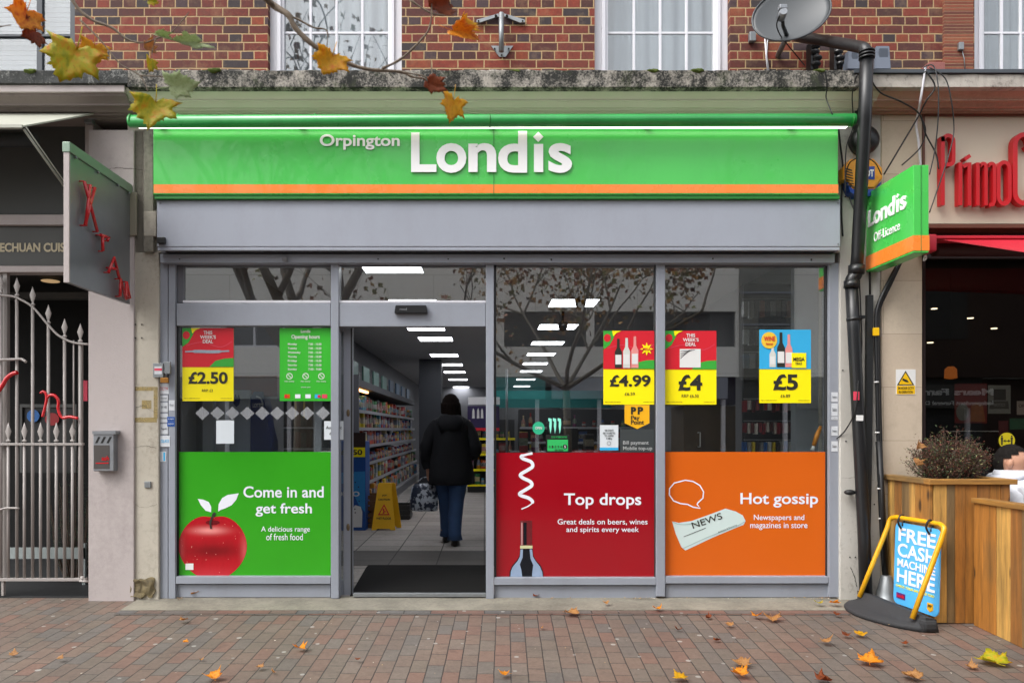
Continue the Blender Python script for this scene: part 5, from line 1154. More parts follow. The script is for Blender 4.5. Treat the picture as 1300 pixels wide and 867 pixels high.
def shrub(base, n, h, w, name, label, leafm, dens=26, parent=None):
    g = thing(name, label, 'shrub', tuple(base)); bt_ = bmesh.new(); bl = bmesh.new()
    for k in range(n):
        a = rnd.uniform(0, 2*PI); r = math.sqrt(rnd.random()); tip = base+Vector((math.cos(a)*w*r, math.sin(a)*w*.8*r, h*(1-.5*r*r)*rnd.uniform(.7, 1.08)))
        mid = base*.55+tip*.45+Vector((math.cos(a)*w*.2*r, math.sin(a)*w*.2*r, -.02)); P = smoothpts([base+Vector((rnd.uniform(-.06, .06), rnd.uniform(-.05, .05), 0)), mid, tip], 4)
        tube(bt_, P, [.006*(1-i/len(P))+.0012 for i in range(len(P))], 4, False)
        for q in range(dens):
            f = rnd.uniform(.35, 1); i = min(len(P)-2, int(f*(len(P)-1))); p = P[i].lerp(P[i+1], rnd.random())+Vector((rnd.gauss(0, .02), rnd.gauss(0, .02), rnd.gauss(0, .018)))
            d = Vector((rnd.uniform(-1, 1), rnd.uniform(-1, 1), rnd.uniform(-.3, 1))).normalized(); leafquad(bl, p, d, rnd.uniform(.012, .026), rnd.uniform(.004, .009))
    finish(bt_, 'stems', MC['twig'], g); finish(bl, 'foliage', leafm, g); return g
shrub(Vector((3.47, -.36, .95)), 120, .39, .3, 'shrub', 'twiggy brown and green shrub growing in the wooden planter', MC['shrub_leaf'], 95)
shrub(W(95, 752, .7), 36, 1.25, .22, 'potted_bush', 'dark green leafy bush in the porch behind the gate', M('bush_green', '#1d3a1a', .6), 40)
g = thing('plank_fence', 'low orange-brown plank fence running from the planter towards the street', 'fence', (3.48, -1.8, -.1))
bm = bmesh.new(); planks(bm, 3.455, 3.478, -4.2, -.69, -.25, .83, 29, 'y'); 
for v in bm.verts:
    if v.co.z < 0: v.co.z = SLOPE*v.co.y+.003
finish(bm, 'planks', MC['deck_wood'], g)
bm = bmesh.new()
for a, b in ((-2.4, -.69), (-4.2, -2.41)): box(bm, 3.435, 3.53, a, b, .832, .866, .004)
finish(bm, 'top_rail', MC['rail_wood'], g)
bm = bmesh.new()
for yy in (-.74, -2.4, -4.1): box(bm, 3.48, 3.55, yy-.035, yy+.035, SLOPE*yy, .83, .004)
finish(bm, 'post', MC['deck_wood'], g)

# ---------------------------------------------------------------- A-board
g = thing('pavement_sign', 'tilted yellow-framed FREE CASH MACHINE HERE sign on a black rubber base', 'sign', (2.92, -.52, 0))
A0 = Vector((2.885, -.20, .06)); A1 = Vector((2.96, -.80, .04)); T0 = W(1127, 668, -.26); T1 = W(1203, 678, -.80)
T0 = Vector((3.085, -.235, .60)); T1 = Vector((3.165, -.80, .60))
top0, top1 = Vector((3.118, -.30, .685)), Vector((3.19, -.735, .685))
c0, c1 = Vector((3.103, -.243, .665)), Vector((3.183, -.795, .665))
P = [A0, A0.lerp(T0, .5), T0]+smoothpts([T0, c0, top0], 6)[1:]+[top0.lerp(top1, .5)]+smoothpts([top1, c1, T1], 6)+[T1.lerp(A1, .5), A1]
bm = bmesh.new(); tube(bm, P, .0175, 14); finish(bm, 'frame', MC['yellow_paint'], g)
# rubber base: wide, domed wedge lying on the ground
bm = bmesh.new()
line = smoothpts([Vector(p) for p in ((2.905, -.13, 0), (2.82, -.16, 0), (2.745, -.25, 0), (2.715, -.38, 0), (2.735, -.52, 0), (2.80, -.66, 0), (2.88, -.77, 0), (2.99, -.86, 0))], 5)
back = [Vector((2.905, -.13, 0)).lerp(Vector((3.02, -.86, 0)), k/(len(line)-1)) for k in range(len(line))]
cols_ = []
for p, q in zip(line, back):
    col_ = []
    for f, zt_ in ((0, .0), (0, .022), (.06, .032), (.4, .042), (.75, .062), (.93, .092), (1.0, .1), (1.08, .088), (1.1, 0)):
        v = p.lerp(q, f) if f <= 1 else q+Vector((f-1, 0, 0))*.9; col_.append(bm.verts.new((v.x, v.y, SLOPE*v.y+.002+zt_)))
    cols_.append(col_)
for a_, b_2 in zip(cols_, cols_[1:]):
    n9 = len(a_)
    for k in range(n9): 
        f_ = bm.faces.new((a_[k], a_[(k+1) % n9], b_2[(k+1) % n9], b_2[k])); f_.smooth = True
bm.faces.new(cols_[0]); bm.faces.new(cols_[-1]); bmesh.ops.remove_doubles(bm, verts=bm.verts, dist=.0005); finish(bm, 'base', MC['rubber'], g)
bm = bmesh.new(); box(bm, 2.99, 3.10, -.88, -.79, SLOPE*-.83+.003, SLOPE*-.83+.085, .025); finish(bm, 'base_lug', MC['rubber'], g)
# swinging panel
q0 = Vector((3.128, -.27, .655)); q1 = Vector((3.178, -.765, .655)); uu = (q1-q0).normalized(); L_ = (q1-q0).length
down = (Vector((-.03, 0, -1))).normalized(); vv = -down; nn_ = uu.cross(vv).normalized()
if nn_.x > 0: nn_ = -nn_
org = q0+down*.62
fr = Matrix(((uu.x, vv.x, nn_.x, org.x), (uu.y, vv.y, nn_.y, org.y), (uu.z, vv.z, nn_.z, org.z), (0, 0, 0, 1)))
HH = .615
def rrect(w, h, r, n=6):
    o = []
    for cx, cy, a in ((w-r, h-r, 0), (r, h-r, 90), (r, r, 180), (w-r, r, 270)): o += [(cx+r*math.cos(R(a+90*k/n)), cy+r*math.sin(R(a+90*k/n))) for k in range(n+1)]
    return o
bm = bmesh.new(); slab(bm, [fr @ Vector((a, b, 0)) for a, b in rrect(L_, HH, .05)], -nn_*.008); finish(bm, 'panel', M('sky_blue_panel', '#55b4ee', .3, var=.02), g)
off = fr @ Matrix.Translation((0, 0, .0035))
for s, b in (('FREE', (.045, .475, .455, .575)), ('CASH', (.04, .36, .46, .46)), ('MACHINE', (.04, .285, .46, .345)), ('HERE', (.04, .165, .46, .27))):
    text('lettering', s, b, 0, M('board_white', '#ececee', .4, var=.02), g, bold=.02, depth=.001, frame=off)
text('lettering', 'CHECK YOUR BALANCE TOO', (.03, .13, .455, .147), 0, MC['poster_yellow'], g, bold=.01, depth=.002, frame=off)
bm = bmesh.new(); slab(bm, [off @ Vector(p) for p in ((.04, .045, 0), (.14, .045, 0), (.14, .088, 0), (.04, .088, 0))], -nn_*.003); finish(bm, 'logo_patch', M('logo_purple', '#5b2a6e', .4), g)
text('lettering', 'Londis', (.048, .055, .132, .08), 0, MC['poster_red'], g, bold=.03, depth=.001, frame=off @ Matrix.Translation((0, 0, .002)))
bm = bmesh.new(); slab(bm, [off @ Vector(p) for p in ((.385, .085, 0), (.445, .085, 0), (.445, .04, 0), (.415, .022, 0), (.385, .04, 0))], -nn_*.003); finish(bm, 'shield_logo', MC['pay_yellow'], g)
text('logo', 'PP', (.395, .052, .435, .074), 0, MC['ink'], g, bold=.03, depth=.001, frame=off @ Matrix.Translation((0, 0, .002)))
bm = bmesh.new()
for f in (.17, .8):
    p = q0.lerp(q1, f); P = smoothpts([p+Vector((-.012, 0, -.05)), p+Vector((-.035, 0, .0)), p+Vector((-.015, 0, .05)), p+Vector((.012, 0, .03)), p+Vector((0, 0, -.03))], 4); tube(bm, P, .008, 8)
finish(bm, 'hook', MC['black'], g)
# ---------------------------------------------------------------- shop interior
emit('panel_light', '#f7f8ff', 4.6)
def ceil_light(px, py_far, label, w=.6, l=.6, proto=[None]):
    d = F*(2.985-H)/(VY-py_far); y1 = d-D; x0 = (px-VX)*d/F
    loc = (x0+w/2, y1-l/2, 2.985)
    if proto[0] is None:
        t = thing('ceiling_light', label, 'ceiling light', (0, 0, 0), 'square panel lights in the shop ceiling')
        bm = bmesh.new(); box(bm, -w/2, w/2, -l/2, l/2, 0, .012); finish(bm, 'diffuser', MC['panel_light'], t)
        bm = bmesh.new()
        for a in (-1, 1): box(bm, a*w/2-.012*(a < 0)*1, a*w/2+.012*(a > 0), -l/2-.012, l/2+.012, -.002, .014); box(bm, -w/2, w/2, a*l/2-.012*(a < 0), a*l/2+.012*(a > 0), -.002, .014)
        finish(bm, 'frame', MC['ceiling_paint'], t); t.location = loc; proto[0] = t; return t
    return dup(proto[0], loc, label)
ords = ['nearest the door', 'second from the door', 'third from the door', 'fourth from the door', 'fifth from the door', 'sixth from the door', 'seventh from the door', 'eighth from the door', 'ninth from the door', 'tenth from the door', 'last']
for i, (px, py) in enumerate(((465, 346.6), (500, 390), (519, 419.5), (534, 433), (548, 452.8), (557.5, 464.4), (564.5, 473.5), (570.5, 482.6), (576, 492), (581, 498))):
    ceil_light(px, py, 'bright panel light %s in the left ceiling row' % ords[i])
for i, (px, py) in enumerate(((696, 389.7), (682.5, 418.2), (674, 438), (668.5, 451.5), (663.5, 463), (660, 472.5), (655.5, 482.5), (652, 491), (649, 498))):
    ceil_light(px, py, 'bright panel light %s in the right ceiling row' % ords[i])
# security camera and dome detectors
for px, py, lab in ((737, 383, 'small dome camera over the first panel light of the right row'), (714.5, 413, 'small dome camera over the second panel light of the right row')):
    bm = bmesh.new(); y = 3.0+(0 if px > 720 else 1.6); c = W(px, py, y); lathe(bm, [(.001, -.09), (.05, -.07), (.065, -.02), (.07, .03), (.02, .05), (.02, 2.99-c.z)], tuple(c), 16); finish(bm, 'dome_camera', MC['black_plastic'], smooth=True, label=lab, cat='camera')
# dark column and rear partition
bm = bmesh.new(); box(bm, X(532, 12), X(560, 12), 12, 12.6, .08, 3.0); finish(bm, 'dark_column', M('slate_wall', '#2f3238', .6), label='dark square column at the far end of the left shelves', cat='column')
# packaging material
t_ = NT('packaging'); oi = t_.n('ShaderNodeObjectInfo').outputs['Random']; gp = t_.n('ShaderNodeTexCoord').outputs['Generated']
cl = ['#8c1c20', '#a89a78', '#1f467e', '#a8741c', '#266034', '#662a52', '#9a9a9a', '#781a1a', '#18181c', '#b0481c', '#3c7a8e', '#b8a42a']
c1_ = t_.ramp(oi, [(i/12, C(c)) for i, c in enumerate(cl)], 'CONSTANT'); c2_ = t_.ramp(t_.m('FRACT', t_.m('MULTIPLY', oi, 7.31)), [(i/12, C(c)) for i, c in enumerate(cl)], 'CONSTANT')
sz = t_.n('ShaderNodeSeparateXYZ', {0: gp}).outputs[2]
bandm = t_.m('MULTIPLY', t_.m('GREATER_THAN', sz, .32), t_.m('LESS_THAN', sz, .72))
t_.set(t_.b.inputs['Base Color'], t_.mix(bandm, c1_, t_.mix(t_.ramp(t_.noise(16, 3, .6, vec=gp), [(.45, 0.0), (.5, 1.0)]), c2_, C('#7f7d78')))); t_.b.inputs['Roughness'].default_value = .4; MC['packaging'] = t_.mat
def proto_mesh(fn, name, mats=None):
    bm = bmesh.new(); fn(bm); me = bpy.data.meshes.new(name); bmesh.ops.recalc_face_normals(bm, faces=bm.faces[:]); bm.to_mesh(me); bm.free()
    for m_ in (mats or [MC['packaging']]): me.materials.append(m_)
    return me
kinds = {
 'packet': (proto_mesh(lambda b: box(b, -.05, .05, -.08, .08, 0, .22, .006), 'packet'), 'packet'),
 'tin': (proto_mesh(lambda b: lathe(b, [(.036, 0), (.038, .006), (.038, .1), (.034, .106), (.034, .11)], seg=14), 'tin'), 'tin'),
 'jar': (proto_mesh(lambda b: lathe(b, [(.038, 0), (.042, .02), (.042, .1), (.03, .125), (.032, .13), (.032, .155)], seg=14), 'jar'), 'jar'),
 'bottle': (proto_mesh(lambda b: lathe(b, [(.034, 0), (.037, .01), (.037, .14), (.014, .2), (.013, .24), (.016, .245), (.016, .265)], seg=14), 'bottle'), 'bottle'),
 'snack_bag': (proto_mesh(lambda b: loft(b, [(0, 0, 0, .015, .08), (0, 0, .03, .04, .085), (0, 0, .12, .045, .085), (0, 0, .19, .03, .085), (0, 0, .215, .006, .085)], 14), 'snack_bag'), 'snack bag')}
rp = random.Random(5)
def goods(x, y, z, kind, rz, group, s=1.0, where=''):
    me, nm = kinds[kind]; o = bpy.data.objects.new(kind, me); COL.objects.link(o)
    o.location = (x, y, z); o.rotation_euler = (0, 0, rz+rp.uniform(-.08, .08)); o.scale = (s, s, s*rp.uniform(.85, 1.15))
    o['label'] = 'colourful %s standing among others %s' % (nm, where); o['category'] = nm; o['group'] = group+' '+nm+'s'
# left wall shelving
M('shelf_grey', '#6e7074', .45, .2); M('shelf_edge', '#a9abb0', .35, .4); M('backpanel', '#3b3c40', .6)
ys0, ys1, xf = 4.45, 13.6, -1.72
sh = thing('wall_shelving', 'long grey supermarket shelving along the left wall inside the doorway', 'shelving', (-2.0, 9, .08))
bm = bmesh.new(); box(bm, -2.43, -2.4, ys0, ys1, .08, 2.1); finish(bm, 'back_panel', MC['backpanel'], sh)
bm = bmesh.new(); box(bm, -2.4, xf, ys0-.03, ys0, .08, 2.1); finish(bm, 'end_panel', MC['shelf_grey'], sh)
bm = bmesh.new(); box(bm, -2.4, xf+.06, ys0, ys1, .08, .24); finish(bm, 'plinth', MC['shelf_grey'], sh)
levels = [.26, .56, .84, 1.1, 1.36, 1.62]
for i, z in enumerate(levels):
    dpt = xf+.06 if i == 0 else xf-.02*i
    bm = bmesh.new(); box(bm, -2.4, dpt, ys0, ys1, z-.02, z); finish(bm, 'shelf', MC['shelf_grey'], sh)
    bm = bmesh.new(); box(bm, dpt+.001, dpt+.012, ys0, ys1, z-.03, z+.018); finish(bm, 'price_rail', MC['shelf_edge'], sh)
bm = bmesh.new(); box(bm, -2.4, xf-.05, ys0, ys1, 1.96, 2.06); finish(bm, 'canopy', MC['backpanel'], sh)
emit('warm_strip', '#ffb56a', 4)
bm = bmesh.new(); box(bm, xf-.2, xf-.16, ys0, ys0+1.9, 1.93, 1.958); finish(bm, 'strip_lamp', MC['warm_strip'], sh)
M('picture_green', '#4f6f66', .4, var=.3, scale=5); M('picture_blue', '#4a5f74', .4, var=.3, scale=5)
for k in range(8):
    y = ys0+.35+k*1.12; bm = bmesh.new(); box(bm, xf-.2, xf-.17, y, y+.62, 2.075, 2.34, .003); finish(bm, 'header_picture', MC['picture_green'] if k < 4 else MC['picture_blue'], sh)
    bm = bmesh.new(); box(bm, xf-.19, xf-.175, y+.64, y+.95, 2.075, 2.2, .003); finish(bm, 'header_bracket', MC['black'], sh)
for i, z in enumerate(levels):
    y = ys0+.1; dpt = (xf+.06 if i == 0 else xf-.02*i)
    while y < ys1-.1:
        k = rp.choice([['packet', 'bottle'], ['packet', 'snack_bag'], ['tin', 'jar'], ['jar', 'packet'], ['packet', 'bottle', 'tin'], ['snack_bag', 'jar', 'packet']][i])
        if rp.random() < .94: goods(dpt-.09, y, z+.002, k, rp.choice((PI/2, PI/2, 0)) if k != 'packet' else 0, 'left wall shelf', 1.0, 'on the grey wall shelving left inside the doorway')
        y += {'packet': .185, 'snack_bag': .19, 'bottle': .1, 'tin': .1, 'jar': .11}[k]*(D+y)/11.5
# stacked crates under the shelves by the wet floor sign
M('crate_wood', '#6a4a2c', .7, var=.3)
for i, (y, z, lab) in enumerate(((3.75, .075, 'lower wooden crate beside the wet floor sign'), (3.75, .30, 'upper wooden crate beside the wet floor sign'), (4.7, .08, 'dark crate behind the wet floor sign'))):
    bm = bmesh.new(); x = -1.66 if i < 2 else -1.42; w = .36
    for q in range(3): box(bm, x, x+w, y, y+.015, z+.01+q*.07, z+.06+q*.07); box(bm, x+w, x+w+.015, y, y+.4, z+.01+q*.07, z+.06+q*.07); box(bm, x-.015, x, y, y+.4, z+.01+q*.07, z+.06+q*.07); box(bm, x, x+w, y+.4, y+.415, z+.01+q*.07, z+.06+q*.07)
    for a in (x, x+w-.03): box(bm, a, a+.03, y+.016, y+.04, z, z+.2); box(bm, a, a+.03, y+.37, y+.398, z, z+.2)
    box(bm, x, x+w, y+.041, y+.369, z, z+.012); finish(bm, 'crate', MC['crate_wood'] if i < 2 else MC['dark_grey'], label=lab, cat='crate')
# cardboard display by the door
g = thing('cardboard_display', 'tall blue printed cardboard display with a white snowman foot inside the door', 'display stand', (-1.72, 3.5, .08))
yy = 3.55; M('display_blue', '#164a92', .45, var=.2, scale=5); M('display_light', '#2e86c4', .45, var=.2, scale=8)
bm = bmesh.new(); box(bm, X(404, yy), X(464, yy), yy, yy+.35, .075, 1.2, .004); finish(bm, 'body', MC['display_blue'], g)
flat('poster_top', rect(446, 549, 464, 568), yy-.004, MC['maroon_dark'], g); flat('price_block', rect(446, 568, 463.5, 580), yy-.005, MC['poster_yellow'], g); text('price', '\u00a31.50', (432, 570.5, 460, 577.5), yy-.007, MC['ink'], g, bold=.03)
flat('wave', [(430, 612), (445, 618), (455, 640), (463.5, 650), (463.5, 598), (430, 600)], yy-.003, MC['display_light'], g)
text('lettering', 'OREO', (426, 623.5, 456.5, 630), yy-.006, MC['white'], g, bold=.03)
flat('snowman', [(447, 669), (447, 646), (451, 641), (458, 643), (460, 650), (459.5, 669)], yy-.005, MC['white'], g)
bm = bmesh.new(); 
for px, py in ((450.5, 646), (451, 650.5), (455, 618), (451, 612), (456, 636), (449, 600)): slab(bm, [W(a, b, yy-.007) for a, b in ell(px, py, .9, .9, 8)], (0, .001, 0))
finish(bm, 'printed_dots', MC['ink'], g)
# wet floor sign
g = thing('wet_floor_sign', 'yellow folding CAUTION WET FLOOR sign standing on the shop floor', 'sign', (-1.27, 3.66, .08))
yb_, yt_ = 3.55, 3.68; M('wet_yellow', '#f0b814', .4)
def wet(y0, y1, name, dx=0):
    z0, z1 = .082, .67; bm = bmesh.new(); w0, w1 = .15, .085; cx = -1.27+dx
    pts = [(-w0, 0), (-w0*.62, 0), (-w0*.5, .035), (w0*.5, .035), (w0*.62, 0), (w0, 0), (w1, .97), (w1*.8, 1), (-w1*.8, 1), (-w1, .97)]
    slab(bm, [(cx+a, y0+(y1-y0)*b, z0+(z1-z0)*b) for a, b in pts], (0, .014, 0)); bmesh.ops.bevel(bm, geom=bm.edges[:], offset=.002, segments=1, affect='EDGES'); return finish(bm, name, MC['wet_yellow'], g)
wet(yb_, yt_, 'front_leaf'); wet(yt_+.13, yt_+.017, 'rear_leaf', .05)
bm = bmesh.new(); box(bm, -1.31, -1.23, yt_-.008, yt_+.03, .6, .63, .004); finish(bm, 'handle_slot', MC['galv'], g)
nrmw = Vector((0, -(.67-.082), (yt_-yb_))).normalized(); upw = Vector((0, yt_-yb_, .588)).normalized(); ow = Vector((-1.27, yb_, .082))+nrmw*.003
frw = Matrix(((1, 0, nrmw.x, ow.x), (0, upw.y, nrmw.y, ow.y), (0, upw.z, nrmw.z, ow.z), (0, 0, 0, 1)))
text('lettering', 'CAUTION', (-.075, .375, .075, .4), 0, MC['ink'], g, bold=.03, frame=frw); text('lettering', 'WET FLOOR', (-.095, .135, .095, .163), 0, MC['ink'], g, bold=.03, frame=frw); text('mark', 'JSP', (-.03, .425, .03, .45), 0, MC['ink'], g, frame=frw)
def fshape(name, pts, mat, k=0):
    bm = bmesh.new(); slab(bm, [frw @ Vector((a, b, k)) for a, b in pts], -nrmw*.001); finish(bm, name, mat, g)
fshape('triangle_edge', [(-.075, .19), (.075, .19), (0, .33)], MC['poster_red'], .001); fshape('triangle', [(-.052, .204), (.052, .204), (0, .302)], MC['wet_yellow'], .003)
fshape('slip_figure', [(-.02, .21), (-.005, .235), (-.018, .26), (-.006, .275), (.008, .262), (.004, .245), (.03, .235), (.028, .226), (.004, .226), (.012, .21)], MC['poster_red'], .005)
# central gondola with yellow ticket strips seen right of the customer
def gondola(name, x0, x1, y0, y1, z1, nlev, label, where, ticket='poster_yellow', step=.2):
    g = thing(name, label, 'shelving', ((x0+x1)/2, y0, .08))
    bm = bmesh.new(); box(bm, x0, x1, y0+.35, y1, .08, z1); finish(bm, 'back_panel', MC['backpanel'], g)
    bm = bmesh.new(); box(bm, x0, x1, y0, y0+.349, .08, .2); finish(bm, 'plinth', MC['black'], g)
    for k in range(nlev):
        z = .22+k*(z1-.3)/nlev
        bm = bmesh.new(); box(bm, x0, x1, y0+.02, y0+.348, z-.015, z); finish(bm, 'shelf', MC['shelf_grey'], g)
        bm = bmesh.new(); box(bm, x0, x1, y0+.005, y0+.018, z-.025, z+.02); finish(bm, 'ticket_strip', MC[ticket], g)
        x = x0+.07
        while x < x1-.05:
            kk = rp.choice(('packet', 'snack_bag', 'bottle', 'jar', 'tin')); goods(x, y0+.12, z+.002, kk, PI/2 if kk == 'snack_bag' else 0, name.replace('_', ' '), 1, where); x += step*rp.uniform(.5, .8)
    return g
gd = gondola('shelf_end', -.34, .62, 9.4, 10.6, 1.55, 4, 'shelf end with yellow ticket strips seen right of the customer', 'on the shelf end with yellow strips')
M('purple_print', '#2c1f4e', .45, var=.3, scale=6)
g = thing('display_poster', 'purple poster board with white figures above the yellow-striped shelf end', 'poster', (0, 9.4, 1.6))
bm = bmesh.new(); box(bm, -.34, .3, 9.36, 9.4, 1.32, 1.82, .003); finish(bm, 'board', MC['purple_print'], g)
bm = bmesh.new(); box(bm, -.34, .3, 9.352, 9.359, 1.32, 1.38); finish(bm, 'red_foot', MC['poster_red'], g)
bm = bmesh.new(); box(bm, -.33, .31, 9.42, 9.45, 1.85, 2.0); finish(bm, 'white_header', MC['sign_white'], g)
for px in (601, 607, 612):
    flat('white_figure', [(px-1.7, 531), (px-1.2, 521), (px, 518), (px+1.2, 521), (px+1.7, 531)], 9.35, MC['white'], g)
gondola('aisle_shelving', .7, 2.9, 9.0, 9.9, 1.75, 5, 'dark aisle shelving across the shop behind the third window', 'on the dark aisle shelving behind the third window', 'shelf_edge', .26)
M('teal_band', '#2f8a88', .5)
bm = bmesh.new(); box(bm, .2, 2.95, 11.8, 11.9, 1.85, 2.25); finish(bm, 'hanging_sign', MC['teal_band'], label='long teal hanging sign band deep in the shop', cat='sign')
# counter and clutter behind window three
g = thing('counter', 'brown service counter behind the red window graphic', 'counter', (.9, 2.6, .08))
bm = bmesh.new(); box(bm, .35, 2.2, 2.6, 3.2, .08, 1.05, .006); finish(bm, 'body', M('counter_brown', '#4a4038', .6), g); bm = bmesh.new(); box(bm, .3, 2.25, 2.56, 3.25, 1.052, 1.09, .006); finish(bm, 'top', MC['dark_grey'], g)
bm = bmesh.new(); box(bm, .75, 1.05, 2.8, 2.95, 1.09, 1.32, .006); box(bm, .72, 1.08, 2.76, 2.78, 1.12, 1.36, .004); finish(bm, 'till', MC['black_plastic'], label='black till standing on the brown service counter', cat='till')
for x in (.45, .58, 1.2, 1.34, 1.5, 1.66): goods(x, 2.75, 1.092, rp.choice(('jar', 'bottle', 'packet')), 0, 'counter', 1, 'on the brown service counter')
M('screen_stand', '#24262a', .4)
bm = bmesh.new(); tube(bm, [(.28, 3.5, .08), (.28, 3.5, 2.1)], .015, 8); finish(bm, 'post', MC['steel'], label='slim steel post standing behind the third window', cat='post')
# items behind the right window
bm = bmesh.new(); y = 1.2; pbox(bm, 868, 515, 934, 700, y, y+.5, .006); cup = finish(bm, 'cupboard', M('cup_brown', '#5a4a38', .55), label='brown cupboard with a pale D handle behind the right window', cat='cupboard')
bm = bmesh.new(); tube(bm, [W(886, 549, y), W(889, 549, y-.03), W(889, 567, y-.03), W(886, 567, y)], .006, 6); finish(bm, 'handle', MC['white'], cup)
bm = bmesh.new(); pbox(bm, 846, 478, 934, 514, y+.1, y+.4, .004); finish(bm, 'purple_box', M('box_purple', '#3a3050', .6), label='dark purple box standing on the brown cupboard', cat='box')
g = thing('hook_rack', 'tall black hook rack hung with packets behind the right window', 'rack', tuple(W(978, 700, .9)))
y = .95; bm = bmesh.new(); pbox(bm, 944, 360, 1008, 700, y, y+.04); finish(bm, 'back_board', MC['backpanel'], g)
rk = 0
for py, n, cols_, h in ((392, 9, ('#8a8a88', '#6d6a64', '#3a3a3c', '#9a6a5a', '#55575a'), 20), (428, 9, ('#9aa0a2', '#3c4042', '#505458', '#7a8084'), 20), (458, 8, ('#5a6a78', '#888', '#3a3a3a'), 18), (515, 12, ('#8c2430', '#c8c0bc', '#5a2028', '#8a4048', '#2a2024'), 13), (543, 13, ('#7c2430', '#b8b0a8', '#5b2a2a', '#d0c8c0', '#8c2430'), 13), (568, 12, ('#1f5aa0', '#b0b0b0', '#c8b020', '#3a3a3c', '#909090'), 15)):
    bm = bmesh.new(); pbox(bm, 944, py-h/2-3, 1008, py-h/2-1.5, y-.16, y-.15); 
    for k in range(n): tube(bm, [W(947+k*(60/n), py-h/2-2, y-.15), W(947+k*(60/n), py-h/2-2, y)], .004, 5)
    finish(bm, 'hook_row', MC['steel'], g)
    for k in range(n):
        c_ = cols_[k % len(cols_)]; c_ = c_ if len(c_) == 7 else '#'+''.join(q*2 for q in c_[1:]); a = 944.5+k*(62/n)
        bm = bmesh.new(); pbox(bm, a, py-h/2+random.uniform(-1, 1), a+62/n-1, py+h/2+random.uniform(-2, 2), y-.14-rp.uniform(0, .03), y-.1, .003)
        finish(bm, 'hanging_packet', M('pk'+c_, c_, .35, var=.35, scale=22), label='small hanging packet on the hook rack behind the right window', cat='packet', group='packets on the hook rack'); rk += 1
bm = bmesh.new(); pbox(bm, 1010, 340, 1040, 700, .35, .45); finish(bm, 'partition', MC['partition'], label='pale grey partition edge inside the right window', cat='partition')
g = thing('orange_brush', 'small orange-handled brush leaning in the corner of the right window', 'brush', tuple(W(1036, 571, .1)))
bm = bmesh.new(); tube(bm, [W(1033, 566, .12), W(1037, 553, .12), W(1042, 541, .12)], [.016, .02, .012], 10); finish(bm, 'handle', M('brush_orange', '#d88a18', .4), g, smooth=True)
bm = bmesh.new(); tube(bm, [W(1031, 572, .12), W(1033, 566, .12)], [.02, .012], 8); finish(bm, 'bristles', MC['white'], g)
# items behind the left window
bm = bmesh.new(); pbox(bm, 257, 505, 271, 760, .35, .42, .004); finish(bm, 'partition', M('pale_post', '#9a9ba6', .45), label='pale grey upright post inside the left window', cat='post')
bm = bmesh.new(); pbox(bm, 233, 500, 256, 760, .42, .45); finish(bm, 'side_board', MC['frame_grey_dark'], label='dark grey side board behind the left window corner', cat='board')
y = .6
g = thing('lottery_stand', 'white and purple lottery stand with a red header behind the left window', 'display stand', tuple(W(315, 700, y)))
bm = bmesh.new(); pbox(bm, 286, 495, 317, 740, y, y+.3, .006); finish(bm, 'white_body', M('stand_white', '#a7adc0', .4), g)
bm = bmesh.new(); slab(bm, [W(a, b, y+.02) for a, b in ((318, 740), (318, 505), (322, 497), (333, 497), (337, 515), (340, 540), (345, 560), (345, 740))], (0, .2, 0)); finish(bm, 'blue_side', M('stand_blue', '#26346e', .4, var=.2), g)
bm = bmesh.new(); pbox(bm, 297, 476, 352, 503, y+.05, y+.3, .004); finish(bm, 'red_header', M('stand_red', '#6e1626', .4), g)
flat('hand_emblem', [(297, 505), (299, 500), (301, 505), (303, 500.5), (305, 506), (304, 513), (300, 517), (296, 512)], y-.002, MC['stand_blue'], g)
ribbon('swirl', [(325, 503), (331, 506), (334, 514)], 2, y+.018, MC['stand_white'], g); text('lettering', 'LOTTO', (321, 512, 334, 517), y+.018, MC['white'], g)
g = thing('magazine_rack', 'dark magazine rack with wire shelves behind the left window', 'rack', tuple(W(385, 720, .8)))
y = .8; bm = bmesh.new(); pbox(bm, 360, 505, 418, 740, y+.25, y+.28); finish(bm, 'back_board', MC['backpanel'], g)
for py in (543, 570): Box('rack_shelf', 360, py-1, 418, py+1, y, y+.25, MC['shelf_edge'], g)
for py in (541, 568):
    for k in range(8):
        bm = bmesh.new(); a = 361+k*7; pbox(bm, a, py-20+rp.uniform(-3, 3), a+6.3, py, y+.05, y+.07); finish(bm, 'magazine', M('mg%d' % (k % 4), ('#3a3234', '#4c4a50', '#5a3a38', '#3c4446')[k % 4], .4, var=.4, scale=24), label='dark magazine on the wire rack behind the left window', cat='magazine', group='magazines on the wire rack')
bm = bmesh.new(); 
for px in (374, 385): pbox(bm, px, 509, px+2, 530, .5, .51)
finish(bm, 'yellow_tag_strip', M('dull_yellow', '#9a8a3a', .5), label='pair of dull yellow strips hanging below the opening hours poster', cat='tag')

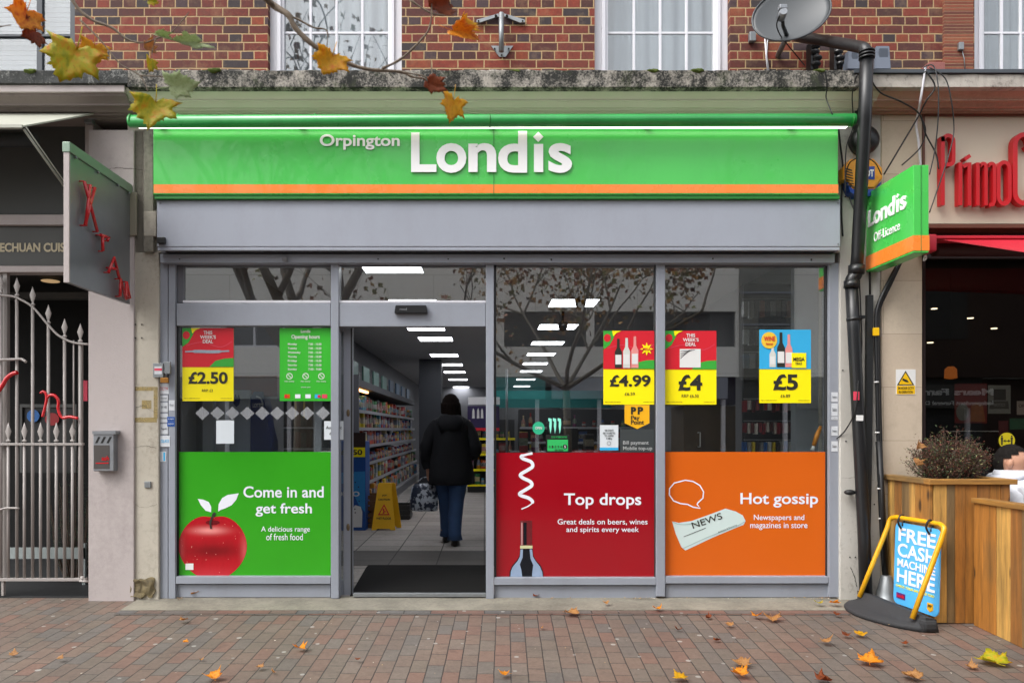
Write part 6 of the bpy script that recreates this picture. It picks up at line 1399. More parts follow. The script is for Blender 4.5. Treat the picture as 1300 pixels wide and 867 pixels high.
# ---------------------------------------------------------------- people
def skin_body(name, verts, edges, mat, parent, root=0, sub=2):
    me = bpy.data.meshes.new(name); me.from_pydata([v[:3] for v in verts], edges, [])
    o = bpy.data.objects.new(name, me); COL.objects.link(o)
    m1 = o.modifiers.new('skin', 'SKIN'); m1.use_smooth_shade = True
    for i, v in enumerate(verts):
        sv = me.skin_vertices[0].data[i]; r = v[3]; sv.radius = r if isinstance(r, tuple) else (r, r); sv.use_root = (i == root)
    m2 = o.modifiers.new('sub', 'SUBSURF'); m2.levels = sub; m2.render_levels = sub
    bpy.context.view_layer.update()
    nm = bpy.data.meshes.new_from_object(o.evaluated_get(bpy.context.evaluated_depsgraph_get()))
    bpy.data.objects.remove(o)
    bm = bmesh.new(); bm.from_mesh(nm); bpy.data.meshes.remove(nm); return finish(bm, name, mat, parent, smooth=True)
M('skin', '#b98a72', .5, spec=.4); M('navy_coat', '#0d0f16', .85, var=.3, scale=20, bump=.25); M('jeans', '#2f4a72', .8, var=.25, scale=14, bump=.3); M('hair_brown', '#150d0a', .9, spec=.15, var=.4, scale=40, stretch=(1, 1, .15)); M('boot', '#0c0b0b', .3)
WX, WY, WZ = -.375, 2.42, .08
wo = thing('person', 'woman in a dark navy coat and jeans walking into the shop with a bag', 'person', (WX, WY, WZ))
def wv(x, y, z): return (WX+x, WY+y, WZ+z)
V_ = []; E_ = []
def jv(x, y, z, r, par=None):
    V_.append(wv(x, y, z)+(r,)); i = len(V_)-1
    if par is not None: E_.append((par, i))
    return i
pel = jv(0, 0, .92, (.15, .11)); sp1 = jv(0, .0, 1.12, (.13, .10), pel); ch = jv(0, .0, 1.3, (.15, .11), sp1); nk = jv(0, .01, 1.41, .055, ch); hd0 = jv(0, .02, 1.47, .07, nk); hd1 = jv(0, .03, 1.56, .085, hd0); hd2 = jv(0, .02, 1.62, .055, hd1)
for s in (-1, 1):
    hp = jv(s*.08, 0, .85, .08, pel); kn = jv(s*.07, .09 if s < 0 else -.08, .48, .055, hp); an = jv(-.075 if s < 0 else .06, .16 if s < 0 else -.14, .1, .04, kn); jv(-.075 if s < 0 else .06, .26 if s < 0 else -.04, .035, .033, an)
    shd = jv(s*.18, 0, 1.33, .058, ch); el = jv(s*.245, -.02, 1.06, .043, shd); wr = jv(s*.25 if s < 0 else .2, .02 if s < 0 else .16, .84 if s < 0 else .98, .028, el); pm = jv(s*.25 if s < 0 else .17, .03 if s < 0 else .22, .77 if s < 0 else .99, .03, wr)
    for k in range(4): f1 = jv((-.25 if s < 0 else .17)+(k-1.5)*.004, (.03 if s < 0 else .24)+(k-1.5)*.02, .72 if s < 0 else .99+(k-1.5)*.0, .009, pm); jv((-.235 if s < 0 else .16), (.03 if s < 0 else .26)+(k-1.5)*.02, .69+.005*k if s < 0 else .97, .008, f1)
    th = jv(-.23 if s < 0 else .15, .07 if s < 0 else .22, .74 if s < 0 else 1.01, .01, pm)
skin_body('body', V_, E_, MC['skin'], wo)
bm = bmesh.new()   # coat body
loft(bm, [(WX+a, WY+b, WZ+z, rx, ry) for a, b, z, rx, ry in ((.0, 0, .66, .272, .19), (0, 0, .68, .275, .195), (0, 0, .8, .268, .185), (0, 0, .95, .25, .17), (0, 0, 1.1, .235, .16), (0, 0, 1.22, .232, .155), (0, 0, 1.32, .225, .15), (0, .0, 1.38, .19, .13), (0, .01, 1.42, .12, .1), (0, .01, 1.45, .08, .08))], 28)
for v in bm.verts:
    v.co.x = WX+(v.co.x-WX)*.94; n_ = noise.noise(v.co*7)*.026+noise.noise(v.co*17)*.014; v.co.x += n_; v.co.y += n_
finish(bm, 'coat', MC['navy_coat'], wo, smooth=True)
for s in (-1, 1):
    bm = bmesh.new(); e = (-.02, .05); P = [wv(s*.14, 0, 1.34), wv(s*.21, 0, 1.25), wv(s*.265, -.02, 1.1), wv(s*.275, -.015, 1.02), wv(s*.27 if s < 0 else .245, .02 if s < 0 else .08, .92 if s < 0 else .98), wv(s*.255 if s < 0 else .2, .02 if s < 0 else .16, .83 if s < 0 else .98)]
    tube(bm, smoothpts(P, 5), [.072-.02*(i/25)+.008*math.sin(i/25*3.1) for i in range(26)], 16)
    for v in bm.verts: v.co += Vector((1, 1, 0))*noise.noise(v.co*15)*.012
    finish(bm, 'sleeve', MC['navy_coat'], wo, smooth=True)
bm = bmesh.new(); loft(bm, [(WX, WY-.1, WZ+1.22, .06, .03), (WX, WY-.115, WZ+1.27, .125, .06), (WX, WY-.1, WZ+1.34, .15, .075), (WX, WY-.07, WZ+1.4, .13, .08), (WX, WY-.04, WZ+1.44, .1, .07)], 20)
for v in bm.verts: v.co += Vector((.5, 1, .3))*noise.noise(v.co*14)*.02
finish(bm, 'hood', MC['navy_coat'], wo, smooth=True)
for s in (-1, 1):
    bm = bmesh.new(); ly = .16 if s < 0 else -.14; lx = -.055 if s < 0 else .055
    loft(bm, [(WX+s*.08, WY, WZ+.88, .12, .12), (WX+s*.08, WY+ly*.25, WZ+.68, .102, .105), (WX+s*.03+lx*.6, WY+ly*.6, WZ+.48, .08, .085), (WX+lx, WY+ly*.75, WZ+.3, .076, .078), (WX+lx, WY+ly, WZ+.13, .074, .08), (WX+lx, WY+ly, WZ+.065, .078, .085)], 18)
    for v in bm.verts: n_ = noise.noise(v.co*12)*.018+noise.noise(v.co*28)*.006; v.co.x += n_; v.co.y += n_
    finish(bm, 'trouser_leg', MC['jeans'], wo, smooth=True)
    bm = bmesh.new(); fx, fy = WX+lx, WY+ly+.03
    loft(bm, [(fx, fy+.02, WZ+.0, .047, .125), (fx, fy+.02, WZ+.02, .05, .13), (fx, fy+.01, WZ+.05, .046, .115), (fx, fy-.03, WZ+.085, .045, .07), (fx, fy-.035, WZ+.13, .045, .055)], 18); finish(bm, 'shoe', MC['boot'], wo, smooth=True)
bm = bmesh.new()
loft(bm, [(WX+.03, WY-.075, WZ+1.24, .03, .015), (WX+.03, WY-.085, WZ+1.3, .075, .035), (WX+.015, WY-.065, WZ+1.38, .1, .06), (WX+.005, WY-.02, WZ+1.46, .105, .1), (WX, WY+.01, WZ+1.54, .102, .112), (WX, WY+.015, WZ+1.6, .09, .1), (WX, WY+.015, WZ+1.645, .06, .07), (WX, WY+.015, WZ+1.665, .02, .025)], 24)
for k in range(26):
    a = rp.uniform(-2.9, -.25); x = WX+.105*math.cos(a); y_ = WY+.105*math.sin(a)
    tube(bm, smoothpts([(x*.97+WX*.03, y_, WZ+1.56), (x+.01, y_-.01, WZ+1.42), (x+rp.uniform(.0, .05), y_-.04, WZ+rp.uniform(1.22, 1.34))], 3), [.012]*6+[.002], 6)
for v in bm.verts: v.co += Vector((1, 1, 0))*noise.noise(v.co*25)*.008
finish(bm, 'hair', MC['hair_brown'], wo, smooth=True)
# carrier bag
g = thing('carrier_bag', 'patterned black and white carrier bag held in the customer\'s left hand', 'bag', wv(-.29, .03, .4))
t_ = NT('bag_print'); nz = t_.noise(16, 3, .6); t_.set(t_.b.inputs['Base Color'], t_.mix(t_.ramp(nz, [(.48, 0.0), (.52, 1.0)]), C('#b8c0cc'), C('#2b3448'))); t_.b.inputs['Roughness'].default_value = .4; MC['bag_print'] = t_.mat
bm = bmesh.new(); cx, cy, cz = wv(-.30, .04, 0)
loft(bm, [(cx, cy, cz+.36, .14, .05), (cx, cy, cz+.38, .16, .07), (cx, cy, cz+.5, .155, .06), (cx+.0, cy, cz+.62, .13, .04), (cx+.01, cy, cz+.665, .11, .025)], 20)
for v in bm.verts: n_ = noise.noise(v.co*10)*.02; v.co.y += n_; v.co.x += n_*.5
finish(bm, 'sack', MC['bag_print'], g, smooth=True)
bm = bmesh.new()
for o_ in (-.02, .02): tube(bm, smoothpts([(cx-.07, cy+o_, cz+.65), (cx-.03, cy+o_, cz+.72), (cx+.045, cy+o_*.3, cz+.735), (cx+.07, cy+o_, cz+.7), (cx+.08, cy+o_, cz+.65)], 4), .006, 6)
finish(bm, 'handles', MC['bag_print'], g)

# seated man at the right edge (facing right)
MX, MY = 3.955, -.35
mo = thing('person', 'seated man with short dark hair and a white hoodie beyond the plank fence', 'person', (MX, MY, 0))
V_ = []; E_ = []
def mv(x, y, z, r, par=None):
    V_.append((MX+x, MY+y, z, r)); i = len(V_)-1
    if par is not None: E_.append((par, i))
    return i
p0 = mv(0, 0, .50, (.15, .13)); p1 = mv(-.02, 0, .7, (.15, .12)); p2 = mv(0, 0, .88, (.16, .12)); p3 = mv(.0, 0, .98, .06, p2); E_ += [(p0, p1), (p1, p2)]
for s in (-1, 1):
    k1 = mv(.25, s*.11, .48, .08, p0); k2 = mv(.45, s*.12, .47, .065, k1); k3 = mv(.47, s*.12, .12, .045, k2); mv(.58, s*.12, .03, .035, k3)
    a1 = mv(0, s*.19, .9, .06, p2); a2 = mv(.08, s*.23, .66, .045, a1); a3 = mv(.3, s*.17, .62, .033, a2); pm = mv(.38, s*.15, .62, .034, a3)
    for k in range(4): f_ = mv(.43, s*.15+(k-1.5)*.019, .615, .009, pm); mv(.455, s*.15+(k-1.5)*.019, .59, .008, f_)
    mv(.4, s*.11, .62, .011, pm)
# head: shaped loft merged as neck top of the same body
skin_b = skin_body('body', V_, E_, MC['skin'], mo)
t = bmesh.new(); bmesh.ops.create_uvsphere(t, u_segments=32, v_segments=24, radius=1)
hc = Vector((MX-.0, MY, 1.10))
for v in t.verts:
    x, y_, z = v.co
    fx = .105*x*(1+.0*z); fy = .077*y_; fz = .125*z
    if z < 0: fx *= 1+.25*z if x < 0 else 1+.05*z; fy *= 1+.35*z
    if x > .2: fz *= 1.0; fx += .0
    nose_ = .030*math.exp(-((y_)/.16)**2-((z+.15)/.2)**2) if x > .5 else 0
    brow = .007*math.exp(-((z-.22)/.1)**2) if x > .5 else 0
    eye_ = -.010*(math.exp(-(((abs(y_)-.38))/.14)**2-((z-.06)/.1)**2)) if x > .4 else 0
    mth = (-.005*math.exp(-((z+.52)/.04)**2)+.006*math.exp(-((z+.45)/.06)**2)+.006*math.exp(-((z+.6)/.06)**2)) if x > .5 and abs(y_) < .35 else 0
    chin = .014*math.exp(-((z+.85)/.15)**2) if x > .1 else 0
    v.co = hc+Vector((fx+nose_+brow+eye_+mth+chin, fy, fz))
HR = Matrix.Translation(hc) @ Matrix.Rotation(R(-32), 4, 'Z') @ Matrix.Translation(-hc)
for v in t.verts: v.co = HR @ v.co
me = skin_b.data; bm = bmesh.new(); bm.from_mesh(me); b0 = BASE[skin_b.name]
for v in t.verts: v.co -= b0
for s in (-1, 1):
    q = bmesh.new(); bmesh.ops.create_uvsphere(q, u_segments=14, v_segments=10, radius=1); bmesh.ops.scale(q, vec=(.021, .018, .034), verts=q.verts); bmesh.ops.rotate(q, matrix=Matrix.Rotation(R(12), 3, 'Y'), verts=q.verts); bmesh.ops.translate(q, vec=hc+Vector((-.012, s*.077, -.005)), verts=q.verts); bmesh.ops.transform(q, matrix=Matrix.Translation(-b0) @ HR, verts=q.verts); merge(bm, q)
merge(bm, t); bm.to_mesh(me); bm.free()
for p in me.polygons: p.use_smooth = True
bm = bmesh.new(); t = bmesh.new(); bmesh.ops.create_uvsphere(t, u_segments=40, v_segments=28, radius=1)
for v in t.verts:
    x, y_, z = v.co; v.co = Vector((.114*x-.004, .086*y_, .134*z+.004)); nz_ = noise.noise(v.co*45)*.005+noise.noise(v.co*160)*.004; v.co += v.co.normalized()*nz_
kill = [v for v in t.verts if (v.co.x > .05 and v.co.z < .085) or v.co.z < -.058+max(0, v.co.x+.03)*.8 or (abs(v.co.x+.014) < .03 and abs(v.co.z+.02) < .05 and abs(v.co.y) > .045) or (v.co.x > .008 and v.co.z < .055)]
bmesh.ops.delete(t, geom=kill, context='VERTS'); bmesh.ops.translate(t, vec=hc, verts=t.verts); bmesh.ops.transform(t, matrix=HR, verts=t.verts); merge(bm, t)
finish(bm, 'hair', M('hair_dark', '#1a1614', .75, var=.5, scale=60, bump=.8, spec=.2), mo, smooth=True)
bm = bmesh.new()
for s in (-1, 1):
    q = bmesh.new(); bmesh.ops.create_uvsphere(q, u_segments=12, v_segments=8, radius=.011); bmesh.ops.translate(q, vec=hc+Vector((.088, s*.03, .008)), verts=q.verts); bmesh.ops.transform(q, matrix=HR, verts=q.verts); merge(bm, q)
finish(bm, 'eyes', MC['white'], mo, smooth=True)
M('hoodie_white', '#c9ccd4', .85, var=.08, scale=12, bump=.2)
bm = bmesh.new(); loft(bm, [(MX, MY, .46, .2, .2), (MX-.02, MY, .6, .21, .21), (MX-.03, MY, .75, .2, .22), (MX-.02, MY, .88, .185, .225), (MX-.015, MY, .95, .15, .17), (MX-.015, MY, 1.0, .115, .12), (MX-.01, MY, 1.045, .10, .10)], 28)
for v in bm.verts: n_ = noise.noise(v.co*9)*.022+noise.noise(v.co*22)*.008; v.co.x += n_; v.co.y += n_
finish(bm, 'hoodie', MC['hoodie_white'], mo, smooth=True)
bm = bmesh.new(); P = []
for k in range(25):
    a = PI*.15+PI*1.7*k/24; P.append((MX-.02-.115*math.cos(a-PI)*1.0*(-1)*-1, MY+.115*math.sin(a), 1.0+.03*math.cos(a)))
tube(bm, P, [.02+.018*math.sin(PI*k/24) for k in range(25)], 10); finish(bm, 'hood', MC['hoodie_white'], mo, smooth=True)
for s in (-1, 1):
    bm = bmesh.new(); tube(bm, smoothpts([(MX-.01, MY+s*.17, .93), (MX+.02, MY+s*.235, .8), (MX+.08, MY+s*.24, .66), (MX+.2, MY+s*.2, .63), (MX+.32, MY+s*.165, .62)], 5), [.08-.035*i/20 for i in range(21)], 14); finish(bm, 'sleeve', MC['hoodie_white'], mo, smooth=True)
    bm = bmesh.new(); tube(bm, smoothpts([(MX, MY+s*.09, .5), (MX+.25, MY+s*.11, .5), (MX+.46, MY+s*.12, .48), (MX+.48, MY+s*.12, .3), (MX+.47, MY+s*.12, .07)], 5), [.105-.035*i/20 for i in range(21)], 14); finish(bm, 'trouser_leg', MC['jeans'], mo, smooth=True)
    bm = bmesh.new(); loft(bm, [(MX+.53, MY+s*.12, -.02, .13, .045), (MX+.53, MY+s*.12, .03, .125, .045), (MX+.49, MY+s*.12, .08, .06, .045)], 16); finish(bm, 'shoe', MC['boot'], mo, smooth=True)
g = thing('bench', 'wooden bench the man in the white hoodie sits on', 'bench', (MX, MY, -.03))
bm = bmesh.new(); 
for k in range(3): box(bm, MX-.22+k*.15, MX-.22+k*.15+.14, MY-.55, MY+.44, .385, .42, .004)
finish(bm, 'seat', MC['rail_wood'], g)
for sx in (-.18, .18):
    for sy in (-.5, .4): bm = bmesh.new(); box(bm, MX+sx-.025, MX+sx+.025, MY+sy-.025, MY+sy+.025, SLOPE*(MY+sy), .384, .003); finish(bm, 'leg', MC['rail_wood'], g)
# ---------------------------------------------------------------- leaves
def leafmat(name, cols, nscale=5, spots='#5a3413'):
    t = NT(name); g = t.n('ShaderNodeTexCoord').outputs['Generated']; oi = t.n('ShaderNodeObjectInfo').outputs['Random']
    v = t.n('ShaderNodeVectorMath', {0: g, 1: t.n('ShaderNodeCombineXYZ', {0: t.m('MULTIPLY', oi, 23), 1: t.m('MULTIPLY', oi, 9), 2: 0.0}).outputs[0]}, operation='ADD').outputs[0]
    n_ = t.noise(nscale, 5, .65, vec=v)
    c = t.ramp(n_, [(.30+.4*i/(len(cols)-1), C(c)) for i, c in enumerate(cols)])
    c = t.mix(t.ramp(t.noise(14, 5, .7, vec=v), [(.6, 0.0), (.72, .7)]), c, C(spots))
    t.set(t.b.inputs['Base Color'], c); t.b.inputs['Roughness'].default_value = .5
    t.bump(t.noise(9, 5, .7, vec=v), .25, .01)
    tl = t.n('ShaderNodeBsdfTranslucent', {'Color': c}); mx = t.n('ShaderNodeMixShader', {0: .5})
    t.t.links.new(t.b.outputs[0], mx.inputs[1]); t.t.links.new(tl.outputs[0], mx.inputs[2]); t.t.links.new(mx.outputs[0], t.out.inputs[0]); MC[name] = t.mat
leafmat('leaf_yellow', ['#c89a10', '#e3b416', '#d88418']); leafmat('leaf_orange', ['#d9761a', '#eda828', '#c4541a']); leafmat('leaf_brown', ['#7a3a1a', '#9a4a1c', '#5c2c14'])
leafmat('leaf_green', ['#93a022', '#c6bd24', '#dc9420']); leafmat('leaf_pale', ['#9fb07c', '#bcc89c', '#8ea366'], spots='#6a6a3a'); leafmat('leaf_tan', ['#b08050', '#c8965c', '#9a6434'])
LOBES = [(-90, .22), (-80, .30), (-62, .56), (-52, .56), (-40, .70), (-20, .95), (-12, .80), (2, .72), (12, .82), (28, 1.04), (36, .84), (45, .72), (54, .84), (66, .86), (76, .92), (90, 1.18)]
def leaf_pts(seed, long_=1.0):
    r = random.Random(seed); pts = []
    L = LOBES+[(180-a, b) for a, b in LOBES[-2:0:-1]]
    for i, (a, b) in enumerate(L):
        b *= r.uniform(.9, 1.1)
        a2, b2 = L[(i+1) % len(L)]
        pts.append((R(a), b)); aa2 = a2 if a2 >= a else a2+360
        pts.append((R((a+aa2)/2), (b+b2)/2*r.uniform(.86, .97)))
    return pts
def leaf_mesh(seed, curl=.25, fold=.2, stem=True):
    """plane-tree leaf about 1 unit tall lying in XY with tip at +Y; stem at -Y"""
    bm = bmesh.new(); pts = leaf_pts(seed); rr = random.Random(seed*7+1); ph = rr.uniform(0, 6)
    def shape(x, y):
        r = math.hypot(x, y); return curl*(r*r)*(.5+.5*math.sin(2*math.atan2(y, x)+ph))+fold*abs(x)*.6+.05*noise.noise((x*3+seed, y*3, 0))
    rings = []
    for f in (.02, .35, .68, 1.0):
        ring = []
        for a, b in pts:
            bb = b if f == 1 else (b*.55+.35) ; k = f*b if f > .6 else f*(b*.6+.3)
            x, y = k*math.cos(a)*.5, k*math.sin(a)*.5
            ring.append(bm.verts.new((x, y, shape(x*2, y*2)*.5)))
        rings.append(ring)
    n_ = len(pts)
    for a, b in zip(rings, rings[1:]):
        for q in range(n_): bm.faces.new((a[q], a[(q+1) % n_], b[(q+1) % n_], b[q])).smooth = True
    bm.faces.new(rings[0])
    geo = bmesh.ops.extrude_face_region(bm, geom=bm.faces[:]); bmesh.ops.translate(bm, vec=(0, 0, -.008), verts=[v for v in geo['geom'] if isinstance(v, bmesh.types.BMVert)])
    if stem: tube(bm, [(0, -.1, 0), (.02, -.3, .01), (.05, -.5, .04)], [.012, .01, .009], 5)
    return bm
def make_leaf(name, mat, seed, M4, parent=None, curl=.25, fold=.2, stem=True, **kw):
    bm = leaf_mesh(seed, curl, fold, stem); bmesh.ops.transform(bm, matrix=M4, verts=bm.verts)
    if parent is None:
        me = bpy.data.meshes.new(name); bmesh.ops.transform(bm, matrix=M4.inverted(), verts=bm.verts); bm.to_mesh(me); bm.free(); me.materials.append(mat)
        o = bpy.data.objects.new(name, me); COL.objects.link(o); o.matrix_world = M4; return _tag(o, kw.get('label'), kw.get('cat'), kw.get('group'), kw.get('kind'))
    return finish(bm, name, mat, parent, smooth=True)

fl = [
 (252, 757, 27, 'leaf_tan', 'tan fallen leaf on the slab under the green graphic', .3), (227, 753.5, 14, 'leaf_brown', 'curled brown leaf against the foot of the left jamb', .8),
 (233.6, 788.7, 13, 'leaf_tan', 'small tan leaf on the paving below the apple', .4), (236, 817, 9, 'leaf_orange', 'tiny orange leaf scrap left on the paving below the apple', .4),
 (381, 824.6, 19, 'leaf_orange', 'orange leaf alone on the paving left of the doorway', .5), (330, 849, 12, 'leaf_tan', 'small tan leaf near the bottom between two orange ones', .3), (270, 862.5, 24, 'leaf_orange', 'orange leaf at the bottom edge left of centre', .5),
 (792, 756.5, 13, 'leaf_orange', 'curled orange leaf on the slab under the mullion right of the red graphic', 1.0), (680.5, 759.8, 10, 'leaf_brown', 'small brown leaf on the slab under the bottle picture', .6),
 (724.5, 779.8, 22, 'leaf_tan', 'flat tan leaf on the edging bricks below the red graphic', .3), (836, 775, 15, 'leaf_orange', 'orange leaf on the edging bricks below the mullion', .7), (769, 770, 10, 'leaf_tan', 'small tan leaf at the slab edge', .3),
 (641.6, 857.8, 17, 'leaf_orange', 'orange leaf near the bottom centre of the paving', .4), (454, 839, 9, 'leaf_brown', 'small brown leaf below the doorway', .3),
 (1039, 771, 13, 'leaf_green', 'small yellow-green leaf just left of the rubber base', .4), (1059, 771, 16, 'leaf_orange', 'orange leaf touching the rubber base', .4),
 (960.5, 783.6, 16, 'leaf_orange', 'orange leaf beside the larger tan leaf below the orange graphic', .7), (980, 786, 24, 'leaf_tan', 'large tan leaf on the paving below the orange graphic', .25), (926, 794.8, 13, 'leaf_tan', 'small pale leaf left of the pair below the orange graphic', .2),
 (1063, 782, 12, 'leaf_brown', 'small pinkish leaf in front of the rubber base', .5), (1075, 807.6, 14, 'leaf_brown', 'red-brown leaf touching the yellow one on the right paving', .5), (1093.6, 806.6, 19, 'leaf_yellow', 'yellow leaf touching the red-brown one on the right paving', .3),
 (1047, 816.8, 18, 'leaf_tan', 'folded tan leaf left of the red and yellow pair', .7), (1147, 818.8, 12, 'leaf_brown', 'small dark red leaf near the plank fence', .4),
 (941, 844.5, 26, 'leaf_tan', 'tan leaf just above the bright orange one at bottom right of centre', .2), (939.5, 859, 25, 'leaf_orange', 'crumpled bright orange leaf under the tan one', .8),
 (1104.4, 842.9, 34, 'leaf_orange', 'big orange leaf spread on the right paving', .4), (1262.8, 843, 42, 'leaf_green', 'big yellow-green leaf with a long stalk near the fence', .35),
 (1159.6, 861.8, 29, 'leaf_tan', 'tan leaf at the bottom edge below the big orange one', .3), (1044, 865.5, 26, 'leaf_brown', 'brown-orange leaf cut by the bottom edge', .4), (865, 863, 22, 'leaf_yellow', 'yellow leaf at the bottom edge right of centre', .3),
 (76, 838, 10, 'leaf_tan', 'small tan leaf on the left paving', .3), (472, 700, 0, '', '', 0)]
rl_ = random.Random(11)
for i, (px, py, s, m_, lab, curl) in enumerate(fl):
    if not s: continue
    g0 = G(px, py, .012 if py > 772 else 0)
    if py <= 772 and py > 753: g0 = G(px, py); g0.z = max(g0.z, 0)+.012
    size = s*(D+g0.y)/F*1.0
    M4 = Matrix.Translation(g0+Vector((0, 0, .012+.04*curl*size))) @ Matrix.Rotation(SLOPE, 4, 'X') @ Matrix.Rotation(rl_.uniform(0, 2*PI), 4, 'Z') @ Matrix.Rotation(rl_.uniform(-.2, .2), 4, 'X') @ Matrix.Diagonal((size, size, size, 1))
    make_leaf('fallen_leaf', MC[m_], 20+i, M4, curl=.35+curl*.7, fold=.1+curl*.3, label=lab, cat='leaf')
for px, py, y_, s_, sd, lab in ((1166, 567, -.5, 24, 71, 'dried orange leaf stuck in the left side of the planter shrub'), (1163, 588, -.55, 22, 72, 'lower dried orange leaf beside the planter shrub on the rim')):
    c_ = W(px, py, y_); sz_ = s_*(D+y_)/F
    make_leaf('fallen_leaf', MC['leaf_tan'], sd, Matrix.Translation(c_) @ Matrix.Rotation(.5, 4, 'Z') @ Matrix.Rotation(R(70), 4, 'X') @ Matrix.Diagonal((sz_, sz_*.6, sz_, 1)), curl=.6, fold=.3, label=lab, cat='leaf')
rs = random.Random(21)
for k in range(14):
    x = rs.uniform(-4.3, 3.2) if k % 3 else rs.uniform(1.2, 3.2); y = rs.uniform(-2.3, -.5); s_ = rs.uniform(.03, .075)
    M4 = Matrix.Translation((x, y, SLOPE*y+.012)) @ Matrix.Rotation(rs.uniform(0, 6), 4, 'Z') @ Matrix.Rotation(rs.uniform(-.3, .3), 4, 'X') @ Matrix.Diagonal((s_, s_*rs.uniform(.5, 1), s_, 1))
    make_leaf('leaf_scrap', MC[rs.choice(('leaf_tan', 'leaf_tan', 'leaf_brown'))], 300+k, M4, curl=.9, fold=.6, stem=False, label='small withered leaf scrap lying loose on the brick paving', cat='leaf', group='small leaf scraps scattered on the paving')
# crumbs along the foot of the shopfront and specks on the paving
bm = bmesh.new(); rc = random.Random(4)
for k in range(520):
    if k < 260: px = rc.choice((rc.uniform(225, 232), rc.gauss(1040, 12), rc.gauss(815, 10), rc.gauss(850, 12), rc.uniform(640, 830), rc.uniform(850, 1045), rc.uniform(1066, 1180), rc.uniform(1170, 1290))); x = X(px, -.02); y = -.02-abs(rc.gauss(0, .03))-(.08 if px > 1066 else 0)-(.55 if px > 1185 else 0)
    else: x = rc.uniform(-4.5, 4.2); y = rc.uniform(-2.2, -.4)
    z = SLOPE*y+.016; s = rc.uniform(.003, .011) if k < 260 else rc.uniform(.002, .009)
    a = rc.uniform(0, 6); vs = [bm.verts.new((x+s*math.cos(a+q*2.1)*rc.uniform(.5, 1.2), y+s*math.sin(a+q*2.1), z+rc.uniform(0, s*.7))) for q in range(3)]; bm.faces.new(vs)
t_ = NT('litter'); rr = t_.n('ShaderNodeNewGeometry').outputs['Random Per Island']; t_.set(t_.b.inputs['Base Color'], t_.ramp(rr, [(0, C('#8a6238')), (.35, C('#5b3a20')), (.6, C('#a88a58')), (.85, C('#c9c2b0'))], 'CONSTANT')); MC['litter'] = t_.mat
finish(bm, 'leaf_litter', MC['litter'], kind='stuff', label='crumbs of dead leaf scattered along the shop foot and paving', cat='litter')

# ---------------------------------------------------------------- street trees (over and behind the camera, seen directly as hanging twigs and in the glass)
t_ = NT('crown_leaf'); rr = t_.n('ShaderNodeNewGeometry').outputs['Random Per Island']
t_.set(t_.b.inputs['Base Color'], t_.ramp(rr, [(0, C('#7a5a1c')), (.3, C('#8a4a1a')), (.5, C('#6a6a20')), (.7, C('#a87a20')), (.9, C('#5a3a18'))], 'CONSTANT')); t_.b.inputs['Roughness'].default_value = .6; MC['crown_leaf'] = t_.mat
M('bark', '#5a5348', .85, var=.35, scale=5, bump=.6); M('twig_bark', '#6e6152', .8, var=.3, scale=30)
def tree(base, fork, r0, height, spread, label, seed, nleaf, ls, ylim, trunk_pts=None):
    rt = random.Random(seed); g = thing('street_tree', label, 'tree', tuple(base))
    bt_ = bmesh.new(); tips = []
    def grow(p, d, l, r, lev):
        P = [p]; q = p.copy(); dd = d.copy()
        for k in range(5):
            dd = (dd+Vector((rt.gauss(0, .12), rt.gauss(0, .12), rt.gauss(0.03, .1)))).normalized(); q = q+dd*l/5
            if q.y > ylim: q.y = ylim; dd.y = -abs(dd.y)*.3
            P.append(q.copy())
        tube(bt_, P, [r*(1-.12*i) for i in range(6)], 7 if lev < 2 else 4, False)
        if lev >= 1: tips.extend(P[2:] if lev == 1 else P[1:])
        if lev < 4:
            for k in range(3 if lev < 3 else 2):
                ax_ = Vector((rt.uniform(-1, 1), rt.uniform(-1, 1), rt.uniform(-.4, .6))).normalized(); nd = (dd*.75+ax_*.7).normalized(); f = rt.choice((2, 3, 4, 5)); grow(P[f], nd, l*rt.uniform(.6, .8), r*.55, lev+1)
    for k in range(5):
        a = 2*PI*k/5+seed; grow(fork, Vector((math.cos(a)*spread, math.sin(a)*spread, 1)).normalized(), height*.42, r0*.6, 0)
    finish(bt_, 'branches', MC['bark'], g)
    bt_ = bmesh.new(); tube(bt_, trunk_pts or [base, base.lerp(fork, .5)+Vector((.04, 0, 0)), fork+Vector((0, 0, .05))], [r0*1.2, r0, r0*.85], 16); finish(bt_, 'trunk', MC['bark'], g)
    bl = bmesh.new()
    for k in range(nleaf):
        p = rt.choice(tips)+Vector((rt.gauss(0, .18), rt.gauss(0, .18), rt.gauss(-.08, .16)))
        if p.y > ylim: continue
        n_ = Vector((rt.uniform(-1, 1), rt.uniform(-1, 1), rt.uniform(-.3, 1))).normalized(); u = n_.orthogonal().normalized(); v = n_.cross(u); s = ls*rt.uniform(.6, 1.2)
        vs = [bl.verts.new(p+u*s*a+v*s*b+n_*s*c_) for a, b, c_ in ((0, -.5, 0), (.3, -.25, .1), (.5, .1, 0), (.2, .15, .05), (0, .6, -.05), (-.22, .15, .05), (-.5, .05, 0), (-.28, -.28, .1))]; bl.faces.new(vs)
    finish(bl, 'crown', MC['crown_leaf'], g); return g
t1 = tree(Vector((-3.4, -8.1, SLOPE*-8.1)), Vector((-3.35, -8.1, 2.5)), .2, 8.5, .8, 'near plane tree whose autumn twigs hang into the top left of the view', 3, 2200, .15, -6.35)
t2 = tree(Vector((1.72, -10.0, -.56)), Vector((1.72, -10.0, 2.2)), .085, 7.5, 1.3, 'second plane tree mirrored in the big window', 8, 5200, .12, -8.0)
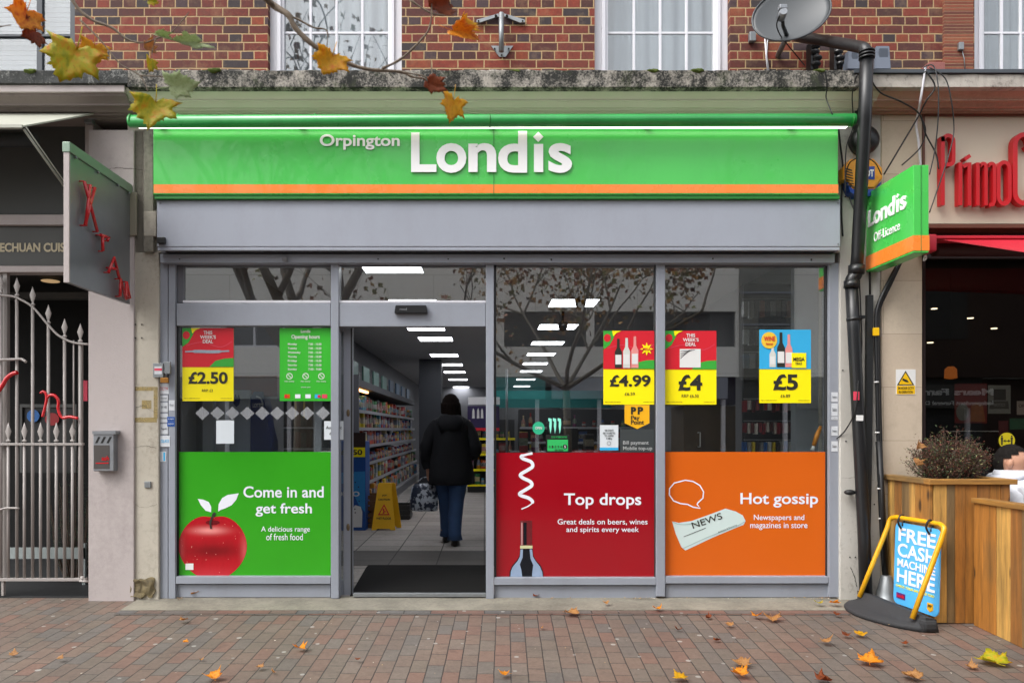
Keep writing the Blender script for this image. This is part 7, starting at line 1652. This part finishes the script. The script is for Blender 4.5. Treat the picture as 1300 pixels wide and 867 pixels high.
# hanging twigs of the near tree
TY = -3.75
def tw(pts, r0, r1, ys=None):
    bm = bmesh.new(); P = smoothpts([W(a, b, TY+(ys[i] if ys else 0)) for i, (a, b) in enumerate(pts)], 5); n_ = len(P)
    tube(bm, P, [r0+(r1-r0)*i/(n_-1)+.0006*math.sin(i*1.7) for i in range(n_)], 6); finish(bm, 'branch', MC['twig_bark'], t1)
tw([(255, -150), (300, -60), (339, 0), (365.7, 19), (374.6, 35.5), (398.7, 58.4), (426.6, 72.3), (449.4, 83.8), (472, 88.8), (507.8, 91.4), (523, 97.7), (536, 100)], .012, .0025, [-.9, -.4, 0, 0, 0, 0, .02, .03, .03, .03, .03, .03])
tw([(485, 87.6), (507.8, 76), (530, 56), (544.6, 36.8), (548, 12), (546, -12)], .004, .0018); tw([(365.7, 19), (380, 26), (398.7, 35.5), (415, 39.3), (415, 59.6)], .004, .0014)
tw([(520, 0), (545, 16), (565, 20)], .0035, .0014); tw([(536, 99), (550, 106), (563.7, 119.3)], .002, .0014); tw([(512, 92), (535, 96), (548, 98), (546, 75)], .0025, .001)
tw([(60, -60), (94, 4), (116.8, 25.4), (142, 35.5), (162.4, 50.8), (182.7, 54.6), (198, 49.5)], .006, .0016); tw([(101.5, 25.4), (127, 50.8), (152, 81), (177.7, 96.4), (188, 117)], .003, .0014)
tw([(177.7, 96.4), (195, 97), (211, 99), (214, 104)], .002, .0012); tw([(198, 49.5), (218, 41), (241, 15)], .0022, .001); tw([(198, 49.5), (193, 68), (196, 88)], .0015, .001); tw([(-5, 35), (14, 32)], .003, .001)
hl = [ # px, py, width, height, rotation of tip (deg, 0 = up), material, curl, yaw
 (36, 20, 34, 52, 200, 'leaf_orange', .7, .9), (46, 42, 20, 42, 235, 'leaf_brown', .6, 1.2), (98, 72, 74, 76, 200, 'leaf_green', .3, .3), (122, 64, 36, 46, 190, 'leaf_yellow', .35, .6),
 (206, 45, 30, 12, 100, 'leaf_pale', .6, 1.0), (192, 60, 12, 26, 0, 'leaf_tan', .8, 1.0), (194, 80, 9, 28, 185, 'leaf_green', .5, 1.2), (248, 55, 52, 20, 245, 'leaf_pale', .6, .8), (228, 110, 50, 40, 70, 'leaf_pale', .4, .5),
 (199, 139, 66, 62, 190, 'leaf_green', .35, .2), (423, 76, 50, 46, 200, 'leaf_yellow', .4, .4), (562, 10, 36, 34, 30, 'leaf_brown', .8, .6), (583, 42, 52, 30, 110, 'leaf_orange', .7, .5), (597, 30, 34, 24, 60, 'leaf_yellow', .6, 1.0),
 (551, 108, 38, 28, 120, 'leaf_brown', .8, .5), (577, 134, 36, 52, 195, 'leaf_yellow', .35, .35), (192, 2, 18, 14, 90, 'leaf_green', .4, .4)]
for i, (px, py, w, h_, rot, m_, curl, yaw) in enumerate(hl):
    yy = TY+(.02 if i % 2 else -.02); s = (D+yy)/F; c_ = W(px, py, yy)
    # leaf local XY -> world XZ, tip rotated in the picture plane, yawed for depth
    lo = Matrix.Rotation(R(90), 4, 'X') @ Matrix.Rotation(-R(rot), 4, 'Z')
    M4 = Matrix.Translation(c_) @ Matrix.Rotation(yaw, 4, 'Z') @ lo
    bm = leaf_mesh(60+i, curl*.7, .15+curl*.3); bmesh.ops.transform(bm, matrix=M4, verts=bm.verts)
    xs = [v.co.x for v in bm.verts]; zs = [v.co.z for v in bm.verts]; kx = w*s/(max(xs)-min(xs)); kz = h_*s/(max(zs)-min(zs)); k_ = (kx*kz)**.5
    mx_, mz_ = (max(xs)+min(xs))/2, (max(zs)+min(zs))/2
    for v in bm.verts: v.co = Vector((c_.x+(v.co.x-mx_)*kx, c_.y+(v.co.y-c_.y)*k_, c_.z+(v.co.z-mz_)*kz))
    finish(bm, 'leaf', MC[m_], t1, smooth=True)

# ---------------------------------------------------------------- the other side of the street (mirrored in the shop glass)
OY = -18.0
def ox(px): return (px-VX)*(D-OY)/F
def oz(py): return H-(py-VY)*(D-OY)/F
ob = thing('opposite_building', 'pale rendered building with dark window bands mirrored in the shop glass', 'building', (3, OY, -.44))
bm = bmesh.new()
def wall(x0, x1, z0, z1, d=.3, m_=0): box(bm, x0, x1, OY-d, OY, z0, z1)
xs_ = [ox(a) for a in (300, 640, 745, 755, 834, 845, 935, 1300)]; zt0, zt1 = oz(440), oz(395)
wall(-14, 12, zt1, 8.6); wall(-14, 12, 3.0, zt0)
for a, b in ((-14, -12), (-9.2, -8.2), (-5.4, -4.6), (-1.9, xs_[1]), (xs_[2], xs_[3]), (xs_[4], xs_[5]), (xs_[6], 8.6), (9.6, 12)): wall(a, b, zt0, zt1)
finish(bm, 'wall', MC['render_block'], ob)
bm = bmesh.new(); box(bm, -14, 16, OY-9, OY-.31, 8.4, 8.6); finish(bm, 'roof', MC['lead'], ob)
bm = bmesh.new(); box(bm, -14, 16, OY-.6, OY-.4, -.44, 8.3); finish(bm, 'dark_interior', MC['dark_grey'], ob)
for a, b in ((-12, -9.2), (-8.2, -5.4), (-4.6, -1.9), (xs_[1], xs_[2]), (xs_[3], xs_[4]), (xs_[5], xs_[6])):
    bm = bmesh.new(); n_ = 3
    for k in range(n_+1): xx = a+(b-a)*k/n_; box(bm, xx-.03, xx+.03, OY-.2, OY-.12, zt0, zt1)
    box(bm, a, b, OY-.199, OY-.121, zt0, zt0+.06); box(bm, a, b, OY-.199, OY-.121, zt1-.06, zt1); finish(bm, 'window', MC['upvc'] if a < 0 else MC['dark_grey'], ob)
bm = bmesh.new(); box(bm, 8.0, 9.7, OY, OY+.06, 2.9, 8.0); finish(bm, 'stair_glazing', MC['dark_glass'], ob)
bm = bmesh.new()
for zz in (3.6, 4.6, 5.6, 6.6): box(bm, 8.0, 9.7, OY+.061, OY+.09, zz, zz+.05)
finish(bm, 'glazing_bar', MC['frame_grey'], ob)
for a, b, m_, s, bx in ((-14, -4, 'board_pale', None, None), (-3.8, 1.9, 'teal_band', None, None), (2.1, 7.6, 'frame_grey', 'DASH', None), (9.8, 15.8, 'name_board', 'Mears Family', 1)):
    bm = bmesh.new(); box(bm, a, b, OY+.02, OY+.14, 2.02 if a > 9 else 2.3, 2.96 if a < 9 else 2.75, .01); fo = finish(bm, 'shop_fascia', MC[m_], ob)
db = thing('opposite_brick_building', 'dark brick building further along the far side, mirrored in the restaurant window', 'building', (22, OY, -.44))
bm = bmesh.new(); box(bm, 12.05, 34, OY-.6, OY-.05, 3.0, 10); box(bm, 12.05, 34, OY-.6, OY-.5, -.44, 2.99); finish(bm, 'wall', M('dark_brick', '#3a2a24', .9, var=.3, scale=9), db)
for k in range(5):
    bm = bmesh.new(); box(bm, 13.5+k*4, 15.3+k*4, OY-.049, OY-.02, 4.2, 5.9); finish(bm, 'window', MC['black'], db)
frb = lambda x, z: Matrix(((-1, 0, 0, x), (0, 0, 1, OY+.15), (0, 1, 0, z), (0, 0, 0, 1)))
text('lettering', 'Mears Family', (0, 0, 2.7, .27), 0, MC['white'], ob, frame=Matrix(((-1, 0, 0, 16.0), (0, 0, 1, OY+.16), (0, 1, 0, 2.36), (0, 0, 0, 1))), bold=.03, depth=.02)
text('lettering', 'Independent Funeral Directors', (0, 0, 2.9, .16), 0, MC['white'], ob, frame=Matrix(((-1, 0, 0, 16.0), (0, 0, 1, OY+.16), (0, 1, 0, 2.08), (0, 0, 0, 1))), bold=.02, depth=.02)
bm = bmesh.new()
for k in range(16): xx = -14+k*1.95; box(bm, xx, xx+.12, OY-.1, OY, -.44, 2.29)
finish(bm, 'shop_post', MC['upvc'], ob)
bm = bmesh.new(); box(bm, -14, 16, OY-.1, OY-.02, -.44, .1); finish(bm, 'stall_riser', MC['frame_grey_dark'], ob)
def car(name, x, y, col, label, L=4.1):
    g = thing(name, label, 'car', (x, y, -.56)); z0 = -.56
    prof = [(-.5, .28), (-.5, .62), (-.47, .78), (-.36, .86), (-.24, .93), (-.10, 1.36), (0, 1.44), (.22, 1.45), (.38, 1.36), (.47, 1.02), (.5, .9), (.5, .3)]
    bm = bmesh.new(); W_ = .86; R0 = []
    for sy, ins in ((-1, .06), (-1, 0), (-.0, 0), (1, 0), (1, .06)):
        pass
    for sgn in (-1, -.93, .93, 1):
        r = []
        for a, b in prof:
            tuck = (.0 if b < .93 else (b-.93)*.38); yy = sgn*(W_-tuck); sh_ = .985 if abs(sgn) == 1 else 1
            r.append(bm.verts.new((x+a*L*sh_, y+yy, z0+.28+(b-.28)*sh_)))
        R0.append(r)
    for a, b in zip(R0, R0[1:]):
        for k in range(len(prof)): f_ = bm.faces.new((a[k], a[(k+1) % len(prof)], b[(k+1) % len(prof)], b[k])); f_.smooth = True
    bm.faces.new(R0[0]); bm.faces.new(R0[-1]); finish(bm, 'body', M('car_'+name+col, col, .25, .2, coat=.8, var=.02), g)
    for sgn in (-1, 1):
        bm = bmesh.new()
        for pts in ([(-.2, .96), (-.09, 1.33), (.05, 1.38), (.05, .96)], [(.07, .96), (.07, 1.38), (.22, 1.38), (.36, 1.3), (.42, .98)]):
            slab(bm, [(x+a*L, y+sgn*(W_-(b-.93)*.38+.004), z0+b) for a, b in pts], (0, sgn*.004, 0))
        finish(bm, 'side_window', MC['black'], g)
    bm = bmesh.new(); slab(bm, [(x-.235*L, y-.74, z0+.95), (x-.235*L, y+.74, z0+.95), (x-.112*L, y+.6, z0+1.35), (x-.112*L, y-.6, z0+1.35)], (-.01, 0, .012)); finish(bm, 'windscreen', MC['black'], g)
    for a in (-.31, .31):
        for sgn in (-1, 1):
            bm = bmesh.new(); c_ = (x+a*L, y+sgn*.78, z0+.31); tube(bm, [(c_[0], c_[1]-.11, c_[2]), (c_[0], c_[1]+.11, c_[2])], .31, 24); wh = finish(bm, 'wheel', MC['rubber'], g)
            bm = bmesh.new(); tube(bm, [(c_[0], c_[1]-.115, c_[2]), (c_[0], c_[1]+.115, c_[2])], .19, 16); finish(bm, 'rim', MC['steel'], wh)
    bm = bmesh.new(); 
    for sgn in (-1, 1): box(bm, x-.5*L-.004, x-.46*L, y+sgn*.62-.13, y+sgn*.62+.13, z0+.66, z0+.78, .01)
    finish(bm, 'headlight', MC['white'], g)
car('parked_car', 1.9, -10.9, '#a01018', 'red hatchback parked at the kerb behind the viewer, mirrored in the glass')
car('parked_car', -3.5, -11.0, '#6d7278', 'silver hatchback parked at the kerb behind the viewer')
car('parked_car', 7.4, -10.9, '#22324a', 'dark blue hatchback parked at the kerb behind the viewer')
